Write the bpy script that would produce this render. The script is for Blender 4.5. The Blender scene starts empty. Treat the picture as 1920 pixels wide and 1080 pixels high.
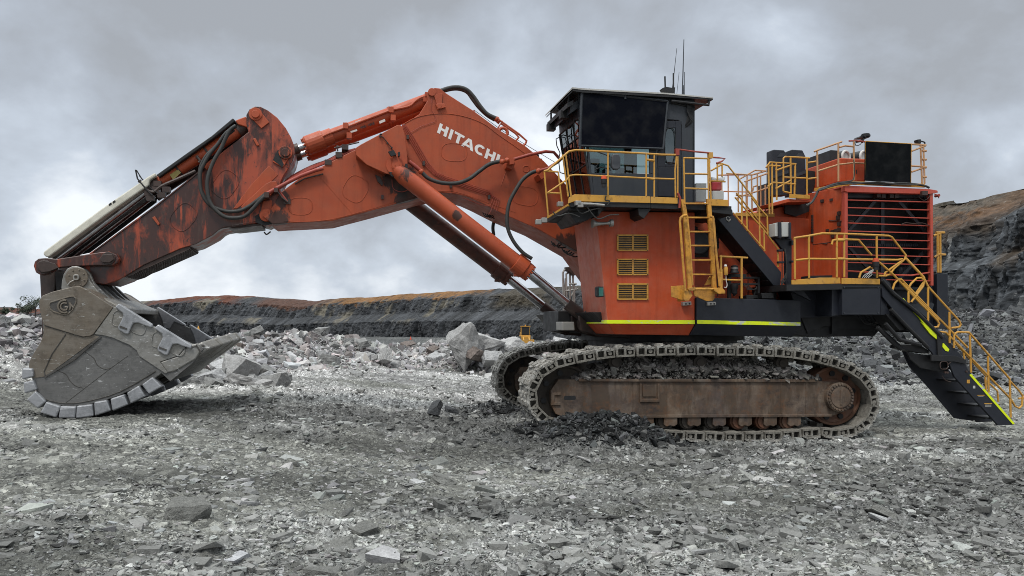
import bpy, bmesh, math, random
import numpy as np
from mathutils import Vector, Matrix

# ------------------------------------------------------------ camera, sky, sun, exposure
SC = bpy.context.scene
COL = SC.collection
FPX = 1450.0            # focal length in photo pixels (photo 1920 wide)
HORY = 608.0            # horizon row in the photo
CAMH = 2.9
cam_d = bpy.data.cameras.new("camera")
cam = bpy.data.objects.new("camera", cam_d)
COL.objects.link(cam)
cam.location = (0, 0, CAMH)
cam.rotation_euler = (math.radians(90), 0, 0)
cam_d.sensor_width = 36
cam_d.lens = 36 * FPX / 1920
cam_d.shift_y = (HORY - 540) / 1920
cam_d.clip_start = 0.1
cam_d.clip_end = 5000
SC.camera = cam

SUN_EL, SUN_AZ = 58, 205     # degrees; azimuth: direction the light comes from, clockwise from +Y
W = bpy.data.worlds.new("World")
SC.world = W
W.use_nodes = True
nt = W.node_tree
nt.nodes.clear()
def wn(t, **k):
    n = nt.nodes.new(t)
    for a, b in k.items():
        setattr(n, a, b)
    return n
def wmath(op, a, b=None, c=None, clamp=False):
    n = wn('ShaderNodeMath', operation=op, use_clamp=clamp)
    for i, v in enumerate((a, b, c)):
        if v is None: continue
        if isinstance(v, (int, float)): n.inputs[i].default_value = v
        else: nt.links.new(v, n.inputs[i])
    return n.outputs[0]
wout = wn('ShaderNodeOutputWorld')
bg = wn('ShaderNodeBackground')
sky = wn('ShaderNodeTexSky', sky_type='NISHITA')
sky.sun_disc = False
sky.sun_elevation = math.radians(SUN_EL)
sky.sun_rotation = math.radians(SUN_AZ)
sky.air_density = 1.2
sky.dust_density = 3.0
tc = wn('ShaderNodeTexCoord')
sep = wn('ShaderNodeSeparateXYZ')
nt.links.new(tc.outputs['Generated'], sep.inputs[0])
zc = wmath('MAXIMUM', sep.outputs[2], 0.0)
den = wmath('ADD', zc, 0.62)
cx = wmath('DIVIDE', sep.outputs[0], den)
cy = wmath('DIVIDE', sep.outputs[1], den)
cmb = wn('ShaderNodeCombineXYZ')
nt.links.new(cx, cmb.inputs[0]); nt.links.new(cy, cmb.inputs[1])
def wnoise(scale, detail, rough, dist, off):
    mp = wn('ShaderNodeMapping')
    mp.inputs['Location'].default_value = off
    nt.links.new(cmb.outputs[0], mp.inputs[0])
    n = wn('ShaderNodeTexNoise')
    n.inputs['Scale'].default_value = scale
    n.inputs['Detail'].default_value = detail
    n.inputs['Roughness'].default_value = rough
    n.inputs['Distortion'].default_value = dist
    nt.links.new(mp.outputs[0], n.inputs['Vector'])
    return n.outputs['Fac']
n1 = wnoise(2.3, 10, 0.53, 0.12, (3.1, 1.7, 0))
n2 = wnoise(7.0, 7, 0.56, 0.2, (7.7, 2.3, 0))
# height gradient: greyer overhead layer, brighter broken cloud lower down
grad = wn('ShaderNodeMapRange')
grad.inputs['From Min'].default_value = 0.0; grad.inputs['From Max'].default_value = 0.40
grad.inputs['To Min'].default_value = 0.17; grad.inputs['To Max'].default_value = -0.20
nt.links.new(zc, grad.inputs['Value'])
v = wmath('ADD', wmath('MULTIPLY', n1, 1.15), wmath('MULTIPLY', n2, 0.50))
v = wmath('ADD', wmath('ADD', v, -0.300), grad.outputs[0])
ramp = wn('ShaderNodeValToRGB')
cr = ramp.color_ramp
cr.elements[0].position = 0.30; cr.elements[0].color = (0.285, 0.303, 0.330, 1)
cr.elements[1].position = 0.78; cr.elements[1].color = (0.70, 0.735, 0.775, 1)
e = cr.elements.new(0.44); e.color = (0.340, 0.372, 0.420, 1)
e = cr.elements.new(0.58); e.color = (0.435, 0.482, 0.548, 1)
nt.links.new(v, ramp.inputs[0])
# an overcast sky is several times brighter overhead than near the horizon
gain = wn('ShaderNodeMapRange')
gain.inputs['From Min'].default_value = 0.40; gain.inputs['From Max'].default_value = 0.90
gain.inputs['To Min'].default_value = 1.0; gain.inputs['To Max'].default_value = 5.6
nt.links.new(zc, gain.inputs['Value'])
vm = wn('ShaderNodeVectorMath', operation='SCALE')
vm.operation = 'MULTIPLY'; gv = wn('ShaderNodeCombineXYZ')
for _i, _k in enumerate((1.0, 0.985, 0.90)):
    nt.links.new(wmath('ADD', wmath('MULTIPLY', gain.outputs[0], _k), 1 - _k), gv.inputs[_i])
nt.links.new(ramp.outputs[0], vm.inputs[0]); nt.links.new(gv.outputs[0], vm.inputs[1])
sk = wn('ShaderNodeVectorMath', operation='SCALE')
nt.links.new(sky.outputs[0], sk.inputs[0]); sk.inputs['Scale'].default_value = 0.08
mixc = wn('ShaderNodeMix', data_type='RGBA')
mixc.inputs[0].default_value = 0.94
nt.links.new(sk.outputs[0], mixc.inputs[6]); nt.links.new(vm.outputs[0], mixc.inputs[7])
nt.links.new(mixc.outputs[2], bg.inputs[0])
bg.inputs[1].default_value = 1.0
nt.links.new(bg.outputs[0], wout.inputs[0])

sun_d = bpy.data.lights.new("sun", 'SUN')
sun_d.energy = 1.5
sun_d.angle = math.radians(10)
sun_d.color = (1.0, 0.97, 0.92)
sun = bpy.data.objects.new("sun", sun_d)
COL.objects.link(sun)
_az, _el = math.radians(SUN_AZ), math.radians(SUN_EL)
sdir = Vector((math.sin(_az) * math.cos(_el), math.cos(_az) * math.cos(_el), math.sin(_el)))
sun.rotation_euler = sdir.to_track_quat('Z', 'Y').to_euler()
sun.location = sdir * 60

SC.view_settings.view_transform = 'Standard'
SC.view_settings.look = 'None'
SC.view_settings.exposure = 0.50
SC.view_settings.gamma = 1.0
SC.render.engine = 'CYCLES'
SC.cycles.pixel_filter_type = 'BLACKMAN_HARRIS'
SC.cycles.filter_width = 0.95
SC.cycles.max_bounces = 6
SC.cycles.diffuse_bounces = 3
SC.cycles.use_denoising = True
SC.cycles.denoising_prefilter = 'NONE'
SC.render.resolution_x = 1024
SC.render.resolution_y = 576

random.seed(7)
RNG = np.random.default_rng(11)

# ------------------------------------------------------------ measuring frames
class Frame:
    """a horizontal frame: x to the right of the picture (machine rear), y away from the camera, z up"""
    def __init__(s, centre, yaw):
        s.c, s.yaw = centre, math.radians(yaw)
        s.cs, s.sn = math.cos(s.yaw), math.sin(s.yaw)
        s.ox = -(centre[0] * s.cs + centre[1] * s.sn)
        s.oy = -(-centre[0] * s.sn + centre[1] * s.cs)
    def P(s, px, py, w):
        dx = (px - 960) / FPX; dz = -(py - HORY) / FPX
        ds = dx * s.cs + s.sn; dw = -dx * s.sn + s.cs
        t = (w - s.oy) / dw
        return Vector((s.ox + t * ds, w, CAMH + t * dz))
CENTRE = (4.40, 22.77)
UP = Frame(CENTRE, 12.4)      # superstructure, swung a little on the tracks
UC = Frame(CENTRE, 8.8)       # undercarriage
ZOOM = {0: (0, 0, 1), 1: (0, 450, 3.085), 2: (50, 180, 2.841), 3: (500, 140, 3.0), 4: (700, 200, 2.4548),
        5: (1000, 60, 3.0), 6: (1040, 380, 3.856), 7: (1380, 240, 3.376), 8: (1560, 460, 3.0),
        9: (1250, 370, 4.908), 10: (920, 620, 4.908), 11: (1280, 620, 4.8)}
def px(k, p):
    a, b, f = ZOOM[k]
    return (a + p[0] / f, b + p[1] / f)
def pt(k, p, w, fr=None):
    q = px(k, p)
    return (fr or UP).P(q[0], q[1], p[2] if len(p) > 2 else w)

# ------------------------------------------------------------ object helpers
def tag(o, label=None, cat=None, group=None, kind=None):
    if label: o['label'] = label
    if cat: o['category'] = cat
    if group: o['group'] = group
    if kind: o['kind'] = kind
    return o
SPLIT = {'toe_board', 'vent_bolt', 'line_clamp', 'pipe_clamp', 'hose_clamp', 'lightening_hole', 'work_lamp', 'heel_runner', 'stiffener_rib', 'wear_rib', 'hinge_plate', 'door_fitting', 'bump_stop',
         'bump_stop_bolt', 'bolt', 'brace', 'clip', 'wheel', 'console', 'warning_sticker', 'hose_fitting', 'rubber_flap', 'aerial', 'panel_seam', 'marking', 'door_seam', 'side_cheek', 'deck_bracket', 'rear_upright',
         'hydraulic_line', 'shroud_base', 'bracket_bolt', 'pin_boss', 'grab_frame', 'hose', 'side_wall', 'visor_bracket', 'battery_box', 'loader_wheel', 'pump_frame', 'grease_patch', 'reflective_stripe', 'swing_gate', 'arm_gusset', 'front_frame', 'guard_rail', 'vent_duct', 'sticker', 'link_pin'}
def islands(bm):
    seen = set(); out = []
    bm.verts.ensure_lookup_table()
    for v in bm.verts:
        if v.index in seen: continue
        st = [v]; seen.add(v.index); isl = []
        while st:
            a = st.pop(); isl.append(a)
            for e_ in a.link_edges:
                b_ = e_.other_vert(a)
                if b_.index not in seen: seen.add(b_.index); st.append(b_)
        out.append(isl)
    return out
def link(name, bm, mat, parent=None, smooth=False, bevel=0.0, auto=False):
    if name in SPLIT:
        bm.verts.index_update(); il = islands(bm)
        if 1 < len(il) < 40:
            first = None
            for isl in il[:]:
                nb = bmesh.new(); mp = {}
                for v in isl: mp[v.index] = nb.verts.new(v.co)
                fs = set(f for v in isl for f in v.link_faces)
                for f in fs:
                    g_ = nb.faces.new([mp[v.index] for v in f.verts]); g_.material_index = f.material_index
                o = link_one(name, nb, mat, parent, smooth, bevel)
                first = first or o
            bm.free()
            return first
    return link_one(name, bm, mat, parent, smooth, bevel, auto)
def link_one(name, bm, mat, parent=None, smooth=False, bevel=0.0, auto=False):
    bmesh.ops.remove_doubles(bm, verts=bm.verts, dist=1e-5) if auto else None
    bmesh.ops.recalc_face_normals(bm, faces=bm.faces)
    me = bpy.data.meshes.new(name)
    bm.to_mesh(me); bm.free()
    o = bpy.data.objects.new(name, me)
    COL.objects.link(o)
    if isinstance(mat, (list, tuple)):
        for m in mat: me.materials.append(m)
    else: me.materials.append(mat)
    if smooth:
        me.polygons.foreach_set('use_smooth', [True] * len(me.polygons))
        try: me.set_sharp_from_angle(angle=math.radians(38))
        except Exception: pass
    if bevel:
        b = o.modifiers.new('bevel', 'BEVEL')
        b.width = bevel; b.segments = 2; b.limit_method = 'ANGLE'; b.angle_limit = math.radians(35)
    if parent: o.parent = parent
    return o
def empty(name, loc, rz=0.0):
    o = bpy.data.objects.new(name, None)
    COL.objects.link(o); o.location = loc; o.rotation_euler = (0, 0, rz)
    o.empty_display_size = 0.5
    return o
def B(): return bmesh.new()
def prism(bm, poly, w0, w1, mi=0):
    """poly: (x, z) outline extruded along y from w0 to w1"""
    a = [bm.verts.new((p[0], w0, p[1])) for p in poly]
    b = [bm.verts.new((p[0], w1, p[1])) for p in poly]
    n = len(poly)
    fs = [bm.faces.new(a), bm.faces.new(b[::-1])]
    for i in range(n):
        fs.append(bm.faces.new((a[i], b[i], b[(i + 1) % n], a[(i + 1) % n])))
    for f in fs: f.material_index = mi
    return fs
def trace(bm, k, pts, w0, w1, fr=None, off=0.0):
    """outline measured in the picture on the plane y = w0, then given its thickness"""
    q = [pt(k, p, w0, fr) for p in pts]
    return prism(bm, [(v.x, v.z) for v in q], w0 + off, w1)
def hexa(bm, c):
    """box from 8 corners: 4 of one end then 4 of the other"""
    v = [bm.verts.new(p) for p in c]
    for f in ((0, 1, 2, 3), (7, 6, 5, 4), (0, 4, 5, 1), (1, 5, 6, 2), (2, 6, 7, 3), (3, 7, 4, 0)):
        bm.faces.new([v[i] for i in f])
def box(bm, a, b):
    x0, y0, z0 = a; x1, y1, z1 = b
    hexa(bm, [(x0, y0, z0), (x1, y0, z0), (x1, y1, z0), (x0, y1, z0), (x0, y0, z1), (x1, y0, z1), (x1, y1, z1), (x0, y1, z1)])
def rect(bm, k, x0, y0, x1, y1, w0, w1, fr=None):
    trace(bm, k, [(x0, y0), (x1, y0), (x1, y1), (x0, y1)], w0, w1, fr)
def smooth_path(pts, n=6):
    out = []
    P = [Vector(p) for p in pts]
    for i in range(len(P) - 1):
        p0 = P[max(i - 1, 0)]; p1 = P[i]; p2 = P[i + 1]; p3 = P[min(i + 2, len(P) - 1)]
        for j in range(n):
            t = j / n
            out.append(0.5 * ((2 * p1) + (-p0 + p2) * t + (2 * p0 - 5 * p1 + 4 * p2 - p3) * t * t + (-p0 + 3 * p1 - 3 * p2 + p3) * t ** 3))
    out.append(P[-1])
    return out
def tube(bm, pts, r, n=8, caps=True):
    P = [Vector(p) for p in pts]
    Q = [P[0]]
    for p in P[1:]:
        if (p - Q[-1]).length > 1e-4: Q.append(p)
    P = Q
    if len(P) < 2: return
    rings = []
    up = None
    for i, p in enumerate(P):
        if i == 0: d = P[1] - P[0]
        elif i == len(P) - 1: d = P[-1] - P[-2]
        else:
            d = (P[i + 1] - P[i]).normalized() + (P[i] - P[i - 1]).normalized()
            if d.length < 1e-3: d = P[i + 1] - P[i]
        d.normalize()
        if up is None:
            up = Vector((0, 1, 0)) if abs(d.y) < 0.9 else Vector((1, 0, 0))
        a = d.cross(up); a.normalize()
        b = a.cross(d); b.normalize(); up = b
        rr = r[i] if isinstance(r, (list, tuple)) else r
        rings.append([bm.verts.new(p + (a * math.cos(2 * math.pi * k / n) + b * math.sin(2 * math.pi * k / n)) * rr) for k in range(n)])
    for i in range(len(rings) - 1):
        for k in range(n):
            bm.faces.new((rings[i][k], rings[i][(k + 1) % n], rings[i + 1][(k + 1) % n], rings[i + 1][k]))
    if caps:
        bm.faces.new(rings[0][::-1]); bm.faces.new(rings[-1])
def cyl(bm, a, b, r, n=24): tube(bm, [a, b], r, n)
def T(bm, k, pts, w, r=0.022, n=8, sm=0, fr=None):
    q = [pt(k, p, w, fr) for p in pts]
    if sm: q = smooth_path(q, sm)
    tube(bm, q, r, n)
def disc(bm, k, c, rpx, w0, w1, fr=None, n=28, zoomed=True):
    """cylinder with its axis along y; centre and radius measured in the picture at plane w0"""
    p = pt(k, c, w0, fr); e_ = pt(k, (c[0], c[1] - rpx), w0, fr)
    r = abs(e_.z - p.z)
    q = Vector((p.x, w1, p.z))
    cyl(bm, p, q, r, n)
    return p, r
def ring_loop(bm, k, c, rx, ry, ang, w, r=0.012, fr=None, n=28):
    pts = []
    for i in range(n + 1):
        t = 2 * math.pi * i / n
        sx = math.copysign(abs(math.cos(t)) ** 0.7, math.cos(t)) * rx
        sy = math.copysign(abs(math.sin(t)) ** 0.7, math.sin(t)) * ry
        a = math.radians(ang)
        pts.append((c[0] + sx * math.cos(a) - sy * math.sin(a), c[1] + sx * math.sin(a) + sy * math.cos(a)))
    T(bm, k, pts, w, r, 6, fr=fr)

# ------------------------------------------------------------ materials
def new_mat(name):
    m = bpy.data.materials.new(name)
    m.use_nodes = True
    n = m.node_tree
    n.nodes.clear()
    o = n.nodes.new('ShaderNodeOutputMaterial')
    p = n.nodes.new('ShaderNodeBsdfPrincipled')
    n.links.new(p.outputs[0], o.inputs[0])
    return m, n, p
class G:
    """tiny node graph helper"""
    def __init__(s, nt): s.t = nt
    def n(s, t, **k):
        x = s.t.nodes.new(t)
        for a, b in k.items(): setattr(x, a, b)
        return x
    def l(s, a, b): s.t.links.new(a, b)
    def coord(s, scale=(1, 1, 1), loc=(0, 0, 0), rot=(0, 0, 0), kind='Object'):
        c = s.n('ShaderNodeTexCoord'); m = s.n('ShaderNodeMapping')
        m.inputs['Scale'].default_value = scale; m.inputs['Location'].default_value = loc; m.inputs['Rotation'].default_value = rot
        s.l(c.outputs[kind], m.inputs[0]); return m.outputs[0]
    def noise(s, v, scale, detail=5, rough=0.55, dist=0.0):
        x = s.n('ShaderNodeTexNoise')
        x.inputs['Scale'].default_value = scale; x.inputs['Detail'].default_value = detail
        x.inputs['Roughness'].default_value = rough; x.inputs['Distortion'].default_value = dist
        s.l(v, x.inputs['Vector']); return x.outputs['Fac']
    def vor(s, v, scale, feature='F1', out='Distance'):
        x = s.n('ShaderNodeTexVoronoi', feature=feature)
        x.inputs['Scale'].default_value = scale
        s.l(v, x.inputs['Vector']); return x.outputs[out]
    def rng(s, v, a, b, c=0.0, d=1.0):
        x = s.n('ShaderNodeMapRange')
        x.inputs['From Min'].default_value = a; x.inputs['From Max'].default_value = b
        x.inputs['To Min'].default_value = c; x.inputs['To Max'].default_value = d
        s.l(v, x.inputs['Value']); return x.outputs[0]
    def m(s, op, a, b=None, clamp=False):
        x = s.n('ShaderNodeMath', operation=op, use_clamp=clamp)
        for i, v in enumerate((a, b)):
            if v is None: continue
            if isinstance(v, (int, float)): x.inputs[i].default_value = v
            else: s.l(v, x.inputs[i])
        return x.outputs[0]
    def mix(s, f, a, b, mode='MIX'):
        x = s.n('ShaderNodeMix', data_type='RGBA', blend_type=mode)
        if isinstance(f, (int, float)): x.inputs[0].default_value = f
        else: s.l(f, x.inputs[0])
        for i, v in ((6, a), (7, b)):
            if isinstance(v, (tuple, list)): x.inputs[i].default_value = tuple(v) + ((1,) if len(v) == 3 else ())
            else: s.l(v, x.inputs[i])
        return x.outputs[2]
    def bump(s, h, strength=0.3, dist=0.02):
        x = s.n('ShaderNodeBump')
        x.inputs['Strength'].default_value = strength; x.inputs['Distance'].default_value = dist
        s.l(h, x.inputs['Height']); return x.outputs[0]

def oil_spots(g, c, base, spots, col=(0.018, 0.014, 0.012)):
    """grease thrown out round pins: each spot is (point, radius)"""
    n = g.noise(g.coord(rot=(0, 0.4, 0), scale=(2.2, 2.2, 1.1)), 1.6, 9, 0.75, 0.4)
    for p_, r_ in spots:
        d = g.n('ShaderNodeVectorMath', operation='DISTANCE'); g.l(c, d.inputs[0]); d.inputs[1].default_value = p_
        k = g.rng(g.m('ADD', g.rng(d.outputs['Value'], 0, r_, 0.42, -0.22), n), 0.54, 0.62)
        base = g.mix(g.m('MULTIPLY', k, 0.9), base, col)
    return base
def paint(name, col, col2=None, stain=(0.02, 0.018, 0.016), stain_amt=0.25, streak=0.25, rough=0.45, dust=0.15, dustcol=(0.30, 0.27, 0.24), rust=0.0, metal=0.0, bumpy=0.12, stain_rot=0.0, sc=1.0, spots=(), lo=0.50):
    m, t, p = new_mat(name)
    g = G(t)
    c = g.coord()
    col2 = col2 or tuple(x * 0.72 for x in col)
    base = g.mix(g.rng(g.noise(c, 1.1 * sc, 6, 0.6), 0.35, 0.68), col, col2)
    # dust clinging in patches
    base = g.mix(g.m('MULTIPLY', g.rng(g.noise(c, 2.6 * sc, 9, 0.7), 0.42, 0.78), dust * 2.0), base, dustcol)
    # run marks down the sides
    cs = g.coord(scale=(7.5, 7.5, 0.55) if lo > .45 else (2.6, 2.6, 0.7), rot=(0, stain_rot, 0))
    base = g.mix(g.m('MULTIPLY', g.rng(g.noise(cs, 1.0, 6, 0.65, 0.2), lo, lo + 0.22 if lo > .45 else lo + 0.12), streak), base, tuple(x * 0.45 for x in col))
    # oil and grime
    ct = g.coord(scale=(1.7, 1.7, 2.3), loc=(4, 2, 1), rot=(0, stain_rot, 0))
    s1 = g.rng(g.noise(ct, 1.3 * sc, 9, 0.72, 0.3), 0.66 - 0.24 * stain_amt, 0.76 - 0.12 * stain_amt)
    base = g.mix(g.m('MULTIPLY', s1, min(1.0, 0.5 + stain_amt)), base, stain)
    # chips and scratches
    ch = g.rng(g.noise(c, 14 * sc, 4, 0.8), 0.665, 0.70)
    base = g.mix(g.m('MULTIPLY', ch, 0.55), base, tuple(x * 0.35 + 0.02 for x in col))
    if rust:
        r1 = g.rng(g.noise(c, 5.5 * sc, 8, 0.75), 0.62 - 0.25 * rust, 0.70)
        base = g.mix(g.m('MULTIPLY', r1, 0.8), base, g.mix(g.noise(c, 30, 3), (0.16, 0.065, 0.02), (0.07, 0.035, 0.02)))
    if spots: base = oil_spots(g, c, base, spots)
    g.l(base, p.inputs['Base Color'])
    rr = g.rng(g.noise(c, 3.3, 6, 0.7), 0.3, 0.75, rough - 0.08, rough + 0.28)
    g.l(rr, p.inputs['Roughness'])
    p.inputs['Metallic'].default_value = metal
    p.inputs['Specular IOR Level'].default_value = 0.4
    h = g.m('ADD', g.noise(c, 1.4, 4), g.m('MULTIPLY', g.noise(c, 22, 4, 0.7), 0.12))
    g.l(g.bump(h, bumpy, 0.03), p.inputs['Normal'])
    return m

ORANGE = paint('orange_paint', (0.43, 0.060, 0.013), (0.36, 0.047, 0.012), stain_amt=0.10, streak=0.45, dust=0.16, dustcol=(0.36, 0.16, 0.10))
ORANGE_FADED = paint('faded_orange_paint', (0.50, 0.13, 0.075), (0.42, 0.085, 0.04), stain_amt=0.03, streak=0.3, dust=0.25, dustcol=(0.42, 0.27, 0.22))
_s = lambda k, p, w, r: (tuple(pt(k, p, w)), r)
BOOM_SPOTS = [_s(3, (745, 590), -.9, .75), _s(3, (790, 690), -.82, 0.55), _s(3, (60, 830), -.82, .6), _s(3, (85, 700), -.82, .4), _s(3, (1690, 960), -.82, .6)]
CYL_SPOTS = [_s(3, (790, 570), -1.3, 0.45), _s(3, (1070, 790), -1.5, .22), _s(2, (1378, 300), -.7, .3)]
BOOM_P = paint('boom_paint', (0.35, 0.062, 0.018), (0.27, 0.044, 0.014), stain_amt=0.14, streak=0.42, dust=0.16, dustcol=(0.17, 0.075, 0.045), stain_rot=0.5, spots=BOOM_SPOTS)
ARM_P = paint('arm_oily_paint', (0.37, 0.058, 0.020), (0.25, 0.040, 0.016), stain_amt=0.75, streak=0.70, dust=0.16, dustcol=(0.10, 0.05, 0.038), stain_rot=0.7, rough=0.4)
CYL_P = paint('cylinder_paint', (0.38, 0.066, 0.020), (0.30, 0.050, 0.017), stain_amt=0.16, streak=0.2, dust=0.12, dustcol=(0.22, 0.09, 0.055), spots=CYL_SPOTS)
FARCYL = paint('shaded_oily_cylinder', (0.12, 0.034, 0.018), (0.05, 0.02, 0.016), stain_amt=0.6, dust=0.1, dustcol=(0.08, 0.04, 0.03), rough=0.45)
def m_arm():
    m, t, p = new_mat('arm_oily_paint')
    g = G(t); c = g.coord()
    b = g.mix(g.rng(g.noise(c, 1.1, 6, 0.6), 0.35, 0.68), (0.34, 0.056, 0.020), (0.24, 0.040, 0.016))
    cs = g.coord(rot=(0, 0.45, 0), scale=(4.2, 4.2, 0.6))
    sp = g.n('ShaderNodeSeparateXYZ'); g.l(c, sp.inputs[0])
    low = g.rng(sp.outputs[0], -7.0, -13.5, -0.02, 0.12)          # more oil towards the bucket end
    s1 = g.m('ADD', g.noise(cs, 1.0, 8, 0.68, 0.25), low)
    s2 = g.m('ADD', g.noise(g.coord(rot=(0, 0.45, 0), scale=(1.0, 1, 0.45), loc=(5, 0, 2)), 1.3, 8, 0.7, 0.3), low)
    k = g.m('MULTIPLY', g.rng(s1, 0.50, 0.58), g.rng(s2, 0.47, 0.60))
    b = g.mix(g.m('MULTIPLY', k, 0.92), b, (0.022, 0.016, 0.014))
    b = g.mix(g.m('MULTIPLY', g.rng(g.noise(c, 4.5, 9, 0.78, 0.5), 0.585, 0.62), 0.85), b, (0.016, 0.012, 0.011))
    b = g.mix(g.m('MULTIPLY', g.rng(g.noise(cs, 2.3, 7, 0.7), 0.55, 0.68), 0.35), b, (0.10, 0.06, 0.045))
    g.l(b, p.inputs['Base Color']); g.l(g.rng(k, 0, 1, 0.55, 0.28), p.inputs['Roughness'])
    g.l(g.bump(g.m('ADD', g.noise(c, 1.4, 4), g.m('MULTIPLY', k, 0.15)), 0.15, 0.03), p.inputs['Normal'])
    return m
ARM_OIL = m_arm()
OILY = paint('oily_dark_steel', (0.05, 0.028, 0.022), (0.03, 0.022, 0.02), stain_amt=0.5, dust=0.2, dustcol=(0.09, 0.06, 0.05), rough=0.4)
NAVY = paint('navy_black_paint', (0.008, 0.010, 0.016), (0.011, 0.013, 0.020), stain=(0.09, 0.085, 0.08), stain_amt=0.02, streak=0.1, dust=0.10, dustcol=(0.040, 0.041, 0.044), rough=0.45)
BLACK = paint('black_paint', (0.008, 0.008, 0.009), (0.012, 0.012, 0.013), stain=(0.04, 0.036, 0.032), stain_amt=0.12, dust=0.10, dustcol=(0.035, 0.032, 0.030), rough=0.5)
CABGREY = paint('cab_grey_paint', (0.027, 0.031, 0.038), (0.022, 0.026, 0.032), stain_amt=0.0, dust=0.06, dustcol=(0.09, 0.09, 0.09), rough=0.4)
YELLOW = paint('yellow_paint', (0.52, 0.265, 0.035), (0.44, 0.215, 0.03), stain_amt=0.06, streak=0.3, dust=0.18, dustcol=(0.33, 0.24, 0.13), rust=0.26)
YELLOW_F = paint('sun_faded_yellow_paint', (0.42, 0.23, 0.10), (0.38, 0.19, 0.09), stain_amt=0.06, streak=0.2, dust=0.2, dustcol=(0.36, 0.26, 0.2), rust=0.2)
YELLOW_R = paint('rusty_yellow_paint', (0.58, 0.28, 0.035), (0.48, 0.22, 0.03), stain_amt=0.1, streak=0.3, dust=0.15, rust=0.75, dustcol=(0.30, 0.2, 0.12))
LOUVRE_P = paint('louvre_red_paint', (0.42, 0.060, 0.034), (0.34, 0.05, 0.03), stain_amt=0.05, dust=0.15, dustcol=(0.38, 0.15, 0.12))
CREAM = paint('cream_guard_paint', (0.62, 0.60, 0.52), (0.48, 0.46, 0.39), stain=(0.08, 0.07, 0.06), stain_amt=0.12, dust=0.2, dustcol=(0.26, 0.24, 0.2), sc=1.6)
GREYBOX = paint('light_grey_box', (0.42, 0.42, 0.40), (0.36, 0.36, 0.34), stain_amt=0.05, dust=0.1)
RUSTFRAME = paint('rusty_track_frame', (0.115, 0.074, 0.046), (0.060, 0.046, 0.042), stain=(0.028, 0.020, 0.018), stain_amt=0.6, streak=0.8, dust=0.34, dustcol=(0.21, 0.17, 0.13), lo=0.44, rust=0.4, rough=0.6, bumpy=0.3)
WHEELRUST = paint('rusty_orange_wheel', (0.15, 0.058, 0.030), (0.085, 0.048, 0.032), stain=(0.05, 0.04, 0.033), stain_amt=0.35, dust=0.35, dustcol=(0.12, 0.09, 0.065), rough=0.65, bumpy=0.3)
WHEELDIRT = paint('muddy_wheel', (0.050, 0.040, 0.032), (0.035, 0.030, 0.026), stain_amt=0.3, dust=0.4, dustcol=(0.085, 0.072, 0.058), rough=0.8, bumpy=0.4)
RUBBER = paint('hose_rubber', (0.022, 0.022, 0.022), (0.03, 0.03, 0.028), stain_amt=0.1, dust=0.2, dustcol=(0.07, 0.065, 0.055), rough=0.55)
PIPE_P = paint('red_pipe_paint', (0.30, 0.045, 0.028), (0.22, 0.035, 0.022), stain_amt=0.2, dust=0.15, dustcol=(0.2, 0.1, 0.08))
BEACON = paint('orange_beacon', (0.55, 0.07, 0.015), stain_amt=0.0, rough=0.25, dust=0.05)
TEAL = paint('teal_lamp', (0.015, 0.12, 0.10), stain_amt=0.05, rough=0.3)
SILVER = paint('worn_silver', (0.35, 0.34, 0.32), (0.25, 0.24, 0.22), stain_amt=0.15, metal=0.6, rough=0.4)
WHITE_P = paint('white_lettering', (0.72, 0.70, 0.68), (0.6, 0.58, 0.56), stain=(0.4, 0.12, 0.06), stain_amt=0.12, streak=0.05, dust=0.1, dustcol=(0.5, 0.35, 0.3))
BLACK_INK = paint('black_ink', (0.03, 0.02, 0.02), stain_amt=0.0)
STICKER = paint('white_sticker', (0.6, 0.58, 0.55), stain_amt=0.25, dust=0.2)
PLASTIC = paint('dark_plastic', (0.06, 0.065, 0.075), stain_amt=0.0, rough=0.35, dust=0.05)
PAPER = paint('white_sack', (0.65, 0.65, 0.66), stain_amt=0.1, dust=0.1)
ROOFWHITE = paint('pale_roof_edge', (0.45, 0.44, 0.41), (0.32, 0.31, 0.29), stain_amt=0.25, dust=0.2)
CANISTER = paint('red_canister', (0.35, 0.02, 0.025), stain_amt=0.05, rough=0.3)

def m_tape():
    m, t, p = new_mat('yellow_reflective_tape')
    g = G(t); c = g.coord()
    b = g.mix(g.rng(g.noise(c, 3.5, 6, 0.7), 0.52, 0.66), (0.62, 0.72, 0.0), (0.50, 0.60, 0.02))
    b = g.mix(g.rng(g.noise(g.coord(scale=(1, 1, 3)), 1.6, 8, 0.72), 0.56, 0.585), b, (0.42, 0.42, 0.40))
    g.l(b, p.inputs['Base Color']); p.inputs['Roughness'].default_value = 0.35
    return m
TAPE = m_tape()
def m_chrome():
    m, t, p = new_mat('chrome_rod')
    g = G(t); c = g.coord()
    g.l(g.mix(g.rng(g.noise(c, 4, 5), 0.4, 0.7), (0.42, 0.42, 0.44), (0.24, 0.23, 0.23)), p.inputs['Base Color'])
    p.inputs['Metallic'].default_value = 1.0; p.inputs['Roughness'].default_value = 0.22
    return m
CHROME = m_chrome()
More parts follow.
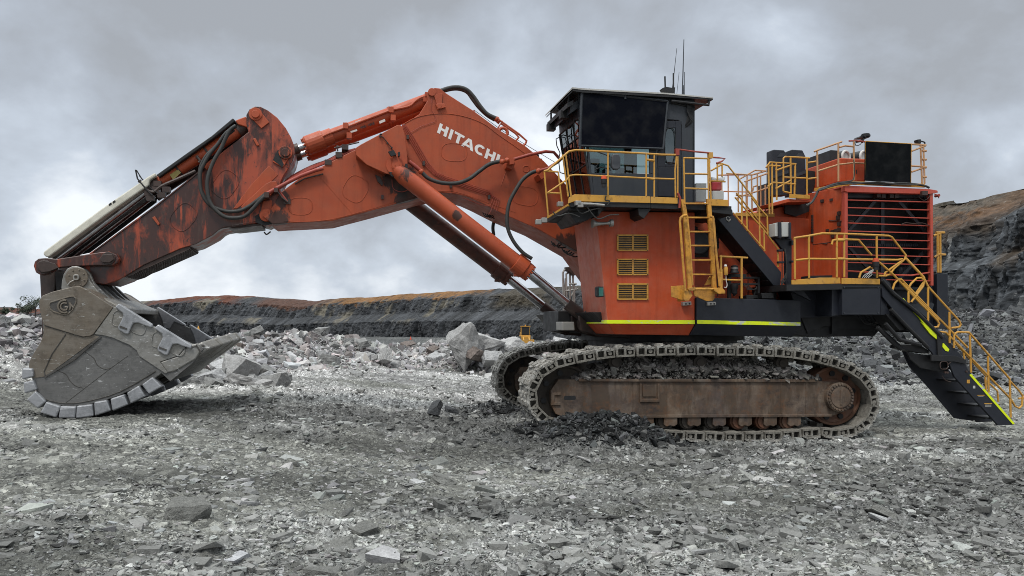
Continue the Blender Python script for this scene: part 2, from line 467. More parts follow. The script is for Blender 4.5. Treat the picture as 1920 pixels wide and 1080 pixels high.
def m_steel(name, c1, c2, spec, worn, rough=0.42, flecks=0.6):
    """worn bucket steel: brushed streaks, pale scuffs"""
    m, t, p = new_mat(name)
    g = G(t)
    c = g.coord()
    cd = g.coord(rot=(0, 0.55, 0), scale=(1.1, 3, 9))
    b = g.mix(g.rng(g.noise(c, 1.3, 7, 0.65), 0.34, 0.68), c1, c2)
    b = g.mix(g.m('MULTIPLY', g.rng(g.noise(cd, 2.2, 6, 0.7), 0.45, 0.8), 0.55), b, worn)
    b = g.mix(g.m('MULTIPLY', g.rng(g.noise(c, 2.7, 10, 0.78), 0.50, 0.64), 0.55), b, tuple(x * 0.42 for x in c1))
    b = g.mix(g.m('MULTIPLY', g.rng(g.noise(g.coord(loc=(9, 3, 5)), 1.9, 10, 0.8), 0.52, 0.66), 0.45), b, worn)
    f1 = g.rng(g.noise(g.coord(rot=(0, 0.6, 0), scale=(2.2, 5, 6)), 2.4, 4, 0.7, 0.8), 0.645, 0.67)
    f2 = g.rng(g.noise(g.coord(rot=(0, -0.4, 0), scale=(1.5, 5, 11), loc=(3, 1, 2)), 2.0, 4, 0.7, 1.0), 0.655, 0.68)
    b = g.mix(g.m('MULTIPLY', g.m('MAXIMUM', f1, f2), flecks), b, spec)
    g.l(b, p.inputs['Base Color'])
    p.inputs['Metallic'].default_value = 0.35
    g.l(g.rng(g.noise(cd, 3, 5), 0.3, 0.7, rough - 0.1, rough + 0.2), p.inputs['Roughness'])
    h = g.m('ADD', g.noise(c, 2, 5, 0.6), g.m('MULTIPLY', g.noise(cd, 6, 5, 0.7), 0.3))
    g.l(g.bump(h, 0.35, 0.03), p.inputs['Normal'])
    return m
ST_BROWN = m_steel('brown_worn_steel', (0.122, 0.096, 0.070), (0.180, 0.160, 0.136), (0.45, 0.45, 0.43), (0.15, 0.13, 0.10))
ST_GREY = m_steel('grey_worn_steel', (0.105, 0.103, 0.100), (0.150, 0.147, 0.142), (0.50, 0.50, 0.50), (0.16, 0.155, 0.15))
ST_MID = m_steel('scuffed_steel', (0.175, 0.162, 0.138), (0.24, 0.235, 0.222), (0.58, 0.58, 0.57), (0.25, 0.25, 0.245), flecks=0.9)
ST_PALE = m_steel('pale_wear_steel', (0.23, 0.235, 0.245), (0.33, 0.335, 0.35), (0.6, 0.6, 0.6), (0.34, 0.345, 0.36), rough=0.38)
ST_DARK = m_steel('dark_inner_steel', (0.055, 0.050, 0.044), (0.08, 0.075, 0.07), (0.2, 0.2, 0.2), (0.1, 0.095, 0.09))
def m_glass():
    m, t, p = new_mat('window_glass')
    g = G(t)
    tr = g.n('ShaderNodeBsdfTransparent'); tr.inputs[0].default_value = (0.42, 0.51, 0.51, 1)
    gl = g.n('ShaderNodeBsdfGlossy'); gl.inputs['Roughness'].default_value = 0.03; gl.inputs[0].default_value = (0.9, 0.95, 0.95, 1)
    fr = g.n('ShaderNodeFresnel'); fr.inputs[0].default_value = 1.6
    ms = g.n('ShaderNodeMixShader')
    g.l(g.m('ADD', fr.outputs[0], 0.05), ms.inputs[0]); g.l(tr.outputs[0], ms.inputs[1]); g.l(gl.outputs[0], ms.inputs[2])
    g.l(ms.outputs[0], t.nodes['Material Output'].inputs[0])
    return m
GLASS = m_glass()
def m_mesh(name, col, alpha_hint=0.9):
    """woven shade cloth: a fine weave in relief"""
    m, t, p = new_mat(name)
    g = G(t); c = g.coord()
    w = g.n('ShaderNodeTexChecker'); w.inputs['Scale'].default_value = 60
    g.l(c, w.inputs[0])
    b = g.mix(w.outputs['Fac'], col, tuple(x * 0.6 for x in col))
    b = g.mix(g.m('MULTIPLY', g.rng(g.noise(c, 3, 6), 0.45, 0.7), 0.3), b, (0.03, 0.03, 0.03))
    g.l(b, p.inputs['Base Color']); p.inputs['Roughness'].default_value = 0.8
    p.inputs['Specular IOR Level'].default_value = 0.04
    return m
SCREEN = m_mesh('black_shade_mesh', (0.004, 0.005, 0.009))
SCREEN2 = m_mesh('black_screen_panel', (0.006, 0.007, 0.008))
def m_shoe():
    m, t, p = new_mat('muddy_track_shoe')
    g = G(t); c = g.coord()
    oi = g.n('ShaderNodeObjectInfo')
    cc = g.n('ShaderNodeVectorMath', operation='ADD')
    rs = g.n('ShaderNodeVectorMath', operation='SCALE')
    one = g.n('ShaderNodeCombineXYZ')
    for i in range(3): g.l(oi.outputs['Random'], one.inputs[i])
    g.l(one.outputs[0], rs.inputs[0]); rs.inputs['Scale'].default_value = 37.0
    g.l(c, cc.inputs[0]); g.l(rs.outputs[0], cc.inputs[1])
    v = cc.outputs[0]
    b = g.mix(g.rng(g.noise(v, 4, 7, 0.7), 0.36, 0.66), (0.11, 0.10, 0.083), (0.20, 0.188, 0.162))
    geo = g.n('ShaderNodeTexCoord')
    sp = g.n('ShaderNodeSeparateXYZ'); g.l(c, sp.inputs[0])
    pale = g.m('MULTIPLY', g.rng(g.noise(v, 7, 8, 0.8), 0.42, 0.62), g.rng(sp.outputs[2], 0.0, 0.12))
    b = g.mix(g.m('MULTIPLY', pale, 0.85), b, (0.46, 0.45, 0.42))
    b = g.mix(g.m('MULTIPLY', g.rng(g.noise(v, 9, 5, 0.7), 0.60, 0.66), 0.7), b, (0.03, 0.027, 0.024))
    g.l(b, p.inputs['Base Color']); p.inputs['Roughness'].default_value = 0.75
    g.l(g.bump(g.noise(v, 11, 8, 0.75), 0.9, 0.05), p.inputs['Normal'])
    return m
SHOE = m_shoe()
# ------------------------------------------------------------ numeric noise
def _hash(ix, iy, seed):
    h = (ix.astype(np.int64) * 374761393 + iy.astype(np.int64) * 668265263 + seed * 974634777) & 0xFFFFFFFF
    h = ((h ^ (h >> 13)) * 1274126177) & 0xFFFFFFFF
    h = h ^ (h >> 16)
    return (h & 0xFFFFFF) / float(0xFFFFFF)
def vnoise(x, y, seed=0):
    ix = np.floor(x); iy = np.floor(y)
    fx = x - ix; fy = y - iy
    ux = fx * fx * (3 - 2 * fx); uy = fy * fy * (3 - 2 * fy)
    a = _hash(ix, iy, seed); b = _hash(ix + 1, iy, seed); c = _hash(ix, iy + 1, seed); d = _hash(ix + 1, iy + 1, seed)
    return (a * (1 - ux) + b * ux) * (1 - uy) + (c * (1 - ux) + d * ux) * uy
def fbm(x, y, o=5, seed=0, g=0.5):
    s = 0; a = 1; t = 0
    for i in range(o):
        s = s + a * vnoise(x * 2 ** i + i * 17.3, y * 2 ** i - i * 9.1, seed + i); t += a; a *= g
    return s / t
def cells(x, y, seed=0):
    """distance to nearest feature point, second nearest, and the cell's random value"""
    ix = np.floor(x); iy = np.floor(y)
    d1 = np.full(x.shape, 9.0); d2 = np.full(x.shape, 9.0); rv = np.zeros(x.shape)
    for i in (-1, 0, 1):
        for j in (-1, 0, 1):
            a = _hash(ix + i, iy + j, seed); b = _hash(ix + i, iy + j, seed + 5)
            d = (ix + i + a - x) ** 2 + (iy + j + b - y) ** 2
            near = d < d1
            d2 = np.where(near, d1, np.minimum(d2, d))
            rv = np.where(near, _hash(ix + i, iy + j, seed + 9), rv)
            d1 = np.where(near, d, d1)
    return np.sqrt(d1), np.sqrt(d2), rv
def sst(x, a, b):
    t = np.clip((x - a) / (b - a), 0, 1)
    return t * t * (3 - 2 * t)

def gpos(pxx, Y): return ((pxx - 960) / FPX * Y, Y)
# crest of the long rubble ridge behind the machine: (photo column, distance, height, half width)
RIDGE = [(-420, 24, 2.35, 4.5), (-150, 26, 2.45, 4.2), (0, 29, 2.20, 4), (90, 31, 2.05, 3.8), (230, 34, 1.55, 3.6), (350, 36, 1.20, 3.4), (440, 38, 1.25, 3.2), (500, 40, 1.40, 3.2),
         (560, 42, 1.55, 3.2), (640, 45, 1.20, 3.2), (720, 50, 0.80, 3.4), (800, 55, 0.70, 3.4), (860, 48, 1.20, 3.2), (930, 46, 1.45, 3.4), (1000, 48, 1.30, 3.4), (1100, 50, 1.30, 3.5), (1250, 52, 1.20, 3.6)]
RP = np.array([[*gpos(a, b), c, d] for a, b, c, d in RIDGE])
def ridge_h(x, y):
    best = np.zeros(x.shape)
    for i in range(len(RP) - 1):
        ax, ay, ah, aw = RP[i]; bx, by, bh, bw = RP[i + 1]
        dx, dy = bx - ax, by - ay
        t = np.clip(((x - ax) * dx + (y - ay) * dy) / (dx * dx + dy * dy), 0, 1)
        d = np.hypot(x - ax - t * dx, y - ay - t * dy)
        h = (ah + t * (bh - ah)); w = aw + t * (bw - aw)
        best = np.maximum(best, h * np.exp(-(d / w) ** 2 * 1.1))
    return best
def base_h(x, y):
    """broad shape of the pit floor"""
    r = np.hypot(x, y)
    h = 0.72 * sst(-x, -1.0, 9.0) * (1 - 0.5 * sst(y, 30, 60))            # rises toward the bucket
    h = h + 0.16 * (fbm(x * 0.16, y * 0.16, 3, 3) - 0.5) * sst(r, 4, 12)
    h = h - 1.6 * sst(y, 60, 110) * (1 - sst(x / np.maximum(y, 1), 0.05, 0.35))
    rx = x / np.maximum(y, 1.0)
    h = h + sst(rx, 0.18, 0.34) * (sst(y, 36, 84) * 4.2)
    h = h + 0.25 * sst(10 - r, 0, 6)
    # dirt heaps pushed up against the tracks
    def heap(cx_, cy_, sx, sy, hh):
        return hh * np.exp(-(((x - cx_) / sx) ** 2 + ((y - cy_) / sy) ** 2))
    h = h + heap(1.6, 18.5, 1.3, 0.62, 0.66) + heap(3.0, 18.5, 0.9, 0.6, 0.44) + heap(0.5, 19.3, 0.9, 0.7, 0.25) + heap(-0.3, 23.2, 1.0, 1.0, 0.40)
    h = h - 0.13 * np.exp(-(((x - 5.2) / 5.5) ** 4 + ((y - 19.6) / 1.7) ** 4))
    return h
def ground_h(x, y):
    rg = ridge_h(x, y)
    m = np.clip(rg / 1.2, 0, 1)
    h = base_h(x, y) + rg * (0.78 + 0.44 * fbm(x * 0.5, y * 0.5, 4, 21))
    return h
def detail_h(x, y):
    r = np.hypot(x, y)
    fade = 1.0 / (1 + (r / 45) ** 2)
    lump = 0.09 * (fbm(x * 0.9, y * 0.9, 4, 31) - 0.5)
    stony = sst(fbm(x * 0.22, y * 0.30, 5, 77, 0.6), 0.34, 0.62)
    h = lump * 1.2
    for sc, amp, sd in ((1.7, 0.08, 5), (3.9, 0.06, 6), (8.5, 0.030, 7)):
        wx = x * sc + 0.6 * fbm(x * sc * .8, y * sc * .8, 2, 90); wy = y * sc * 1.25 + 0.6 * fbm(x * sc * .8, y * sc * .8, 2, 95)
        d1, d2, rv = cells(wx, wy, sd)
        e = np.clip((d2 - d1) * 3.0, 0, 1)
        h = h + amp * e * (0.3 + 1.2 * rv * rv) * (0.45 + 0.75 * stony)
    tr = ridge_h(x, y)
    d1, d2, rv = cells(x * 1.1, y * 1.1, 15)
    h = h + np.clip(tr, 0, 1.4) * 0.28 * np.clip((d2 - d1) * 2.2, 0, 1) * rv
    return h, stony

def grid_mesh(name, V, nu, nv, colors=None, mat=None, smooth=True):
    me = bpy.data.meshes.new(name)
    i = np.arange(nu * nv).reshape(nv, nu)
    q = np.stack([i[:-1, :-1], i[:-1, 1:], i[1:, 1:], i[1:, :-1]], -1).reshape(-1, 4)
    me.vertices.add(len(V)); me.vertices.foreach_set('co', V.astype(np.float32).ravel())
    me.loops.add(q.size); me.loops.foreach_set('vertex_index', q.astype(np.int32).ravel())
    me.polygons.add(len(q)); me.polygons.foreach_set('loop_start', np.arange(0, q.size, 4, dtype=np.int32))
    me.polygons.foreach_set('use_smooth', np.full(len(q), smooth))
    me.update(calc_edges=True)
    if colors is not None:
        a = me.color_attributes.new('Col', 'FLOAT_COLOR', 'POINT')
        c = np.concatenate([colors, np.ones((len(colors), 1))], 1).astype(np.float32)
        a.data.foreach_set('color', c.ravel())
    me.materials.append(mat)
    o = bpy.data.objects.new(name, me); COL.objects.link(o)
    return o

# ------------------------------------------------------------ stone and earth materials
def m_stone(name, use_attr=True, tint=(1, 1, 1), dark=0.55, bump=0.5, sc=1.0, shards=False):
    m, t, p = new_mat(name)
    g = G(t); c = g.coord()
    if use_attr:
        a = g.n('ShaderNodeAttribute', attribute_name='Col'); base = a.outputs['Color']
    else:
        oi = g.n('ShaderNodeObjectInfo')
        base = g.mix(oi.outputs['Random'], tuple(x * 0.82 for x in tint), tuple(x * 1.12 for x in tint))
    n = g.noise(c, 2.8 * sc, 9, 0.72)
    f = g.noise(c, 24 * sc, 6, 0.75)
    b = g.mix(g.rng(n, 0.35, 0.68), g.mix(1.0, base, (dark, dark, dark), 'MULTIPLY'), base)
    b = g.mix(g.rng(f, 0.38, 0.62, 0.0, 0.7), g.mix(1.0, b, (0.6, 0.6, 0.6), 'MULTIPLY'), b)
    b = g.mix(g.m('MULTIPLY', g.rng(g.noise(c, 6 * sc, 7, 0.8, 0.6), 0.60, 0.68), 0.45), b, (0.42, 0.42, 0.41))
    h = g.m('ADD', g.noise(c, 5 * sc, 9, 0.7), g.m('MULTIPLY', g.noise(c, 30 * sc, 5, 0.7), 0.25))
    if shards:      # crushed rock packed into fines, in three sizes
        warp = g.n('ShaderNodeVectorMath', operation='ADD')
        nz = g.n('ShaderNodeTexNoise'); nz.inputs['Scale'].default_value = 3.0; nz.inputs['Detail'].default_value = 4
        ws = g.n('ShaderNodeVectorMath', operation='SCALE'); ws.inputs['Scale'].default_value = 0.22
        g.l(c, nz.inputs['Vector']); g.l(nz.outputs['Color'], ws.inputs[0]); g.l(c, warp.inputs[0]); g.l(ws.outputs[0], warp.inputs[1])
        for s_, am, lo_ in ((4.2, 0.9, 0.42), (9.5, 1.0, 0.36), (21.0, 0.9, 0.30)):
            vo = g.n('ShaderNodeTexVoronoi'); vo.inputs['Scale'].default_value = s_; g.l(warp.outputs[0], vo.inputs['Vector'])
            sp = g.n('ShaderNodeSeparateColor'); g.l(vo.outputs['Color'], sp.inputs[0])
            is_st = g.m('MULTIPLY', g.rng(sp.outputs[0], lo_ + 0.1, lo_ + 0.2), g.rng(g.noise(c, 0.45 + s_ * 0.04, 4, 0.6), 0.40, 0.58))
            body = g.m('MULTIPLY', is_st, g.rng(vo.outputs['Distance'], 0.62, 0.50))
            crack = g.m('MULTIPLY', is_st, g.rng(vo.outputs['Distance'], 0.54, 0.66))
            tone = g.rng(sp.outputs[1], 0.0, 1.0, 0.55, 1.9)
            tv = g.n('ShaderNodeCombineXYZ')
            for i_ in range(3): g.l(tone, tv.inputs[i_])
            b = g.mix(g.m('MULTIPLY', body, 0.85 * am), b, g.mix(1.0, base, tv.outputs[0], 'MULTIPLY'))
            b = g.mix(g.m('MULTIPLY', crack, 0.75), b, g.mix(1.0, base, (0.22, 0.22, 0.22), 'MULTIPLY'))
            h = g.m('ADD', h, g.m('MULTIPLY', body, 3.2 / s_ * (1.6)))
    g.l(b, p.inputs['Base Color']); p.inputs['Roughness'].default_value = 0.85
    p.inputs['Specular IOR Level'].default_value = 0.25
    g.l(g.bump(h, bump, 0.06), p.inputs['Normal'])
    return m
GROUND_M = m_stone('crushed_rock_ground', bump=1.0, sc=2.2, dark=0.6, shards=True)
GRAVEL_M = m_stone('broken_stone', bump=0.4, sc=1.5, dark=0.72)
WALL_M = m_stone('pit_wall_rock', bump=0.6, sc=0.33, dark=0.42)

# ------------------------------------------------------------ ground: one sheet, polar so that it is finest near the camera
def build_ground():
    nr, na = 760, 1150
    r = np.concatenate([[0.3], 3.0 * (75 / 3.0) ** (np.arange(nr - 61) / (nr - 62)), 75 * (1600 / 75.0) ** ((np.arange(60) + 1) / 60)])
    half = math.radians(44)
    core = int(na * 0.86)
    a = np.concatenate([np.linspace(-math.pi, -half, (na - core) // 2, endpoint=False), np.linspace(-half, half, core), np.linspace(half, math.pi, na - core - (na - core) // 2 + 1)[1:]])
    na = len(a)
    R, A = np.meshgrid(r, a, indexing='ij')
    x = (R * np.sin(A)).ravel(); y = (R * np.cos(A)).ravel()
    h = ground_h(x, y)
    d, stony = detail_h(x, y)
    # keep clear of the tracks' contact strip
    z = h + d
    z = np.where(np.hypot(x, y) > 300, -3.0, z)
    rg = ridge_h(x, y)
    n1 = fbm(x * 0.35, y * 0.5, 4, 41); n2 = fbm(x * 1.8, y * 2.4, 4, 43)
    rx = x / np.maximum(y, 1)
    col = np.zeros((len(x), 3))
    dirt = np.array([0.205, 0.206, 0.186]); pale = np.array([0.33, 0.332, 0.318]); dark = np.array([0.055, 0.057, 0.058]); white = np.array([0.39, 0.385, 0.375])
    s = sst(0.5 * stony + 0.7 * n2, 0.45, 0.85)[:, None]
    col = dirt * (1 - s) + pale * s
    wb = (sst(y, 21.5, 26) * (1 - sst(y, 70, 100)) * (1 - sst(rx, 0.03, 0.2)) * sst(n1 + 0.3 * n2, 0.42, 0.75))[:, None]
    wb = np.clip(wb + (0.75 * np.exp(-(((x + 10.5) / 2.0) ** 2 + ((y - 15.9) / 0.5) ** 2)))[:, None] * sst(n2, 0.3, 0.6)[:, None], 0, 1)
    col = col * (1 - wb) + white * wb
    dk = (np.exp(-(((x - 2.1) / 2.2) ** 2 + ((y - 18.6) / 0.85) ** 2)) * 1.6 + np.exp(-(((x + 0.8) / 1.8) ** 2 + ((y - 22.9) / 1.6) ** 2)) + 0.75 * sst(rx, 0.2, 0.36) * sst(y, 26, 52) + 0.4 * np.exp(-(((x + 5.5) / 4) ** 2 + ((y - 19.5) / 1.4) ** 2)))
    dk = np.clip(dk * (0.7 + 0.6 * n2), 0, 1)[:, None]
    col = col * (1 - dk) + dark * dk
    col = col * tone_map(x, y)[:, None]
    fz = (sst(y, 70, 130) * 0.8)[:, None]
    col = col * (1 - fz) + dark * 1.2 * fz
    # small cell-wise value change so single stones read
    _, _, rv = cells(x * 3.9, y * 4.9, 6)
    _, _, rv2 = cells(x * 8.5, y * 10.6, 7)
    col = col * (0.62 + 0.42 * rv + 0.36 * rv2)[:, None]
    V = np.stack([x, y, z], 1)
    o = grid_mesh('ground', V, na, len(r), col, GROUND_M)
    tag(o, kind='structure')

# ------------------------------------------------------------ angular stones
def hull_variant(seed, n=13, flat=0.62, rough=0):
    rs = random.Random(seed)
    bm = B()
    # a block with knocked-off corners, sheared so that no two faces stay parallel
    for i in range(8):
        x, y, z = ((i & 1) * 2 - 1, (i >> 1 & 1) * 2 - 1, (i >> 2 & 1) * 2 - 1)
        k = rs.uniform(0.45, 1.0)
        bm.verts.new((x * rs.uniform(0.55, 1.05) + 0.3 * z * rs.uniform(-1, 1), y * rs.uniform(0.45, 0.95), z * flat * k))
    for i in range(max(0, n - 9)):
        p = Vector((rs.gauss(0, 1), rs.gauss(0, 1), rs.gauss(0, 1))).normalized() * rs.uniform(0.9, 1.25)
        bm.verts.new((p.x, p.y * 0.9, p.z * flat))
    res = bmesh.ops.convex_hull(bm, input=bm.verts)
    kill = [v for v in bm.verts if not v.link_faces]
    bmesh.ops.delete(bm, geom=kill, context='VERTS')
    bmesh.ops.triangulate(bm, faces=bm.faces)
    bm.verts.index_update()
    V = np.array([v.co[:] for v in bm.verts]); F = np.array([[v.index for v in f.verts] for f in bm.faces])
    bm.free()
    return V, F
VARS = [hull_variant(s, 9 + s % 2, 0.34 + 0.08 * (s % 5)) for s in range(24)]
def scatter(name, x, y, size, col, sink=0.3, mat=None, parent=None, z=None, tilt=0.5, kind='stuff', base=None):
    """merge many stones into one mesh"""
    n = len(x)
    if z is None:
        z = ground_h(x, y) + detail_h(x, y)[0]
    Vs, Fs, Cs = [], [], []
    var = RNG.integers(0, len(VARS), n); off = 0
    for k, (V, F) in enumerate(VARS):
        idx = np.where(var == k)[0]
        if not len(idx): continue
        m = len(idx)
        rz = RNG.uniform(0, 6.28, m); rxx = RNG.normal(0, tilt * 0.5, m); ryy = RNG.normal(0, tilt * 0.5, m)
        cz, sz, cxx, sxx, cyy, syy = np.cos(rz), np.sin(rz), np.cos(rxx), np.sin(rxx), np.cos(ryy), np.sin(ryy)
        sc = np.stack([size[idx] * RNG.uniform(0.7, 1.35, m), size[idx] * RNG.uniform(0.6, 1.1, m), size[idx] * RNG.uniform(0.5, 1.0, m)], 1) * 0.5
        P = V[None] * sc[:, None, :]
        X, Y, Z = P[..., 0], P[..., 1], P[..., 2]
        Y, Z = Y * cxx[:, None] - Z * sxx[:, None], Y * sxx[:, None] + Z * cxx[:, None]
        X, Z = X * cyy[:, None] + Z * syy[:, None], -X * syy[:, None] + Z * cyy[:, None]
        X, Y = X * cz[:, None] - Y * sz[:, None], X * sz[:, None] + Y * cz[:, None]
        P = np.stack([X + x[idx, None], Y + y[idx, None], Z + (z[idx] + size[idx] * (0.28 - sink))[:, None]], -1)
        Vs.append(P.reshape(-1, 3))
        Fs.append((F[None] + (np.arange(m) * len(V))[:, None, None] + off).reshape(-1, 3))
        Cs.append(np.repeat(col[idx], len(V), 0))
        off += m * len(V)
    V = np.concatenate(Vs); F = np.concatenate(Fs); C = np.concatenate(Cs)
    me = bpy.data.meshes.new(name)
    me.vertices.add(len(V)); me.vertices.foreach_set('co', V.astype(np.float32).ravel())
    me.loops.add(F.size); me.loops.foreach_set('vertex_index', F.astype(np.int32).ravel())
    me.polygons.add(len(F)); me.polygons.foreach_set('loop_start', np.arange(0, F.size, 3, dtype=np.int32))
    me.polygons.foreach_set('use_smooth', np.zeros(len(F), dtype=bool))
    me.update(calc_edges=True)
    a = me.color_attributes.new('Col', 'FLOAT_COLOR', 'POINT')
    a.data.foreach_set('color', np.concatenate([C, np.ones((len(C), 1))], 1).astype(np.float32).ravel())
    me.materials.append(mat or GRAVEL_M)
    o = bpy.data.objects.new(name, me); COL.objects.link(o)
    if parent: o.parent = parent
    if kind: o['kind'] = kind
    return o
def stone_cols(n, lo, hi, tint=(0.98, 1.0, 1.0), pow_=1.4, pink=0.0):
    v = lo + (hi - lo) * RNG.random(n) ** pow_
    c = v[:, None] * np.array(tint)[None] * (1 + RNG.normal(0, 0.02, (n, 3)))
    if pink:
        k = (RNG.random(n) < pink)[:, None]
        c = np.where(k, c * np.array([1.04, 0.95, 0.935]), c)
    return np.clip(c, 0.01, 0.8)

def tone_map(x, y):
    """damp dark tracts and dry pale ones: long low shapes across the floor"""
    a = fbm(x * 0.07 + 0.3 * fbm(x * 0.3, y * 0.3, 3, 55), y * 0.34, 4, 51)
    b = fbm(x * 0.35, y * 0.9, 4, 52)
    return np.clip(0.60 + 0.80 * sst(0.65 * a + 0.35 * b, 0.36, 0.64), 0.5, 1.4)
def gravel():
    # floor gravel, thinner with distance
    n = 125000
    py = 676 + (1180 - 676) * RNG.random(n) ** 0.9
    pxx = RNG.uniform(-350, 2270, n)
    Y = FPX * 2.7 / (py - HORY) * RNG.uniform(0.98, 1.02, n); X = (pxx - 960) / FPX * Y
    st = sst(fbm(X * 0.22, Y * 0.30, 5, 77, 0.6), 0.34, 0.60)
    keep = RNG.random(n) < (0.30 + 0.70 * st)
    X, Y, st = X[keep], Y[keep], st[keep]; n = len(X)
    spx = 2.4 + 3.6 * RNG.pareto(2.0, n)
    size = np.clip(spx * Y / FPX, 0.03, 0.34) * (0.7 + 0.5 * st)
    size = np.minimum(size, 0.27)
    big = sst(size, 0.10, 0.2)
    c = stone_cols(n, 0.12, 0.55, (0.99, 1.0, 0.955), 1.5)
    rx = X / Y
    pale = sst(Y, 22, 30) * (1 - sst(rx, 0.0, 0.2))
    c = c * (1 - big[:, None]) + (0.20 + 0.16 * RNG.random(n))[:, None] * np.array([1.0, 1.0, 0.95]) * big[:, None]
    c = c * (0.85 + 0.35 * pale)[:, None] * tone_map(X, Y)[:, None]
    c = c * (1 - 0.35 * sst(rx, 0.25, 0.45) * sst(Y, 24, 40))[:, None]
    # clumps of larger pale shards pressed into the floor
    CL = [(760, 885, 90, 26, 260), (1715, 945, 90, 26, 260), (300, 1050, 380, 40, 420), (60, 1040, 160, 40, 160), (860, 1060, 260, 30, 220), (1290, 1000, 160, 60, 420), (1500, 900, 260, 50, 600), (480, 905, 220, 40, 420), (1820, 1040, 160, 40, 260),
          (560, 820, 160, 18, 320), (420, 960, 130, 40, 240), (1100, 950, 160, 50, 300), (1420, 860, 260, 25, 420), (1700, 830, 260, 25, 420), (700, 940, 200, 30, 260), (980, 890, 200, 20, 240)]
    xs, ys, ss, cc = [], [], [], []
    for a_, b_, sa, sb, m_ in CL:
        pa = RNG.normal(a_, sa * 0.6, m_); pb = RNG.normal(b_, sb * 0.6, m_); pb = np.clip(pb, 700, 1180)
        yy = FPX * 2.75 / (pb - HORY); xs.append((pa - 960) / FPX * yy); ys.append(yy)
        ss.append(np.clip((5 + 6 * RNG.pareto(2.2, m_)) * yy / FPX, 0.03, 0.36)); cc.append(stone_cols(m_, 0.20, 0.56, (0.99, 1.0, 0.965), 1.2))
    X = np.concatenate([X] + xs); Y = np.concatenate([Y] + ys); size = np.concatenate([size] + ss); c = np.concatenate([c] + cc)
    scatter('gravel', X, Y, size, np.clip(c, 0.02, 0.62), sink=0.38, tilt=0.35)
build_ground()
gravel()

def ridge_pts(n, i0, i1, spread):
    k = RNG.uniform(i0, i1 - 1e-3, n); i = k.astype(int); f = k - i
    P = RP[i] * (1 - f)[:, None] + RP[i + 1] * f[:, None]
    return P[:, 0] + RNG.normal(0, spread, n), P[:, 1] + RNG.normal(-0.9, spread, n)
def rubble():
    # small broken rock of the pale heap; the big rocks on it are objects of their own
    n = 27000
    x, y = ridge_pts(n, 0, len(RP) - 1, 2.3)
    s = np.clip(0.11 + 0.12 * RNG.pareto(2.2, n), 0.09, 0.62)
    scatter('rubble', x, y, s, stone_cols(n, 0.18, 0.70, (1.0, 0.985, 0.98), 1.15, pink=0.25), sink=0.2, tilt=1.4)
    # dark loose rock on the slope below the right-hand face
    n = 15000
    Y = 34 + 60 * RNG.random(n) ** 0.8; rx = RNG.uniform(0.20, 0.85, n); X = rx * Y
    s = np.clip(0.14 + 0.15 * RNG.pareto(2.4, n), 0.1, 0.9)
    scatter('rubble', X, Y, s, stone_cols(n, 0.035, 0.30, (0.97, 1.0, 1.03), 2.2), sink=0.2, tilt=1.4)
    # black dirt dug up round the tracks
    n = 15000
    k = RNG.choice(5, n, p=[.34, .3, .08, .10, .18])
    cxs = np.array([1.6, 2.7, 0.9, -0.2, 2.0])[k]; cys = np.array([18.5, 18.4, 19.2, 22.8, 18.2])[k]
    X = cxs + RNG.normal(0, 0.65, n); Y = cys + RNG.normal(0, 0.33, n)
    s = np.clip(0.025 + 0.022 * RNG.pareto(1.9, n), 0.02, 0.24)
    scatter('rubble', X, Y, s, stone_cols(n, 0.018, 0.15, (0.96, 1.0, 1.02), 2.8), sink=0.25, tilt=1.3)
rubble()

# individually placed rocks --------------------------------------------------
def rock_mesh(seed, flat=0.8, n=13):
    V, F = hull_variant(seed + 100, 9 + seed % 3, flat)
    bm = B()
    vs = [bm.verts.new(v) for v in V]
    for f in F: bm.faces.new([vs[i] for i in f])
    bmesh.ops.recalc_face_normals(bm, faces=bm.faces)
    bmesh.ops.bevel(bm, geom=list(bm.edges), offset=0.018, segments=1, affect='EDGES')
    bmesh.ops.triangulate(bm, faces=bm.faces)
    bmesh.ops.subdivide_edges(bm, edges=[e for e in bm.edges if e.calc_length() > 0.22], cuts=5, use_grid_fill=True)
    from mathutils import noise as mn
    for v in bm.verts:
        p = v.co * 1.6 + Vector((seed, 0, 0))
        d = mn.fractal(p, 0.9, 2.0, 5) + 0.9 * abs(mn.noise(p * 1.7 + Vector((4, 1, 7))))
        v.co += v.co.normalized() * (d - 0.2) * 0.11
    me = bpy.data.meshes.new('rock')
    bm.to_mesh(me); bm.free()
    return me
ROCKM = {k: m_stone('rock_' + k, False, t, 0.55, 1.0, 1.1) for k, t in (
    ('pale', (0.54, 0.535, 0.525)), ('pinkish', (0.42, 0.375, 0.36)), ('grey', (0.37, 0.37, 0.36)), ('dark', (0.11, 0.115, 0.12)), ('brown', (0.23, 0.19, 0.17)), ('white', (0.58, 0.58, 0.58)), ('dirty', (0.36, 0.36, 0.335)))}
RMESH = {}
def rock_data(kind, i):
    if (kind, i) not in RMESH:
        me = rock_mesh(i, 0.62 + 0.07 * (i % 6), 10 + i % 6)
        me.materials.append(ROCKM[kind]); RMESH[(kind, i)] = me
    return RMESH[(kind, i)]
def rock(kind, x, y, size, label, group=None, i=None, zoff=0.12, rot=None, cat='rock', name='rock', sxyz=(1, 1, 1)):
    i = random.randrange(9) if i is None else i
    o = bpy.data.objects.new(name, rock_data(kind, i)); COL.objects.link(o)
    z = float(ground_h(np.array([x]), np.array([y]))[0])
    o.location = (x, y, z + size * zoff)
    o.rotation_euler = rot or (random.uniform(-.5, .5), random.uniform(-.5, .5), random.uniform(0, 6.28))
    o.scale = [size * 0.5 * k for k in sxyz]
    tag(o, label, cat, group)
    return o
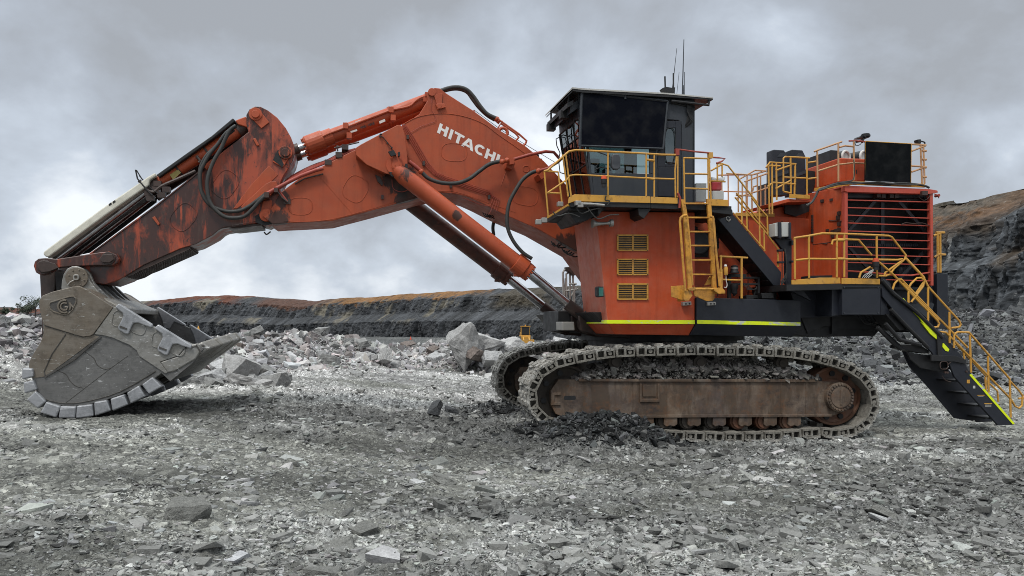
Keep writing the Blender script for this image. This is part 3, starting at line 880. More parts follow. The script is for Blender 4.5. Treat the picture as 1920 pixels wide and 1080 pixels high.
def by_px(pxx, pyy, Y, kind, wpx, label, i, **k):
    """a rock standing at photo column pxx, distance Y, its width measured in photo pixels"""
    x = (pxx - 960) / FPX * Y
    if pyy and pyy > 800:        # foreground: stand it on the floor where the eye line meets the floor
        for _ in range(6):
            x = (pxx - 960) / FPX * Y
            Y = FPX * (CAMH - float(ground_h(np.array([x]), np.array([Y]))[0]) - 0.04) / (pyy + wpx * 0.18 - HORY)
        x = (pxx - 960) / FPX * Y; pyy = None; k.setdefault('zoff', 0.03)
    o = rock(kind, x, Y, wpx * Y / FPX, label, i=i, **k)
    if pyy: o.location.z = CAMH - (pyy - HORY) / FPX * Y
    return o
by_px(903, 645, 42.5, 'pale', 76, 'largest pale block with a slanted face atop the heap beside the track', 3, rot=(0.1, 0.25, 0.4), sxyz=(1, 1, 0.9), name='boulder', cat='boulder')
by_px(868, 648, 41.5, 'pale', 62, 'pale wedge shaped boulder leaning left of the largest block', 5, rot=(0.2, -0.6, 0.2), name='boulder', cat='boulder', sxyz=(1, 1, 1.25))
by_px(890, 664, 41.0, 'brown', 40, 'reddish brown boulder below the largest pale blocks', 2, name='boulder', cat='boulder')
by_px(952, 652, 43, 'pale', 56, 'pale angular boulder just left of the far track', 7, name='boulder', cat='boulder')
by_px(925, 672, 40.5, 'white', 44, 'whitish boulder in front of the heap beside the far track', 1, name='boulder', cat='boulder')
by_px(455, 692, 29, 'pale', 62, 'big pale boulder right of the bucket lip, split by a ridge', 4, rot=(0.2, 0.4, 1.0), name='boulder', cat='boulder')
by_px(398, 706, 27.5, 'grey', 52, 'flat grey boulder lying right behind the bucket', 6, name='boulder', cat='boulder', sxyz=(1.2, 1, 0.7))
by_px(352, 722, 25.5, 'grey', 44, 'grey boulder half hidden by the bucket bottom', 2, name='boulder', cat='boulder')
by_px(460, 716, 26.5, 'pale', 50, 'low pale slab in front of the big boulder right of the bucket', 8, name='boulder', cat='boulder', sxyz=(1.3, 1, 0.55))
by_px(605, 622, 42, 'grey', 30, 'grey block on the top of the middle rubble heap', 3, name='boulder', cat='boulder')
by_px(482, 622, 38.5, 'grey', 26, 'grey rock on the crest right above the bucket lip', 1, name='boulder', cat='boulder')
by_px(680, 643, 43, 'grey', 27, 'dark sided grey block on the right end of the middle heap', 6, name='boulder', cat='boulder')
by_px(725, 668, 40, 'pale', 26, 'pale leaning block at the foot of the heap, mid picture', 5, name='boulder', cat='boulder', sxyz=(0.8, 1, 1.3))
by_px(702, 670, 40, 'pale', 17, 'small upright pale block left of the leaning block', 0, name='boulder', cat='boulder', sxyz=(0.8, 0.9, 1.3))
by_px(818, 764, 21.5, 'dark', 30, 'dark flat boulder on the floor left of the far track', 4, name='boulder', cat='boulder', sxyz=(1.2, 1, 0.7))
by_px(845, 768, 20.8, 'dark', 26, 'dark low rock next to the dark flat boulder', 7, sxyz=(1.3, 1, 0.6))
by_px(668, 701, 33, 'grey', 28, 'flat grey rock alone on the pale floor', 2, sxyz=(1.2, 1, 0.55))
by_px(342, 955, 11.9, 'dirty', 84, 'humped mud coated boulder in the left foreground', 5, rot=(0.15, 0.1, 0.4), name='boulder', cat='boulder', sxyz=(1, 0.9, 1.05))
by_px(96, 978, 11.2, 'dirty', 64, 'low wide muddy rock at the left edge foreground', 8, sxyz=(1.2, 1, 0.6))
by_px(680, 985, 11.0, 'dirty', 52, 'brownish grey rock in the centre foreground', 3, sxyz=(1.1, 1, 0.85))
by_px(632, 1012, 10.3, 'dirty', 62, 'long low rock below the centre foreground rock', 7, sxyz=(1.25, 1, 0.6))
by_px(832, 888, 15.0, 'dirty', 60, 'flat pale green grey slab in the middle foreground', 2, sxyz=(1.3, 1, 0.55))
by_px(770, 885, 15.2, 'pale', 30, 'pale split stone left of the flat slab', 6)
by_px(748, 886, 15.2, 'pale', 24, 'small pinkish pale stone left of the split stone', 5)
by_px(722, 1056, 9.4, 'dirty', 50, 'pitted grey stone at the bottom centre edge', 1, sxyz=(1.2, 1, 0.7))
by_px(606, 1066, 9.3, 'dirty', 66, 'dark olive rock at the bottom edge left of centre', 4, sxyz=(1.2, 1, 0.8))
by_px(895, 1062, 9.4, 'dirty', 58, 'pointed muddy rock at the bottom edge near centre', 0)
by_px(990, 1030, 10.2, 'dirty', 68, 'muddy boulder right of bottom centre', 8, sxyz=(1.2, 1, 0.8))
by_px(1095, 1046, 9.7, 'dirty', 70, 'crumbling muddy boulder right of centre foreground', 6, sxyz=(1.2, 1, 0.7))
by_px(1300, 1018, 10.3, 'grey', 58, 'grey faceted rock in the right foreground', 2, sxyz=(1.2, 1, 0.7))
by_px(1330, 900, 14.2, 'dirty', 44, 'brown grey slab in the foreground below the track middle', 5, sxyz=(1.3, 1, 0.6))
by_px(1395, 857, 16.2, 'pale', 26, 'pale pointed stone just below the near track', 3)
by_px(1690, 935, 13, 'pale', 62, 'whitish flat rock in the right foreground', 7, sxyz=(1.4, 1, 0.45))
by_px(1665, 955, 12.3, 'dirty', 56, 'dark layered rock in front of the whitish flat rock', 1, sxyz=(1.4, 1, 0.5))
by_px(1790, 995, 11.2, 'grey', 40, 'dark grey stone at the right foreground', 4, sxyz=(1.2, 1, 0.6))
by_px(1640, 920, 13.5, 'white', 30, 'small white stone left of the whitish flat rock', 0)
by_px(1880, 640, 60, 'dark', 34, 'large dark block on the slope at the right edge', 3, name='boulder', cat='boulder')
by_px(1655, 686, 47, 'dark', 24, 'dark boulder on the slope right of the rear of the track', 6, name='boulder', cat='boulder')
by_px(1530, 660, 52, 'dark', 20, 'dark rock on the slope above the rear of the near track', 2)
by_px(1555, 672, 50, 'pale', 16, 'bright pale rock on the dark slope above the track', 5)
def group_rocks(n, i0, i1, kinds, wts, smin, smax, label, group, spread=2.0, pw=2.0):
    x, y = ridge_pts(n, i0, i1, spread)
    for a, b in zip(x, y):
        kd = random.choices(kinds, wts)[0]; sz = smin + (smax - smin) * random.random() ** pw
        word = ('large' if sz > 0.5 * (smin + smax) else 'small') + ' ' + kd
        rock(kd, float(a), float(b), sz, word + ' ' + label, word + ' ' + group, zoff=random.uniform(0.05, 0.3))
for k in range(44):      # blocks spilled towards the camera from the heap, right of the bucket lip
    pxx = random.uniform(300, 530); Y = random.uniform(25.5, 33)
    kd = random.choice(['pale', 'grey', 'white', 'pale']); sz = random.uniform(0.35, 0.95); word = ('large ' if sz > .65 else 'small ') + kd
    rock(kd, (pxx - 960) / FPX * Y, Y, sz, word + ' block spilled on the floor just right of the bucket', word + ' blocks spilled beside the bucket', zoff=random.uniform(.1, .3))
group_rocks(62, 0.6, 3.9, ['pinkish', 'grey', 'pale'], [3, 4, 3], 0.35, 0.95, 'rock in the heap left of and behind the bucket', 'rocks of the left heap')
group_rocks(96, 4.6, 9.6, ['pale', 'grey', 'pinkish', 'brown'], [5, 4, 3, 1], 0.35, 1.05, 'rock in the long middle heap under the boom', 'rocks of the middle heap')
group_rocks(60, 11, 15, ['pale', 'white', 'grey', 'brown'], [5, 3, 3, 1], 0.4, 1.15, 'rock in the heap beside the far track', 'rocks of the heap beside the track', 1.8)
for k in range(46):
    Y = random.uniform(42, 80); r_ = random.uniform(0.3, 0.72); sz = random.uniform(0.5, 1.5); word = 'large' if sz > 1 else 'small'; wh = 'upper' if Y > 62 else 'lower'
    rock('dark', r_ * Y, Y, sz, word + ' dark block on the ' + wh + ' slope below the right-hand pit face', word + ' blocks of the ' + wh + ' dark slope')

# ------------------------------------------------------------ pit walls
def wall_strip(name, path, label, nu, nv, colf, bench, seed, depth):
    """path rows: photo column, distance, photo row of the crest, ground z. bench: (height fraction, set-back fraction) profile"""
    P = np.array(path, float)
    cum = np.concatenate([[0], np.cumsum(np.hypot(np.diff(P[:, 0]), 0 * np.diff(P[:, 0])))]); cum /= cum[-1]
    u = np.linspace(0, 1, nu)
    c0 = np.interp(u, cum, P[:, 0]); D = np.interp(u, cum, P[:, 1]); crest = np.interp(u, cum, P[:, 2]); g0 = np.interp(u, cum, P[:, 3])
    X = (c0 - 960) / FPX * D
    Htop = CAMH + (HORY - crest) / FPX * (D + depth) - g0
    b = np.array(bench)
    v = np.linspace(0, 1, nv)
    hf = np.interp(v, b[:, 0], b[:, 1]); sf = np.interp(v, b[:, 0], b[:, 2])
    # direction into the rock: away from the camera
    tx = np.gradient(X); ty = np.gradient(D)
    L = np.hypot(tx, ty); nx, ny = -ty / L, tx / L
    k = np.ones(25) / 25
    nx = np.convolve(np.pad(nx, 12, 'edge'), k, 'valid'); ny = np.convolve(np.pad(ny, 12, 'edge'), k, 'valid')
    arc = np.concatenate([[0], np.cumsum(np.hypot(np.diff(X), np.diff(D)))])
    U, Vv = np.meshgrid(np.arange(nu), np.arange(nv), indexing='xy')
    A = arc[U]; H = Htop[U] * hf[Vv]; S = depth * sf[Vv]
    steep = np.gradient(hf)[Vv] / (np.gradient(hf)[Vv] + 0.35 * np.gradient(sf)[Vv] + 1e-6)
    wob = depth * 0.22 * (fbm(A * 0.02, H * 0.03, 4, seed) - 0.5) + 3.2 * (fbm(A * 0.10, H * 0.06, 4, seed + 3) - 0.5)
    colm = 1.0 * np.abs(fbm(A * 0.55, H * 0.10, 4, seed + 7) - 0.5) * 2
    d1, d2, rv = cells(A * 0.55 + 0.5 * fbm(A, H, 2, 4), H * 0.11, seed + 8)
    blocks = np.clip((d2 - d1) * 2, 0, 1) * rv * 0.8
    fine = 0.5 * (fbm(A * 1.6, H * 1.6, 3, seed + 12) - 0.5)
    disp = S + wob * 1.25 + steep * (colm * 3.0 - 2.0 * blocks) + fine * 1.7
    Z = g0[U] + H + (1 - steep) * 0.9 * (fbm(A * 0.3, S * 0.3, 4, seed + 14) - 0.5)
    PX = X[U] + nx[U] * disp; PY = D[U] + ny[U] * disp
    C = colf(c0[U], hf[Vv], A, H, steep)
    V3 = np.stack([PX.ravel(), PY.ravel(), Z.ravel()], 1)
    o = grid_mesh(name, V3, nu, nv, C.reshape(-1, 3), WALL_M, smooth=False)
    tag(o, label, 'pit wall')
    return o
def mixc3(c, col, f): return c * (1 - f[..., None]) + np.array(col) * f[..., None]
def far_cols(c0, hf, A, H, steep):
    n = fbm(A * 0.06, H * 0.14, 5, 61); f = fbm(A * 0.5, H * 0.12, 5, 62); q = fbm(A * 1.2, H * 1.2, 3, 63)
    base = np.zeros(c0.shape + (3,)) + np.array([0.047, 0.050, 0.055])
    st = fbm(A * 1.1, H * 0.09, 4, 68)
    base = base * (0.25 + 2.6 * np.clip(st - 0.3, 0, 1) + 1.1 * np.clip(f - 0.2, 0, 1) + 0.5 * q)[..., None]
    base = mixc3(base, (0.07, 0.073, 0.076), 0.22 * (1 - steep) * q + 0 * c0)
    base = mixc3(base, (0.26, 0.23, 0.17), sst(fbm(A * 0.09, H * 0.16, 4, 66), 0.57, 0.66) * sst(f, 0.44, 0.58) * 0.7 * sst(hf, 0.30, 0.5))
    base = mixc3(base, (0.09, 0.07, 0.04), sst(n, 0.46, 0.6) * 0.7 * sst(c0, 760, 900) * sst(hf, 0.55, 0.7))
    top = sst(hf + 0.20 * (q - 0.5) + 0.30 * (n - 0.5), 0.80, 0.88)
    red = (sst(c0, 200, 250) * (1 - sst(c0 + 90 * (n - .5), 390, 440)) + sst(c0, -200, 0) * (1 - sst(c0, 60, 110)))
    base = mixc3(base, (0.15, 0.052, 0.028), top * np.clip(red, 0, 1))
    org = sst(c0 + 60 * (n - .5), 545, 600) * (1 - sst(c0 + 80 * (q - .5), 820, 860))
    oc = np.array([0.27, 0.135, 0.048]) * (0.65 + 0.75 * f)[..., None]
    base = base * (1 - (top * org)[..., None]) + oc * (top * org)[..., None]
    base = mixc3(base, (0.13, 0.055, 0.03), top * sst(c0, 430, 460) * (1 - sst(c0, 540, 580)) * 0.8)
    return base
FAR = [(-700, 300, 560, -3), (-200, 290, 574, -3), (20, 280, 582, -3), (50, 280, 574, -3), (90, 280, 570, -3), (240, 275, 562, -3), (300, 272, 556, -3), (370, 268, 554, -3), (460, 265, 560, -3), (525, 262, 566, -3), (560, 260, 560, -3), (620, 256, 557, -3),
       (690, 250, 551, -3), (760, 244, 548, -3), (820, 238, 544, -3), (900, 228, 541, -3), (1000, 214, 537, -3), (1090, 200, 532, -3), (1250, 180, 520, -2), (1450, 160, 490, -1), (1600, 150, 450, 0), (1900, 150, 380, 0)]
BENCH_FAR = [(0, 0, 0), (0.28, 0.40, 0.10), (0.42, 0.56, 0.36), (0.76, 0.84, 0.50), (0.90, 0.985, 0.80), (1.0, 1.0, 1.6)]
wall_strip('pit_wall', FAR, 'long dark far pit wall with an orange and red earth crest', 2100, 120, far_cols, BENCH_FAR, 100, 26)
def near_cols(c0, hf, A, H, steep):
    n = fbm(A * 0.10, H * 0.16, 5, 71); f = fbm(A * 0.9, H * 0.22, 5, 72); q = fbm(A * 2.2, H * 2.2, 3, 73)
    base = np.zeros(c0.shape + (3,)) + np.array([0.062, 0.068, 0.075])
    st = fbm(A * 2.0, H * 0.16, 4, 78)
    base = base * (0.1 + 3.2 * np.clip(st - 0.3, 0, 1) + 1.5 * np.clip(f - 0.25, 0, 1) + 0.6 * q)[..., None]
    base = mixc3(base, (0.34, 0.35, 0.35), sst(fbm(A * 0.30, H * 0.20, 4, 76), 0.60, 0.68) * sst(f, 0.46, 0.6) * 0.8)
    base = mixc3(base, (0.075, 0.077, 0.080), 0.3 * (1 - steep) * q)
    base = mixc3(base, (0.11, 0.07, 0.035), sst(n, 0.48, 0.62) * 0.55 * sst(hf, 0.2, 0.4))
    t = hf + 0.14 * (n - 0.5) + 0.05 * (q - 0.5) + 0.0006 * (1800 - c0)
    base = mixc3(base, (0.095, 0.070, 0.054), sst(t, 0.70, 0.76) * 0.9)
    base = base * (0.55 + 0.9 * q)[..., None]
    oc = np.array([0.16, 0.088, 0.045]) * (0.6 + 0.8 * f)[..., None]
    k = (sst(t, 0.76, 0.84) * (1 - 0.85 * sst(c0 + 120 * (n - .5), 1790, 1860)) * (0.15 + 0.85 * sst(0.5 * q + 0.5 * n, 0.42, 0.6)))[..., None]
    base = base * (1 - k) + oc * k
    g2 = sst(hf, 0.86, 0.9) * (1 - sst(c0, 1775, 1800))
    base = mixc3(base, (0.13, 0.12, 0.10), g2 * 0.7)
    return base
NEARW = [(1480, 128, 425, 3.5), (1640, 112, 402, 4), (1755, 101, 386, 4.2), (1790, 99, 378, 4.2), (1830, 95, 364, 4.3), (1870, 92, 350, 4.3), (1894, 90, 340, 4.3), (1900, 78, 318, 4.3), (1925, 75, 300, 4.3), (2000, 72, 290, 4.3), (2200, 64, 262, 4.3), (2600, 52, 220, 4.3)]
BENCH_N = [(0, -0.1, -0.05), (0.05, 0.0, 0.0), (0.38, 0.34, 0.10), (0.46, 0.42, 0.30), (0.70, 0.70, 0.38), (0.93, 0.99, 0.85), (1.0, 1.0, 1.6)]
wall_strip('pit_wall', NEARW, 'high dark blasted pit wall at the right with a brown earth top', 1300, 260, near_cols, BENCH_N, 200, 14)
# ============================================================ the mining excavator
MACH = empty('mining_excavator', (CENTRE[0], CENTRE[1], 0), UP.yaw)
tag(MACH, 'huge orange tracked mining excavator resting its worn steel bucket on the pit floor', 'excavator')
def part(name, bm, mat, parent=None, **k):
    return link(name, bm, mat, parent or MACH, **k)
def lab(o, s):
    o['label'] = s
    return o

# ------------------------------------------------------------ crawler tracks (own frame, the body is swung on them)
UCROT = UC.yaw - UP.yaw
def U(k, p, w): return pt(k, p, w, UC)
LOOP = [(985, 742), (990, 715), (1004, 694), (1026, 677), (1058, 666), (1100, 658), (1150, 651), (1220, 648), (1300, 647), (1380, 648), (1450, 650), (1505, 655),
        (1560, 668), (1598, 680), (1628, 700), (1646, 727), (1652, 757), (1646, 786), (1628, 808), (1600, 820), (1565, 825), (1530, 819), (1492, 826), (1440, 829), (1380, 830), (1300, 829),
        (1220, 824), (1150, 820), (1090, 816), (1040, 808), (1006, 792), (990, 768)]
def loop_path(w):
    q = [U(0, p, w) for p in LOOP]
    q = [Vector((v.x, v.z)) for v in q]
    return q
SH = 0.26                                   # shoe height
PITCH = (U(0, (1229, 650), -3.5) - U(0, (1191, 650), -3.5)).length
def shoe_mesh():
    bm = B(); p = PITCH; h = SH / 2
    # hollow end: a frame of bars round two openings
    body = [(-.50, -.35), (-.46, .62), (-.30, .95), (.22, .95), (.30, .62), (.50, .55), (.50, -.55), (.30, -.8), (-.34, -.9)]
    prism(bm, [(a * p * 0.95, b * h) for a, b in body], 0.20, 1.36)
    def bar(x0, x1, z0, z1, y0=0.0, y1=0.21): box(bm, (x0 * p, y0, z0 * h), (x1 * p, y1, z1 * h))
    bar(-.46, .26, .58, .98); bar(-.45, .46, -.92, -.56)
    bar(-.46, -.36, -.56, .58); bar(-.06, .04, -.56, .58); bar(.40, .46, -.56, .5, .01); bar(.07, .40, .34, .52)
    prism(bm, [(x * p, z * h) for x, z in ((.28, .52), (.28, .96), (.38, .7), (.49, .55), (.49, .5))], 0.0, 0.10)
    # pin boss in the rear opening and ground lugs
    cyl(bm, (0.24 * p, 0.02, -0.05 * h), (0.24 * p, 0.1, -0.05 * h), 0.05, 10)
    for y in (0.08, 0.55, 1.0):
        prism(bm, [(x * p, z * h) for x, z in ((-.36, .95), (-.30, 1.35), (-.10, 1.4), (-.04, .95))], y, y + 0.3)
    rs = random.Random(3)
    # caked mud on the tread
    for i in range(16):
        x, y, s = rs.uniform(-.4, .35) * p, rs.uniform(0.04, 1.28), rs.uniform(0.035, 0.085)
        m_ = Matrix.Translation((x, y, h * 0.98)) @ Matrix.Diagonal((s * 1.2, s * 1.5, s * 0.45, 1))
        bmesh.ops.create_icosphere(bm, subdivisions=1, radius=1.0, matrix=m_)
    # guide lugs inside
    box(bm, (-.16 * p, .55, -1.5 * h), (.16 * p, .68, -.8 * h)); box(bm, (-.16 * p, .90, -1.5 * h), (.16 * p, 1.03, -.8 * h))
    me = bpy.data.meshes.new('track_shoe')
    bmesh.ops.recalc_face_normals(bm, faces=bm.faces)
    bm.to_mesh(me); bm.free(); me.materials.append(SHOE)
    return me
SHOE_ME = shoe_mesh()
def crawler(w, inner):
    """w: outer face of the shoes (towards the camera for the near track)"""
    d0 = w - (-3.5)
    fr = B()
    def tr(k, pts, a, b):
        q = [U(k, p_, -3.5) for p_ in pts]
        prism(fr, [(v.x, v.z) for v in q], a, b)
    outl = [(1052, 713), (1545, 716), (1588, 719), (1604, 733), (1606, 757), (1592, 776), (1574, 782), (1064, 785), (1047, 779), (1038, 762), (1037, 735)]
    tr(0, outl, w + 0.30, w + 1.05)
    tr(0, [(1062, 781), (1570, 778.5), (1570, 783.5), (1062, 787)], w + 0.24, w + 0.6)
    tr(0, [(1090, 711.5), (1545, 713), (1545, 718), (1090, 717)], w + 0.25, w + 0.6)
    # towing lugs, slot rims and welded seams on the side plate
    for a in ([(1038, 738), (1056, 738), (1056, 743), (1044, 743), (1044, 757), (1056, 757), (1056, 762), (1038, 762)],
              [(1206, 721), (1210, 721), (1210, 751), (1240, 751), (1240, 721), (1244, 721), (1244, 756), (1206, 756)]):
        tr(0, a, w + 0.26, w + 0.35)
    tr(0, [(1212, 723), (1238, 723), (1238, 746), (1212, 746)], w + 0.28, w + 0.33)
    for x in (1193, 1475, 1522): tr(0, [(x, 719), (x + 1.5, 719), (x + 1.5, 778), (x, 778)], w + 0.287, w + 0.32)
    f = link('crawler_track', fr, RUSTFRAME, MACH, bevel=0.012)
    f.rotation_euler = (0, 0, UCROT)
    f['label'] = 'near muddy crawler track with rusty side frame' if inner < 0 else 'far muddy crawler track behind the near one'
    s = B(); tr2 = [U(0, p_, -3.5) for p_ in [(1063, 745.5), (1064, 744), (1083, 744), (1085, 746), (1085, 750), (1083, 752), (1064, 752), (1062, 750)]]
    prism(s, [(v.x, v.z) for v in tr2], w + 0.296, w + 0.31); link('slot', s, BLACK, f)
    # shoes
    q = loop_path(-3.5)
    q = q + [q[0]]
    seg = [0]
    for a, b in zip(q[:-1], q[1:]): seg.append(seg[-1] + (b - a).length)
    N = round(seg[-1] / PITCH)
    off = SH / 2
    def at(d):
        d = d % seg[-1]
        for i in range(len(q) - 1):
            if seg[i + 1] >= d:
                t = (d - seg[i]) / (seg[i + 1] - seg[i]); return q[i] + (q[i + 1] - q[i]) * t
        return q[0]
    step = seg[-1] / N
    for i in range(N):
        d = (i + 0.3) * step
        a, b = at(d), at(d + step)
        mid = (a + b) / 2; dv = (b - a); ang = math.atan2(dv.y, dv.x)
        nrm = Vector((-math.sin(ang), math.cos(ang)))
        c = mid - nrm * off
        o = bpy.data.objects.new('track_shoe', SHOE_ME); COL.objects.link(o); o.parent = f
        o.location = (c.x, w if inner < 0 else w, c.y)
        o.rotation_euler = (0, -ang + random.uniform(-.03, .03), 0)
        o.scale = (1, 1, 1)
    # idler, sprocket, rollers
    def wheel(name, cx_, cy_, r_, mat, hub, holes, w0=0.45, w1=0.95):
        bm = B()
        p0 = U(0, (cx_, cy_), -3.5); rr = abs(U(0, (cx_, cy_ - r_), -3.5).z - p0.z)
        pr = [(rr, 0.10), (rr, -0.0), (rr * .93, -0.02), (rr * .90, 0.06), (rr * .62, 0.10), (rr * .55, 0.04), (rr * .3, 0.02), (0.001, 0.02)]
        n = 48; rings = []
        prof = [(rr, w1 - w0)] + pr
        for r0, y0 in prof:
            rings.append([bm.verts.new((p0.x + r0 * math.cos(2 * math.pi * j / n), w + w0 + y0, p0.z + r0 * math.sin(2 * math.pi * j / n))) for j in range(n)])
        for i in range(len(rings) - 1):
            for j in range(n): bm.faces.new((rings[i][j], rings[i][(j + 1) % n], rings[i + 1][(j + 1) % n], rings[i + 1][j]))
        o = link(name, bm, mat, f, smooth=True)
        hb = B()
        for j in range(holes):
            a = 2 * math.pi * (j + 0.3) / holes
            hx, hz = p0.x + rr * .76 * math.cos(a), p0.z + rr * .76 * math.sin(a)
            cyl(hb, (hx, w + w0 + 0.03, hz), (hx, w + w0 + 0.2, hz), rr * 0.095, 14)
        link('lightening_hole', hb, BLACK, f)
        return p0, rr
    wheel('idler_wheel', 1068, 744, 57, WHEELDIRT, 0, 8)
    p0, rr = wheel('drive_sprocket', 1580, 745, 56, WHEELRUST, 0, 9, w0=0.40)
    hb = B()
    c = U(0, (1583, 746), -3.5); r = abs(U(0, (1583, 718), -3.5).z - c.z)
    cyl(hb, (c.x, w + 0.16, c.z), (c.x, w + 0.6, c.z), r, 40)
    cyl(hb, (c.x, w + 0.14, c.z), (c.x, w + 0.2, c.z), r * 0.72, 36)
    for j in range(26):
        a = 2 * math.pi * j / 26
        cyl(hb, (c.x + r * .86 * math.cos(a), w + 0.125, c.z + r * .86 * math.sin(a)), (c.x + r * .86 * math.cos(a), w + 0.2, c.z + r * .86 * math.sin(a)), 0.034, 6)
    box(hb, (c.x - 0.03, w + 0.12, c.z - r * .5), (c.x + 0.03, w + 0.16, c.z + r * .5))
    link('hub_cover', hb, RUSTFRAME, f, bevel=0.008)
    for x in (1121, 1166, 1211, 1256, 1301, 1349, 1398, 1446, 1492):
        bm = B(); c = U(0, (x, 793), -3.5); r = 0.22
        cyl(bm, (c.x, w + 0.42, c.z), (c.x, w + 0.95, c.z), r, 24); cyl(bm, (c.x, w + 0.36, c.z), (c.x, w + 0.42, c.z), r * .8, 24)
        link('bottom_roller', bm, WHEELRUST if x > 1380 else WHEELDIRT, f, smooth=True)
        bk = B(); bx = c.x + 0.11
        prism(bk, [(bx - .16, c.z + .12), (bx + .19, c.z + .12), (bx + .19, c.z - .08), (bx + .1, c.z - .13), (bx + .0, c.z - .10), (bx - .1, c.z - .13), (bx - .16, c.z - .08)], w + 0.27, w + 0.5)
        link('roller_bracket', bk, RUSTFRAME, f, bevel=0.012)
    for x, y in ((1161, 680), (1323, 681), (1480, 682)):
        bm = B(); c = U(0, (x, y), -3.5)
        cyl(bm, (c.x, w + 0.35, c.z), (c.x, w + 0.95, c.z), 0.17, 24); cyl(bm, (c.x, w + 0.30, c.z), (c.x, w + 0.35, c.z), 0.10, 20)
        box(bm, (c.x - 0.1, w + 0.4, c.z - 0.5), (c.x + 0.1, w + 0.8, c.z))
        link('carrier_roller', bm, WHEELDIRT, f, smooth=True)
    # mud and stones packed on top of the frame
    n = 8000 if inner < 0 else 700
    a0 = U(0, (1085, 714), -3.5); a1 = U(0, (1548, 714), -3.5)
    t = RNG.random(n); yy = w + 0.28 + 0.85 * RNG.random(n) ** 1.4
    prof = np.interp(t, [0, .03, .1, .2, .5, .75, .88, .95, 1], [0.03, .16, .36, .54, .56, .54, .38, .20, .03]) * (0.75 + 0.5 * fbm(t * 14, yy * 2, 3, 9))
    zz = a0.z + t * (a1.z - a0.z) + RNG.random(n) * prof
    zz = np.minimum(zz, a0.z + t * (a1.z - a0.z) + prof * (0.45 + (yy - w - 0.28) * 2.0))
    sz = np.clip(0.03 + 0.028 * RNG.pareto(2.2, n), 0.03, 0.26)
    scatter('packed_mud', a0.x + t * (a1.x - a0.x), yy, sz, stone_cols(n, 0.16, 0.38, (1.08, 1.0, 0.92), 1.3), sink=0.28, parent=f, z=zz, tilt=1.3, mat=MUD_M)
    core = B()
    tt = np.linspace(0, 1, 24)
    pf = np.interp(tt, [0, .03, .1, .2, .5, .75, .88, .95, 1], [0.0, .10, .26, .44, .48, .44, .30, .12, .0])
    prism(core, [(a0.x, a0.z)] + [(a0.x + float(s_) * (a1.x - a0.x), a0.z + float(h_) * 0.9) for s_, h_ in zip(tt, pf)] + [(a1.x, a1.z)], w + 0.78, w + 1.25)
    link('mud_bank', core, MUDB, f)
    return f
MUDB = m_stone('mud_bank', False, (0.30, 0.27, 0.235), 0.6, 0.8, 2.0)
MUD_M = m_stone('packed_mud', bump=0.6, sc=2.2, dark=0.7)
near_track = crawler(-3.5, -1)
far_track = crawler(2.14, 1)
# axle frame between the tracks and slewing ring
bm = B()
box(bm, (-1.9, -2.5, 0.75), (1.9, 2.9, 1.75)); box(bm, (-3.2, -2.6, 0.7), (-1.9, 2.9, 1.3)); box(bm, (1.9, -2.6, 0.7), (3.4, 2.9, 1.3))
o = part('axle_frame', bm, WHEELDIRT, bevel=0.03); o.rotation_euler = (0, 0, UCROT)
bm = B()
cyl(bm, (0, 0, 1.6), (0, 0, 2.62), 2.15, 56); cyl(bm, (0, 0, 2.45), (0, 0, 2.66), 2.35, 56)
part('slewing_ring', bm, BLACK, smooth=True)

# ------------------------------------------------------------ main frame and body modules
def zat(k, p, w): return pt(k, p, w).z
bm = B()
trace(bm, 0, [(1110, 585), (1660, 590), (1655, 612), (1640, 630), (1520, 632), (1490, 628), (1150, 628)], -2.9, 2.9)
trace(bm, 0, [(1500, 590), (1578, 592), (1655, 592), (1640, 622), (1600, 614), (1545, 612), (1515, 626)], -2.95, -2.9)
part('main_frame', bm, BLACK, bevel=0.02)
bm = B()
trace(bm, 0, [(1480, 540), (1578, 538), (1578, 594), (1500, 596), (1500, 606)], -3.1, -2.5)
trace(bm, 7, [(315, 995), (665, 985), (665, 1012), (330, 1028)], -3.6, -3.0)
trace(bm, 7, [(340, 1025), (420, 1020), (480, 1095)], -3.5, -3.4)
part('deck_bracket', bm, NAVY, bevel=0.01)
# counterweight at the rear, behind the stairs
bm = B()
P0 = pt(0, (1750, 512), -2.5)
box(bm, (5.7, -2.9, 2.7), (6.45, 2.9, 4.5))
part('counterweight', bm, NAVY, bevel=0.12)
bm = B()
trace(bm, 8, [(590, 160), (652, 158), (655, 470), (592, 470)], -3.1, -2.9)
trace(bm, 8, [(280, 235), (590, 232), (590, 500), (420, 400)], -2.95, -2.4)
part('rear_upright', bm, NAVY, bevel=0.01)

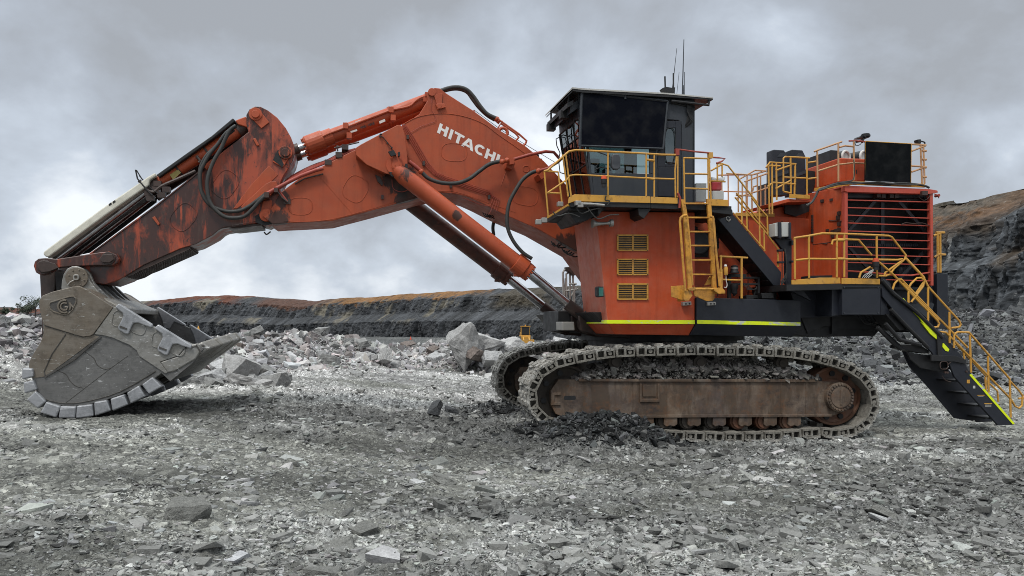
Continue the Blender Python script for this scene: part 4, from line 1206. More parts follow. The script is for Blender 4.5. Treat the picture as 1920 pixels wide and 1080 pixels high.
def front_module():
    """orange box under the cab; its front face leans back towards the bottom"""
    w0, w1 = -3.3, -1.45
    top = [(1112, 396), (1303, 398)]
    q = lambda p, w=w0: pt(0, p, w0)
    bm = B()
    a = [q((1117, 396)), q((1303, 398)), q((1303, 608)), q((1140, 608))]
    prism(bm, [(v.x, v.z) for v in a], w0, w1)
    # lower part tucks in below the tape line
    lo = [q((1140, 608.0)), q((1303, 608.0))]; l2 = [q((1157, 627)), q((1297, 629))]
    hexa(bm, [(l2[0].x, w0 + 0.16, l2[0].z), (l2[1].x, w0 + 0.16, l2[1].z), (l2[1].x, w1, l2[1].z), (l2[0].x, w1, l2[0].z),
              (lo[0].x, w0, lo[0].z - 0.003), (lo[1].x, w0, lo[1].z - 0.003), (lo[1].x, w1, lo[1].z - 0.003), (lo[0].x, w1, lo[0].z - 0.003)])
    bm.faces.ensure_lookup_table()
    for f in bm.faces:
        f.normal_update()
    bmesh.ops.recalc_face_normals(bm, faces=bm.faces)
    for f in bm.faces:
        if f.normal.x < -0.8 and abs(f.normal.y) < 0.3: f.material_index = 1
    o = part('body_panel', bm, [ORANGE, ORANGE_FADED], bevel=0.02)
    lab(o, 'orange body module below the cab with three yellow vents')
    tp = B(); trace(tp, 0, [(1140, 600), (1303, 600.4), (1303, 607.6), (1140, 606.6)], w0 - 0.006, w0 + 0.01)
    f1 = pt(0, (1140, 600), w0); f2 = pt(0, (1140, 606.6), w0)
    fx = pt(0, (1138.6, 600), w0).x
    box(tp, (fx - 0.012, w0 + 0.003, f2.z), (fx + 0.02, w1 - 0.02, f1.z))
    link('reflective_stripe', tp, TAPE, o)
    # vents
    for yy in (230, 405, 583):
        v = B()
        x0, x1, y0, y1 = 452, 678, yy, yy + 119
        for r in ((x0, y0, x1, y0 + 10), (x0, y1 - 10, x1, y1), (x0, y0 + 10, x0 + 10, y1 - 10), (x1 - 10, y0 + 10, x1, y1 - 10), (562, y0 + 10, 571, y1 - 10)):
            rect(v, 6, *r, w0 - 0.035, w0 + 0.01)
        for i in range(7):
            yb = y0 + 18 + i * 13.2
            rect(v, 6, x0 + 10, yb, 562, yb + 3.4, w0 - 0.022, w0 - 0.01); rect(v, 6, 571, yb, x1 - 10, yb + 3.4, w0 - 0.022, w0 - 0.01)
        vg = link('vent_grille', v, YELLOW, o)
        bk = B(); rect(bk, 6, x0 + 4, y0 + 4, x1 - 4, y1 - 4, w0 - 0.006, w0 + 0.005); link('vent_opening', bk, BLACK, o)
        bt = B()
        for bx_ in (x0 + 5, 566, x1 - 5):
            for by_ in (y0 + 5, y1 - 5): disc(bt, 6, (bx_, by_), 3.4, w0 - 0.045, w0, n=8)
        link('vent_bolt', bt, OILY, o)
    # seam at the right edge, air horn, teal work lamp
    h = B()
    hp = [pt(6, (272, 152), w0 - .25), pt(6, (300, 153), w0 - .25), pt(6, (335, 152), w0 - .25), pt(6, (372, 150), w0 - .25), pt(6, (400, 148), w0 - .25)]
    tube(h, hp, [0.11, 0.06, 0.038, 0.03, 0.055], 16); cyl(h, pt(6, (398, 148), w0 - .25), pt(6, (420, 147), w0 - .25), 0.09, 16)
    box(h, (hp[3].x - .02, w0 - .25, hp[3].z - .02), (hp[3].x + .02, w0, hp[3].z + .02))
    link('air_horn', h, SILVER, o, smooth=True)
    t = B(); trace(t, 6, [(303, 612), (318, 605), (352, 607), (357, 680), (318, 684), (305, 675)], w0 - 0.10, w0 + 0.05); lm = link('work_lamp', t, BLACK, o, bevel=0.01)
    t = B(); rect(t, 6, 320, 614, 352, 676, w0 - 0.115, w0 - 0.09); link('lamp_lens', t, TEAL, o)
    return o
front_module()

def black_tank():
    w0 = -3.36
    bm = B()
    trace(bm, 6, [(1025, 686), (1780, 706), (1780, 880), (1025, 876)], w0, -2.3)
    a = pt(6, (1025, 877), w0); b = pt(6, (1780, 882), w0); c = pt(6, (1750, 972), w0); d = pt(6, (1000, 958), w0)
    hexa(bm, [(d.x, w0 + .18, d.z), (c.x, w0 + .18, c.z), (c.x, -2.3, c.z), (d.x, -2.3, d.z), (a.x, w0, a.z - .004), (b.x, w0, b.z - .004), (b.x, -2.3, b.z - .004), (a.x, -2.3, a.z - .004)])
    o = part('fuel_tank', bm, NAVY, bevel=0.012)
    tp = B(); trace(tp, 6, [(1030, 848), (1777, 866), (1777, 890), (1030, 875)], w0 - 0.006, w0 + 0.01); link('reflective_stripe', tp, TAPE, o)
    return o
black_tank()

# engine house wall, pump bay, radiator module
bm = B()
trace(bm, 0, [(1300, 398), (1452, 404), (1525, 411), (1525, 566), (1300, 562)], -2.25, 2.25)
trace(bm, 7, [(230, 515), (310, 492), (335, 470), (470, 462), (470, 575), (0, 560)], -2.1, 1.9)
EH = part('engine_house', bm, ORANGE, bevel=0.02)
bm = B()   # panel seams, hinges and a raised door
for x in (1345, 1402, 1466):
    rect(bm, 0, x, 414, x + 1.4, 556, -2.262, -2.2)
rect(bm, 6, 1015, 392, 1240, 396, -2.262, -2.2)
link('panel_seam', bm, OILY, EH)
bm = B()
trace(bm, 7, [(200, 482), (330, 448), (478, 458), (478, 468), (330, 470), (215, 500)], -2.75, -1.4)
o = part('upper_deck', bm, ORANGE, bevel=0.01)
bm = B(); trace(bm, 7, [(310, 478), (478, 470), (470, 500), (460, 530), (380, 560), (312, 540)], -2.262, -2.2); link('deck_underside', bm, BLACK, o)

def radiator():
    w0 = -3.55; wb = -2.35
    bm = B()
    A_ = pt(7, (708, 364), w0); Bm = pt(7, (708, 1005), w0); C_ = pt(7, (1250, 385), w0)
    D0 = pt(7, (478, 405), wb)        # where the oblique door meets the engine house
    zt = A_.z; zb = Bm.z; xr = pt(7, (1250, 385), w0).x
    # door wing, set obliquely
    dz0 = pt(7, (470, 410), wb).z
    pl = [(D0.x, wb), (A_.x, w0), (A_.x, wb + .6), (D0.x, wb + .6)]
    lowv = [bm.verts.new((p[0], p[1], zb)) for p in pl]; upv = [bm.verts.new((p[0], p[1], zt)) for p in pl]
    bm.faces.new(lowv); bm.faces.new(upv[::-1])
    for i in range(4): bm.faces.new((lowv[i], lowv[(i + 1) % 4], upv[(i + 1) % 4], upv[i]))
    # far side, back and roof of the module
    box(bm, (A_.x, wb - 0.2, zb), (xr, 2.6, zt - 0.02))
    o = part('radiator_house', bm, ORANGE, bevel=0.015)
    lab(o, 'orange radiator module with red louvre bars at the rear')
    # door furniture
    f = B()
    def on(px_, py_, out=0.03):      # a point on the oblique door
        t = (px_ - 478) / (708 - 478.0)
        # perspective-correct enough for small fittings
        x = D0.x + t * (A_.x - D0.x); w = wb + t * (w0 - wb)
        p = pt(7, (px_, py_), w)
        return Vector((x, w - out, p.z))
    for a, b, s in ((650, 568, .055), (655, 608, .05), (655, 645, .045), (635, 650, .04), (613, 657, .04), (655, 540, .045), (548, 463, .04), (605, 455, .03), (690, 440, .03), (580, 648, .03), (615, 685, .045)):
        p = on(a, b); box(f, (p.x - s, p.y - .03, p.z - s), (p.x + s, p.y + .06, p.z + s))
    for a in range(560, 720, 22):
        p = on(480, a); box(f, (p.x - .02, p.y - .03, p.z - .04), (p.x + .02, p.y + .04, p.z + .04))
    link('door_fitting', f, OILY, o)
    f = B()
    tube(f, [on(486, 738, .012), on(690, 712, .012)], 0.007, 4); tube(f, [on(486, 400, .012), on(486, 960, .012)], 0.008, 4)
    tube(f, [on(675, 395, .012), on(675, 960, .012)], 0.008, 4)
    for a in (545, 735): tube(f, [on(a, 730 if a < 600 else 592, .04), on(a + 30 if a < 600 else 585, 735 if a < 600 else 588, .04)], 0.015, 6)
    link('door_seam', f, OILY, o)
    # dark radiator core and side cheeks
    c = B(); box(c, (A_.x + .03, wb - .32, zb), (xr - .05, wb - .21, zt - .1)); link('radiator_core', c, BLACK, o)
    c = B(); box(c, (xr - 0.06, w0 + .06, zb), (xr - 0.02, wb - .2, zt - .05)); box(c, (A_.x + .1, w0 + .1, zb - .05), (xr - .06, wb - .2, zb + .02)); link('side_cheek', c, BLACK, o)
    # frame
    c = B()
    trace(c, 7, [(690, 364), (1225, 386), (1275, 395), (1280, 408), (1228, 418), (708, 405), (690, 400)], w0 - .06, w0 + .1)
    rect(c, 7, 688, 402, 708, 1000, w0 - .03, w0 + .1); trace(c, 7, [(1229, 405), (1247, 405), (1251, 998), (1237, 998)], w0 - .03, w0 + .1)
    trace(c, 7, [(690, 364), (1225, 386), (1225, 392), (690, 372)], w0 - .03, wb)
    link('radiator_frame', c, LOUVRE_P, o, bevel=0.008)
    for i, (ya, yb) in enumerate(((455, 468), (503, 519), (551, 571), (600, 619), (651, 666), (702, 714), (750, 766), (800, 814), (850, 866), (905, 920), (952, 968))):
        c = B()
        if i == 9: T(c, 7, [(706, 905), (860, 915), (980, 930), (1110, 933), (1232, 914)], w0 + .03, 0.022, 6)
        else: trace(c, 7, [(706, ya - 2.7), (1232, yb - 2.7), (1232, yb + 2.7), (706, ya + 2.7)], w0 + .0, w0 + .07)
        link('louvre_bar', c, LOUVRE_P, o)
    c = B()
    for a in ([(880, 452), (905, 452), (730, 648), (712, 648), (712, 640)], [(1028, 470), (1052, 470), (1215, 655), (1190, 655)], [(1190, 775), (1212, 775), (1040, 965), (1012, 965)],
              [(712, 760), (735, 760), (900, 940), (875, 940)]):
        trace(c, 7, a, w0 + .30, w0 + .36)
    rect(c, 7, 918, 470, 940, 960, w0 + .5, w0 + .56); rect(c, 7, 708, 405, 1228, 440, w0 + .25, w0 + .45)
    link('brace', c, CABGREY, o)
    c = B()
    for i in range(36): rect(c, 7, 740 + i * 11.5, 732, 748 + i * 11.5, 750, w0 + .42, w0 + .46)
    link('rubber_flap', c, NAVY, o)
    c = B()
    for a in ((905, 427), (935, 429), (988, 430), (1018, 431)): rect(c, 7, a[0] - 12, a[1] - 12, a[0] + 12, a[1] + 12, w0 + .1, w0 + .26)
    T(c, 7, [(1045, 612), (1075, 600), (1120, 605), (1180, 602), (1225, 618)], w0 - .02, 0.012, 5, sm=4); T(c, 7, [(1160, 440), (1190, 458), (1220, 440), (1225, 420)], w0 - .03, 0.01, 5, sm=4)
    rect(c, 7, 1180, 398, 1215, 425, w0 - .14, w0 - .05)
    link('clip', c, OILY, o)
    c = B(); T(c, 7, [(1255, 418), (1280, 424), (1284, 445)], w0 + .2, .014, 6); disc(c, 7, (1286, 426), 9, w0 + .12, w0 + .26, n=12); link('camera_mount', c, PIPE_P, o)
    # toe board, hose run and the things on the roof
    c = B(); trace(c, 7, [(730, 335), (1195, 352), (1198, 376), (735, 358)], w0 + .02, w0 + .06)
    D1 = pt(7, (500, 380), wb - .1); E1 = pt(7, (735, 338), w0 + .02); E2 = pt(7, (735, 360), w0 + .02)
    hexa(c, [(D1.x, D1.y, E2.z), (E1.x, E1.y, E2.z), (E1.x, E1.y + .05, E2.z), (D1.x, D1.y + .05, E2.z), (D1.x, D1.y, E1.z), (E1.x, E1.y, E1.z), (E1.x, E1.y + .05, E1.z), (D1.x, D1.y + .05, E1.z)])
    part('toe_board', c, YELLOW, bevel=0.006)
    c = B(); T(c, 7, [(445, 492), (480, 470), (505, 430), (525, 392), (560, 378), (640, 352), (740, 345), (840, 350), (900, 352), (960, 360), (1010, 350), (1100, 352), (1190, 365), (1222, 378)], w0 - .05, 0.03, 8, sm=4)
    T(c, 7, [(640, 346), (700, 338), (742, 325), (750, 260), (745, 200)], w0 - .06, .014, 6, sm=4)
    T(c, 7, [(520, 398), (640, 360), (760, 352), (900, 342), (1010, 357), (1180, 360)], w0 - .09, 0.018, 6, sm=3)
    part('hose', c, RUBBER, smooth=True)
    return o
radiator()

# boxes and air cleaners standing on the rear deck
bm = B(); trace(bm, 7, [(655, 188), (822, 195), (822, 338), (655, 342)], -2.9, -1.25); o = part('roof_box', bm, ORANGE, bevel=0.03)
c = B(); rect(c, 7, 760, 264, 766, 290, -2.91, -2.88); link('handle', c, OILY, o)
bm = B(); trace(bm, 7, [(600, 138), (650, 142), (650, 360), (600, 372)], -2.2, -1.1); part('filter_cabinet', bm, BLACK, bevel=0.015)
for cx_, w in ((692, -1.9), (806, -1.9)):
    c = pt(7, (cx_, 184), w)
    bm = B(); dr = Vector((-0.30, 0.954, 0.0))
    cyl(bm, c, c + dr * 1.1, 0.19, 28); o = part('air_cleaner', bm, BLACK, smooth=True)
    r = B(); pts = [c - dr * .02 + Vector((0.954, 0.30, 0)) * 0.165 * math.cos(a) + Vector((0, 0, 1)) * 0.165 * math.sin(a) for a in [i * math.pi / 14 for i in range(29)]]
    tube(r, pts, 0.035, 8, caps=False); link('rim', r, STICKER, o, smooth=True)
    r = B(); cyl(r, c - dr * .01, c + dr * .02, 0.13, 20); link('intake_mesh', r, GREYBOX, o)
for x0 in (228, 344):
    bm = B()
    trace(bm, 7, [(x0, 140), (x0 + 14, 136), (x0 + 78, 140), (x0 + 98, 182), (x0 + 100, 425), (x0, 432)], -1.9, -1.6)
    o = part('exhaust_stack', bm, NAVY, bevel=0.02)
    c = B(); trace(c, 7, [(x0 + 34, 182), (x0 + 92, 182), (x0 + 80, 160), (x0 + 52, 158)], -1.915, -1.88); trace(c, 7, [(x0 + 4, 300), (x0 + 104, 265), (x0 + 104, 285), (x0 + 4, 320)], -1.93, -1.88); link('stack_trim', c, CABGREY, o)
bm = B(); trace(bm, 7, [(455, 268), (505, 275), (510, 320), (470, 450), (455, 450)], -1.8, -1.2); trace(bm, 7, [(195, 350), (232, 350), (232, 500), (195, 510)], -1.7, -1.2); part('vent_duct', bm, BLACK)
bm = B(); trace(bm, 7, [(822, 85), (1108, 102), (1106, 345), (820, 332)], -3.62, -3.57); o = part('screen_panel', bm, SCREEN2)
bm = B(); T(bm, 7, [(822, 84), (1108, 100)], -3.6, .012, 6); T(bm, 7, [(820, 85), (819, 334)], -3.6, .01, 6); T(bm, 7, [(1110, 100), (1107, 345)], -3.6, .01, 6); link('panel_edge', bm, YELLOW, o)

# lower rear deck
bm = B()
trace(bm, 7, [(355, 962), (530, 947), (660, 947), (662, 984), (530, 988), (355, 992)], -3.98, -3.93); trace(bm, 7, [(672, 950), (912, 955), (912, 990), (672, 987)], -4.0, -3.95)
part('toe_board', bm, YELLOW, bevel=0.006)
bm = B(); trace(bm, 7, [(320, 990), (925, 988), (925, 1015), (320, 1030)], -3.98, -2.3); part('deck_plate', bm, BLACK)
bm = B(); trace(bm, 8, [(58, 224), (274, 226), (274, 392), (58, 392)], -3.98, -2.5); trace(bm, 8, [(0, 240), (56, 228), (56, 392), (0, 398)], -3.8, -2.5)
trace(bm, 8, [(276, 250), (330, 392), (276, 392)], -3.9, -3.6)
o = part('battery_box', bm, NAVY, bevel=0.012)
c = B()
for a in ((70, 236), (262, 238), (70, 380), (262, 380)): disc(c, 8, a, 4, -4.0, -3.97, n=8)
rect(c, 8, 64, 230, 268, 232.5, -3.987, -3.97); rect(c, 8, 64, 384, 268, 386.5, -3.987, -3.97); link('bolt', c, CABGREY, o)
bm = B(); trace(bm, 7, [(470, 935), (610, 932), (610, 948), (470, 950)], -3.8, -3.4); part('step_pad', bm, BLACK)
# dark undercarriage side plumbing under the rear
bm = B()
trace(bm, 8, [(0, 398), (275, 398), (330, 396), (420, 440), (390, 470), (300, 450), (200, 470), (60, 470), (0, 500)], -3.0, -2.2)
for i in range(7):
    T(bm, 8, [(150 + i * 20, 400), (190 + i * 24, 440 + i * 6), (250 + i * 22, 430), (330 + i * 10, 420 + i * 5)], -3.2 + .05 * i, .02, 6, sm=4)
part('hose_bundle', bm, BLACK)
# ------------------------------------------------------------ pump bay between the modules
bm = B()
trace(bm, 9, [(262, 265), (285, 275), (290, 330), (385, 330), (385, 545), (262, 545)], -2.35, -2.2); part('bay_wall', bm, BLACK)
bm = B(); cyl(bm, pt(9, (300, 410), -2.9), pt(9, (300, 410), -2.9) + Vector((0, .5, 0)), .32, 24); trace(bm, 9, [(262, 335), (480, 320), (490, 470), (262, 480)], -2.75, -2.35)
o = part('swing_motor', bm, BLACK, bevel=0.03)
c = B()
for i in range(4):
    for j in range(6): ring_loop(c, 9, (300 + i * 50 + (j % 2) * 22, 345 + j * 24), 11, 11, 0, -2.77, .006, n=6)
link('mesh_guard', c, CABGREY, o)
bm = B()
for a in ((570, 705, 596, 925), (840, 730, 860, 935), (570, 705, 735, 735), (700, 730, 862, 748), (596, 790, 845, 806), (735, 900, 840, 930)): rect(bm, 9, *a, -3.1, -3.0)
trace(bm, 9, [(870, 880), (985, 878), (985, 930), (880, 930)], -3.3, -2.9); trace(bm, 9, [(790, 935), (830, 800), (845, 800), (812, 935)], -3.0, -2.95)
trace(bm, 9, [(735, 905), (800, 900), (800, 935), (735, 935)], -3.2, -2.8)
trace(bm, 9, [(942, 818), (1012, 818), (1012, 945), (942, 940)], -2.7, -2.3)
part('pump_frame', bm, BLACK, bevel=0.006)
def lathe(bm, k, cx_, prof, w, n=20):
    rings = []
    for y, rp in prof:
        p = pt(k, (cx_, y), w); e_ = pt(k, (cx_, y - rp), w); r = max(abs(e_.z - p.z), .002)
        rings.append([bm.verts.new((p.x + r * math.cos(2 * math.pi * j / n), p.y + r * math.sin(2 * math.pi * j / n), p.z)) for j in range(n)])
    for i in range(len(rings) - 1):
        for j in range(n): bm.faces.new((rings[i][j], rings[i][(j + 1) % n], rings[i + 1][(j + 1) % n], rings[i + 1][j]))
    bm.faces.new(rings[0]); bm.faces.new(rings[-1])
bm = B(); lathe(bm, 9, 623, [(700, 44), (690, 44), (680, 36), (640, 34), (632, 30), (625, 16)], -3.2); lathe(bm, 9, 623, [(800, 36), (830, 36), (850, 28), (885, 26), (890, 16), (908, 8)], -3.2)
o = part('lube_pump', bm, BLACK, smooth=True); c = B(); lathe(c, 9, 623, [(676, 35), (645, 35)], -3.2); link('clear_bowl', c, SILVER, o, smooth=True)
bm = B(); lathe(bm, 9, 544, [(716, 17), (712, 19), (650, 19), (640, 14), (636, 14)], -3.7, 14); o = part('grease_canister', bm, YELLOW, smooth=True)
c = B(); lathe(c, 9, 541, [(636, 15), (622, 12), (618, 8)], -3.7, 12); T(c, 9, [(545, 716), (548, 770), (556, 800), (550, 828), (530, 828)], -3.7, .012, 6, sm=3); link('hose_end', c, STICKER, o, smooth=True)
bm = B()
for i in range(5): T(bm, 9, [(700 + i * 10, 815 + i * 5), (740, 800 + i * 12), (800 - i * 5, 850), (830, 820 + i * 6)], -3.15, .008, 5, sm=4)
part('cable', bm, RUBBER)
bm = B(); T(bm, 9, [(485, 543), (745, 557)], -3.4, .026); T(bm, 9, [(500, 545), (500, 665)], -3.4, .028); T(bm, 9, [(690, 553), (690, 930)], -3.4, .03); T(bm, 9, [(515, 757), (688, 764)], -3.4, .022)
T(bm, 9, [(500, 660), (503, 880)], -3.42, .04)
part('handrail', bm, YELLOW, smooth=True)

# middle stair from the pump deck up to the cab deck
bm = B()
trace(bm, 9, [(438, 158), (540, 135), (590, 122), (606, 132), (612, 158), (1055, 690), (1048, 800), (1040, 812), (985, 812)], -3.32, -3.27)
trace(bm, 9, [(438, 158), (540, 135), (612, 158), (1055, 690), (1048, 800), (985, 812)], -2.60, -2.55)
o = part('stair', bm, NAVY, bevel=0.008); lab(o, 'navy stair with yellow handrails up to the cab deck')
st = B(); trace(st, 9, [(438, 158), (452, 155), (995, 800), (985, 812)], -3.27, -2.6); link('stair_soffit', st, BLACK, o)
for i in range(8):
    t = i / 7; x = 560 + t * 420; y = 200 + t * 560
    c = B(); rect(c, 9, x - 60, y, x + 50, y + 9, -3.27, -2.6); link('tread', c, BLACK, o)
c = B()
ring_loop(c, 9, (565, 195), 18, 14, 30, -3.335, .008, n=10); T(c, 9, [(550, 205), (572, 222), (590, 205)], -3.335, .01, 5)
link('lifting_hole', c, SILVER, o)
# deck on the top of the stair
bm = B(); trace(bm, 5, [(985, 978), (1095, 982), (1120, 1000), (1125, 1030), (985, 1012)], -3.95, -2.3); part('deck_plate', bm, BLACK, bevel=0.01)
# box on post
bm = B(); rect(bm, 9, 1030, 375, 1150, 384, -3.35, -3.0); trace(bm, 9, [(990, 378), (1152, 378), (1150, 800), (1095, 800), (1100, 500), (1060, 470)], -3.3, -3.2); trace(bm, 9, [(1030, 228), (1055, 228), (1058, 372), (1032, 372)], -3.55, -3.15); rect(bm, 9, 1130, 232, 1147, 374, -3.55, -3.15)
rect(bm, 9, 1030, 478, 1075, 498, -3.4, -3.3); rect(bm, 9, 1030, 588, 1085, 606, -3.4, -3.3); rect(bm, 9, 1150, 395, 1168, 440, -3.4, -3.3); rect(bm, 9, 1150, 580, 1168, 600, -3.4, -3.3)
o = part('light_post', bm, NAVY, bevel=0.006)
c = B(); trace(c, 9, [(996, 238), (1030, 230), (1032, 360), (998, 358)], -3.5, -3.2); rect(c, 9, 1058, 230, 1130, 362, -3.5, -3.2); link('junction_box', c, GREYBOX, o, bevel=0.01)
c = B(); T(c, 9, [(1085, 470), (1100, 560), (1104, 700), (1090, 760), (1060, 800), (1052, 840), (1085, 850)], -3.42, .02, 6, sm=4)
for i in range(3): T(c, 9, [(1095, 700 + i * 20), (1070 - i * 8, 770), (1055 + i * 5, 830), (1090, 830)], -3.45, .01, 5, sm=4)
link('cable', c, RUBBER, o)

# ------------------------------------------------------------ cab deck
bm = B()
trace(bm, 5, [(196, 962), (660, 960), (660, 990), (440, 985), (210, 985)], -3.95, -3.90); trace(bm, 5, [(662, 962), (900, 966), (1115, 980), (1115, 1006), (662, 992)], -3.95, -3.90)
trace(bm, 5, [(206, 968), (1000, 978), (1000, 990), (206, 984)], -3.90, -1.5)
for a in ([(360, 985), (395, 985), (368, 1035)], [(590, 992), (665, 992), (622, 1050), (594, 1030)]): trace(bm, 5, a, -3.9, -3.3)
trace(bm, 5, [(200, 975), (440, 975), (380, 1012), (300, 1060), (240, 1075), (195, 1010)], -3.7, -2.4)
part('cab_deck', bm, BLACK, bevel=0.006)
bm = B()
trace(bm, 5, [(200, 930), (232, 913), (657, 924), (657, 962), (232, 952), (196, 965)], -3.98, -3.95)
trace(bm, 5, [(661, 926), (812, 933), (812, 966), (661, 962)], -3.98, -3.95); trace(bm, 5, [(1000, 940), (1096, 944), (1096, 980), (1000, 976)], -3.98, -3.95)
part('toe_board', bm, YELLOW, bevel=0.006)
# lower front walkway reaching in towards the boom
bm = B()
q0 = pt(5, (196, 975), -3.95); q1 = pt(5, (76, 1048), -2.55)
for dz, th, nm, m_ in ((0.0, 0.03, 'toe_board', YELLOW), (-0.045, 0.06, 'deck_plate', BLACK)):
    bm = B()
    hexa(bm, [(q0.x, q0.y, q0.z + dz - th), (q0.x + .9, q0.y + .4, q0.z + dz - th), (q1.x + .9, q1.y + .3, q1.z + dz - th), (q1.x, q1.y, q1.z + dz - th),
              (q0.x, q0.y, q0.z + dz + .04), (q0.x + .9, q0.y + .4, q0.z + dz + .04), (q1.x + .9, q1.y + .3, q1.z + dz + .04), (q1.x, q1.y, q1.z + dz + .04)])
    part(nm, bm, m_, bevel=0.004)
bm = B()
for a in ((60, 1060), (28, 1070), (150, 970), (250, 965), (262, 975)):
    p = pt(5, a, -3.3 if a[0] < 200 else -4.02); box(bm, (p.x - .07, p.y - .06, p.z - .05), (p.x + .07, p.y + .06, p.z + .06))
T(bm, 5, [(240, 965), (330, 968), (400, 975)], -4.02, .035)
part('work_lamp', bm, SILVER, bevel=0.01)
bm = B()
for i, a in enumerate(([(240, 985), (270, 1020), (330, 1000), (380, 990)], [(300, 980), (360, 1050), (430, 1030), (480, 1028)], [(110, 1010), (140, 1035), (200, 1020), (260, 1040)], [(410, 920), (405, 945), (430, 950), (415, 975)])):
    T(bm, 5, a, -3.99, .014, 6, sm=4)
part('cable', bm, RUBBER)

bm = B()
R = .021
T(bm, 5, [(60, 783), (80, 778), (200, 672), (240, 664), (400, 672), (650, 685), (720, 690), (802, 691)], -3.97, R + .004, sm=0)
T(bm, 5, [(80, 905), (190, 830), (205, 808), (240, 803), (430, 812), (630, 822), (800, 828)], -3.97, R)
for a, b in (((165, 690), (196, 925)), ((182, 688), (212, 922)), ((420, 680), (420, 920)), ((635, 688), (635, 925)), ((680, 690), (680, 928)), ((805, 700), (797, 780)), ((797, 780), (800, 932)), ((812, 700), (812, 930))):
    T(bm, 5, [a, b], -3.97, R)
for a in ((636, 718, 682, 724), (636, 822, 682, 828)): T(bm, 5, [(a[0], a[1]), (a[2], a[3])], -3.97, .03)
T(bm, 5, [(62, 785), (84, 1040)], -3.2, R); T(bm, 5, [(140, 786), (163, 975)], -3.2, R); T(bm, 5, [(62, 783), (140, 787)], -3.2, R); T(bm, 5, [(78, 905), (150, 908)], -3.2, R)
part('handrail', bm, YELLOW, smooth=True)
bm = B(); T(bm, 5, [(802, 660), (830, 662), (900, 672), (1000, 681)], -3.97, R); trace(bm, 5, [(800, 655), (822, 657), (822, 692), (804, 694)], -4.0, -3.93)
T(bm, 5, [(1000, 705), (1040, 707), (1078, 712), (1060, 728), (1030, 738)], -3.97, R); T(bm, 5, [(812, 905), (826, 935), (822, 990)], -4.0, .03)
part('swing_gate', bm, PIPE_P, smooth=True)
bm = B()
T(bm, 5, [(845, 712), (850, 708), (985, 712)], -3.97, R)
for a in (((846, 712), (851, 955)), ((982, 712), (985, 960)), ((990, 735), (1000, 960)), ((848, 797), (984, 800)), ((850, 879), (984, 883)), ((988, 680), (992, 735))): T(bm, 5, a, -3.97, R)
trace(bm, 5, [(988, 678), (1010, 676), (1012, 708), (990, 710)], -4.0, -3.9)
T(bm, 5, [(1030, 740), (1060, 740), (1095, 752), (1200, 885), (1260, 960)], -3.3, R, sm=0)
for a in (((1000, 838), (1080, 842)), ((1035, 745), (1035, 840)), ((1062, 745), (1062, 812)), ((1000, 780), (1060, 745))): T(bm, 5, a, -3.7, R)
part('handrail', bm, YELLOW, smooth=True)
# stair handrails
bm = B()
for a in ([(780, 0), (850, 95), (925, 175), (930, 345)], [(690, 20), (690, 245)], [(852, 100), (858, 448)], [(735, 130), (740, 305)], [(895, 300), (899, 492)], [(612, 142), (905, 490)], [(628, 0), (885, 290), (1022, 470), (1026, 642)]):
    T(bm, 9, a, -3.32, R)
part('handrail', bm, YELLOW, smooth=True)
bm = B()
for a in ([(780, 0), (850, 95), (925, 175)], [(690, 20), (690, 200)], [(925, 175), (930, 345)], [(640, -40), (1000, 400)]): T(bm, 9, a, -2.62, R)
part('handrail', bm, YELLOW, smooth=True)

# upper walkway on the engine house with its rails
bm = B(); trace(bm, 7, [(0, 535), (245, 538), (245, 562), (0, 558)], -2.3, -2.26); trace(bm, 7, [(340, 418), (468, 425), (468, 448), (340, 444)], -2.8, -2.76); part('toe_board', bm, YELLOW, bevel=0.005)
bm = B()
for a in ([(-60, 288), (100, 297), (190, 272)], [(20, 325), (120, 268), (190, 272)], [(55, 340), (205, 285)], [(0, 445), (40, 430), (200, 380)], [(0, 425), (100, 430)], [(15, 300), (15, 532)], [(40, 345), (40, 600)], [(65, 335), (65, 540)], [(98, 300), (102, 532)], [(135, 285), (137, 532)], [(155, 300), (157, 530)],
          [(105, 400), (112, 372), (130, 365)], [(185, 360), (186, 530)]):
    T(bm, 7, a, -2.28, .021)
part('handrail', bm, YELLOW_F, smooth=True)
bm = B()
for a in ([(-120, 298), (90, 296)], [(-120, 400), (90, 405)], [(-90, 300), (-88, 540)], [(-50, 300), (-48, 540)], [(70, 300), (72, 540)]):
    T(bm, 7, a, 0.9, .021)
part('handrail', bm, YELLOW_F, smooth=True)
bm = B()
for a in ([(190, 250), (215, 217), (375, 226), (375, 345)], [(205, 240), (212, 545)], [(228, 225), (230, 545)], [(255, 222), (258, 455)], [(205, 238), (280, 240)], [(235, 345), (378, 355)], [(200, 372), (235, 345)],
          [(300, 400), (300, 192), (312, 182), (465, 190)], [(345, 186), (348, 415)], [(375, 226), (370, 420)], [(448, 192), (450, 425)], [(300, 402), (345, 412)], [(305, 312), (440, 318)], [(345, 230), (380, 228)], [(455, 220), (505, 212)], [(455, 322), (515, 315)], [(250, 270), (350, 235)], [(250, 385), (350, 330)]):
    T(bm, 7, a, -2.75, .024)
part('handrail', bm, YELLOW, smooth=True)
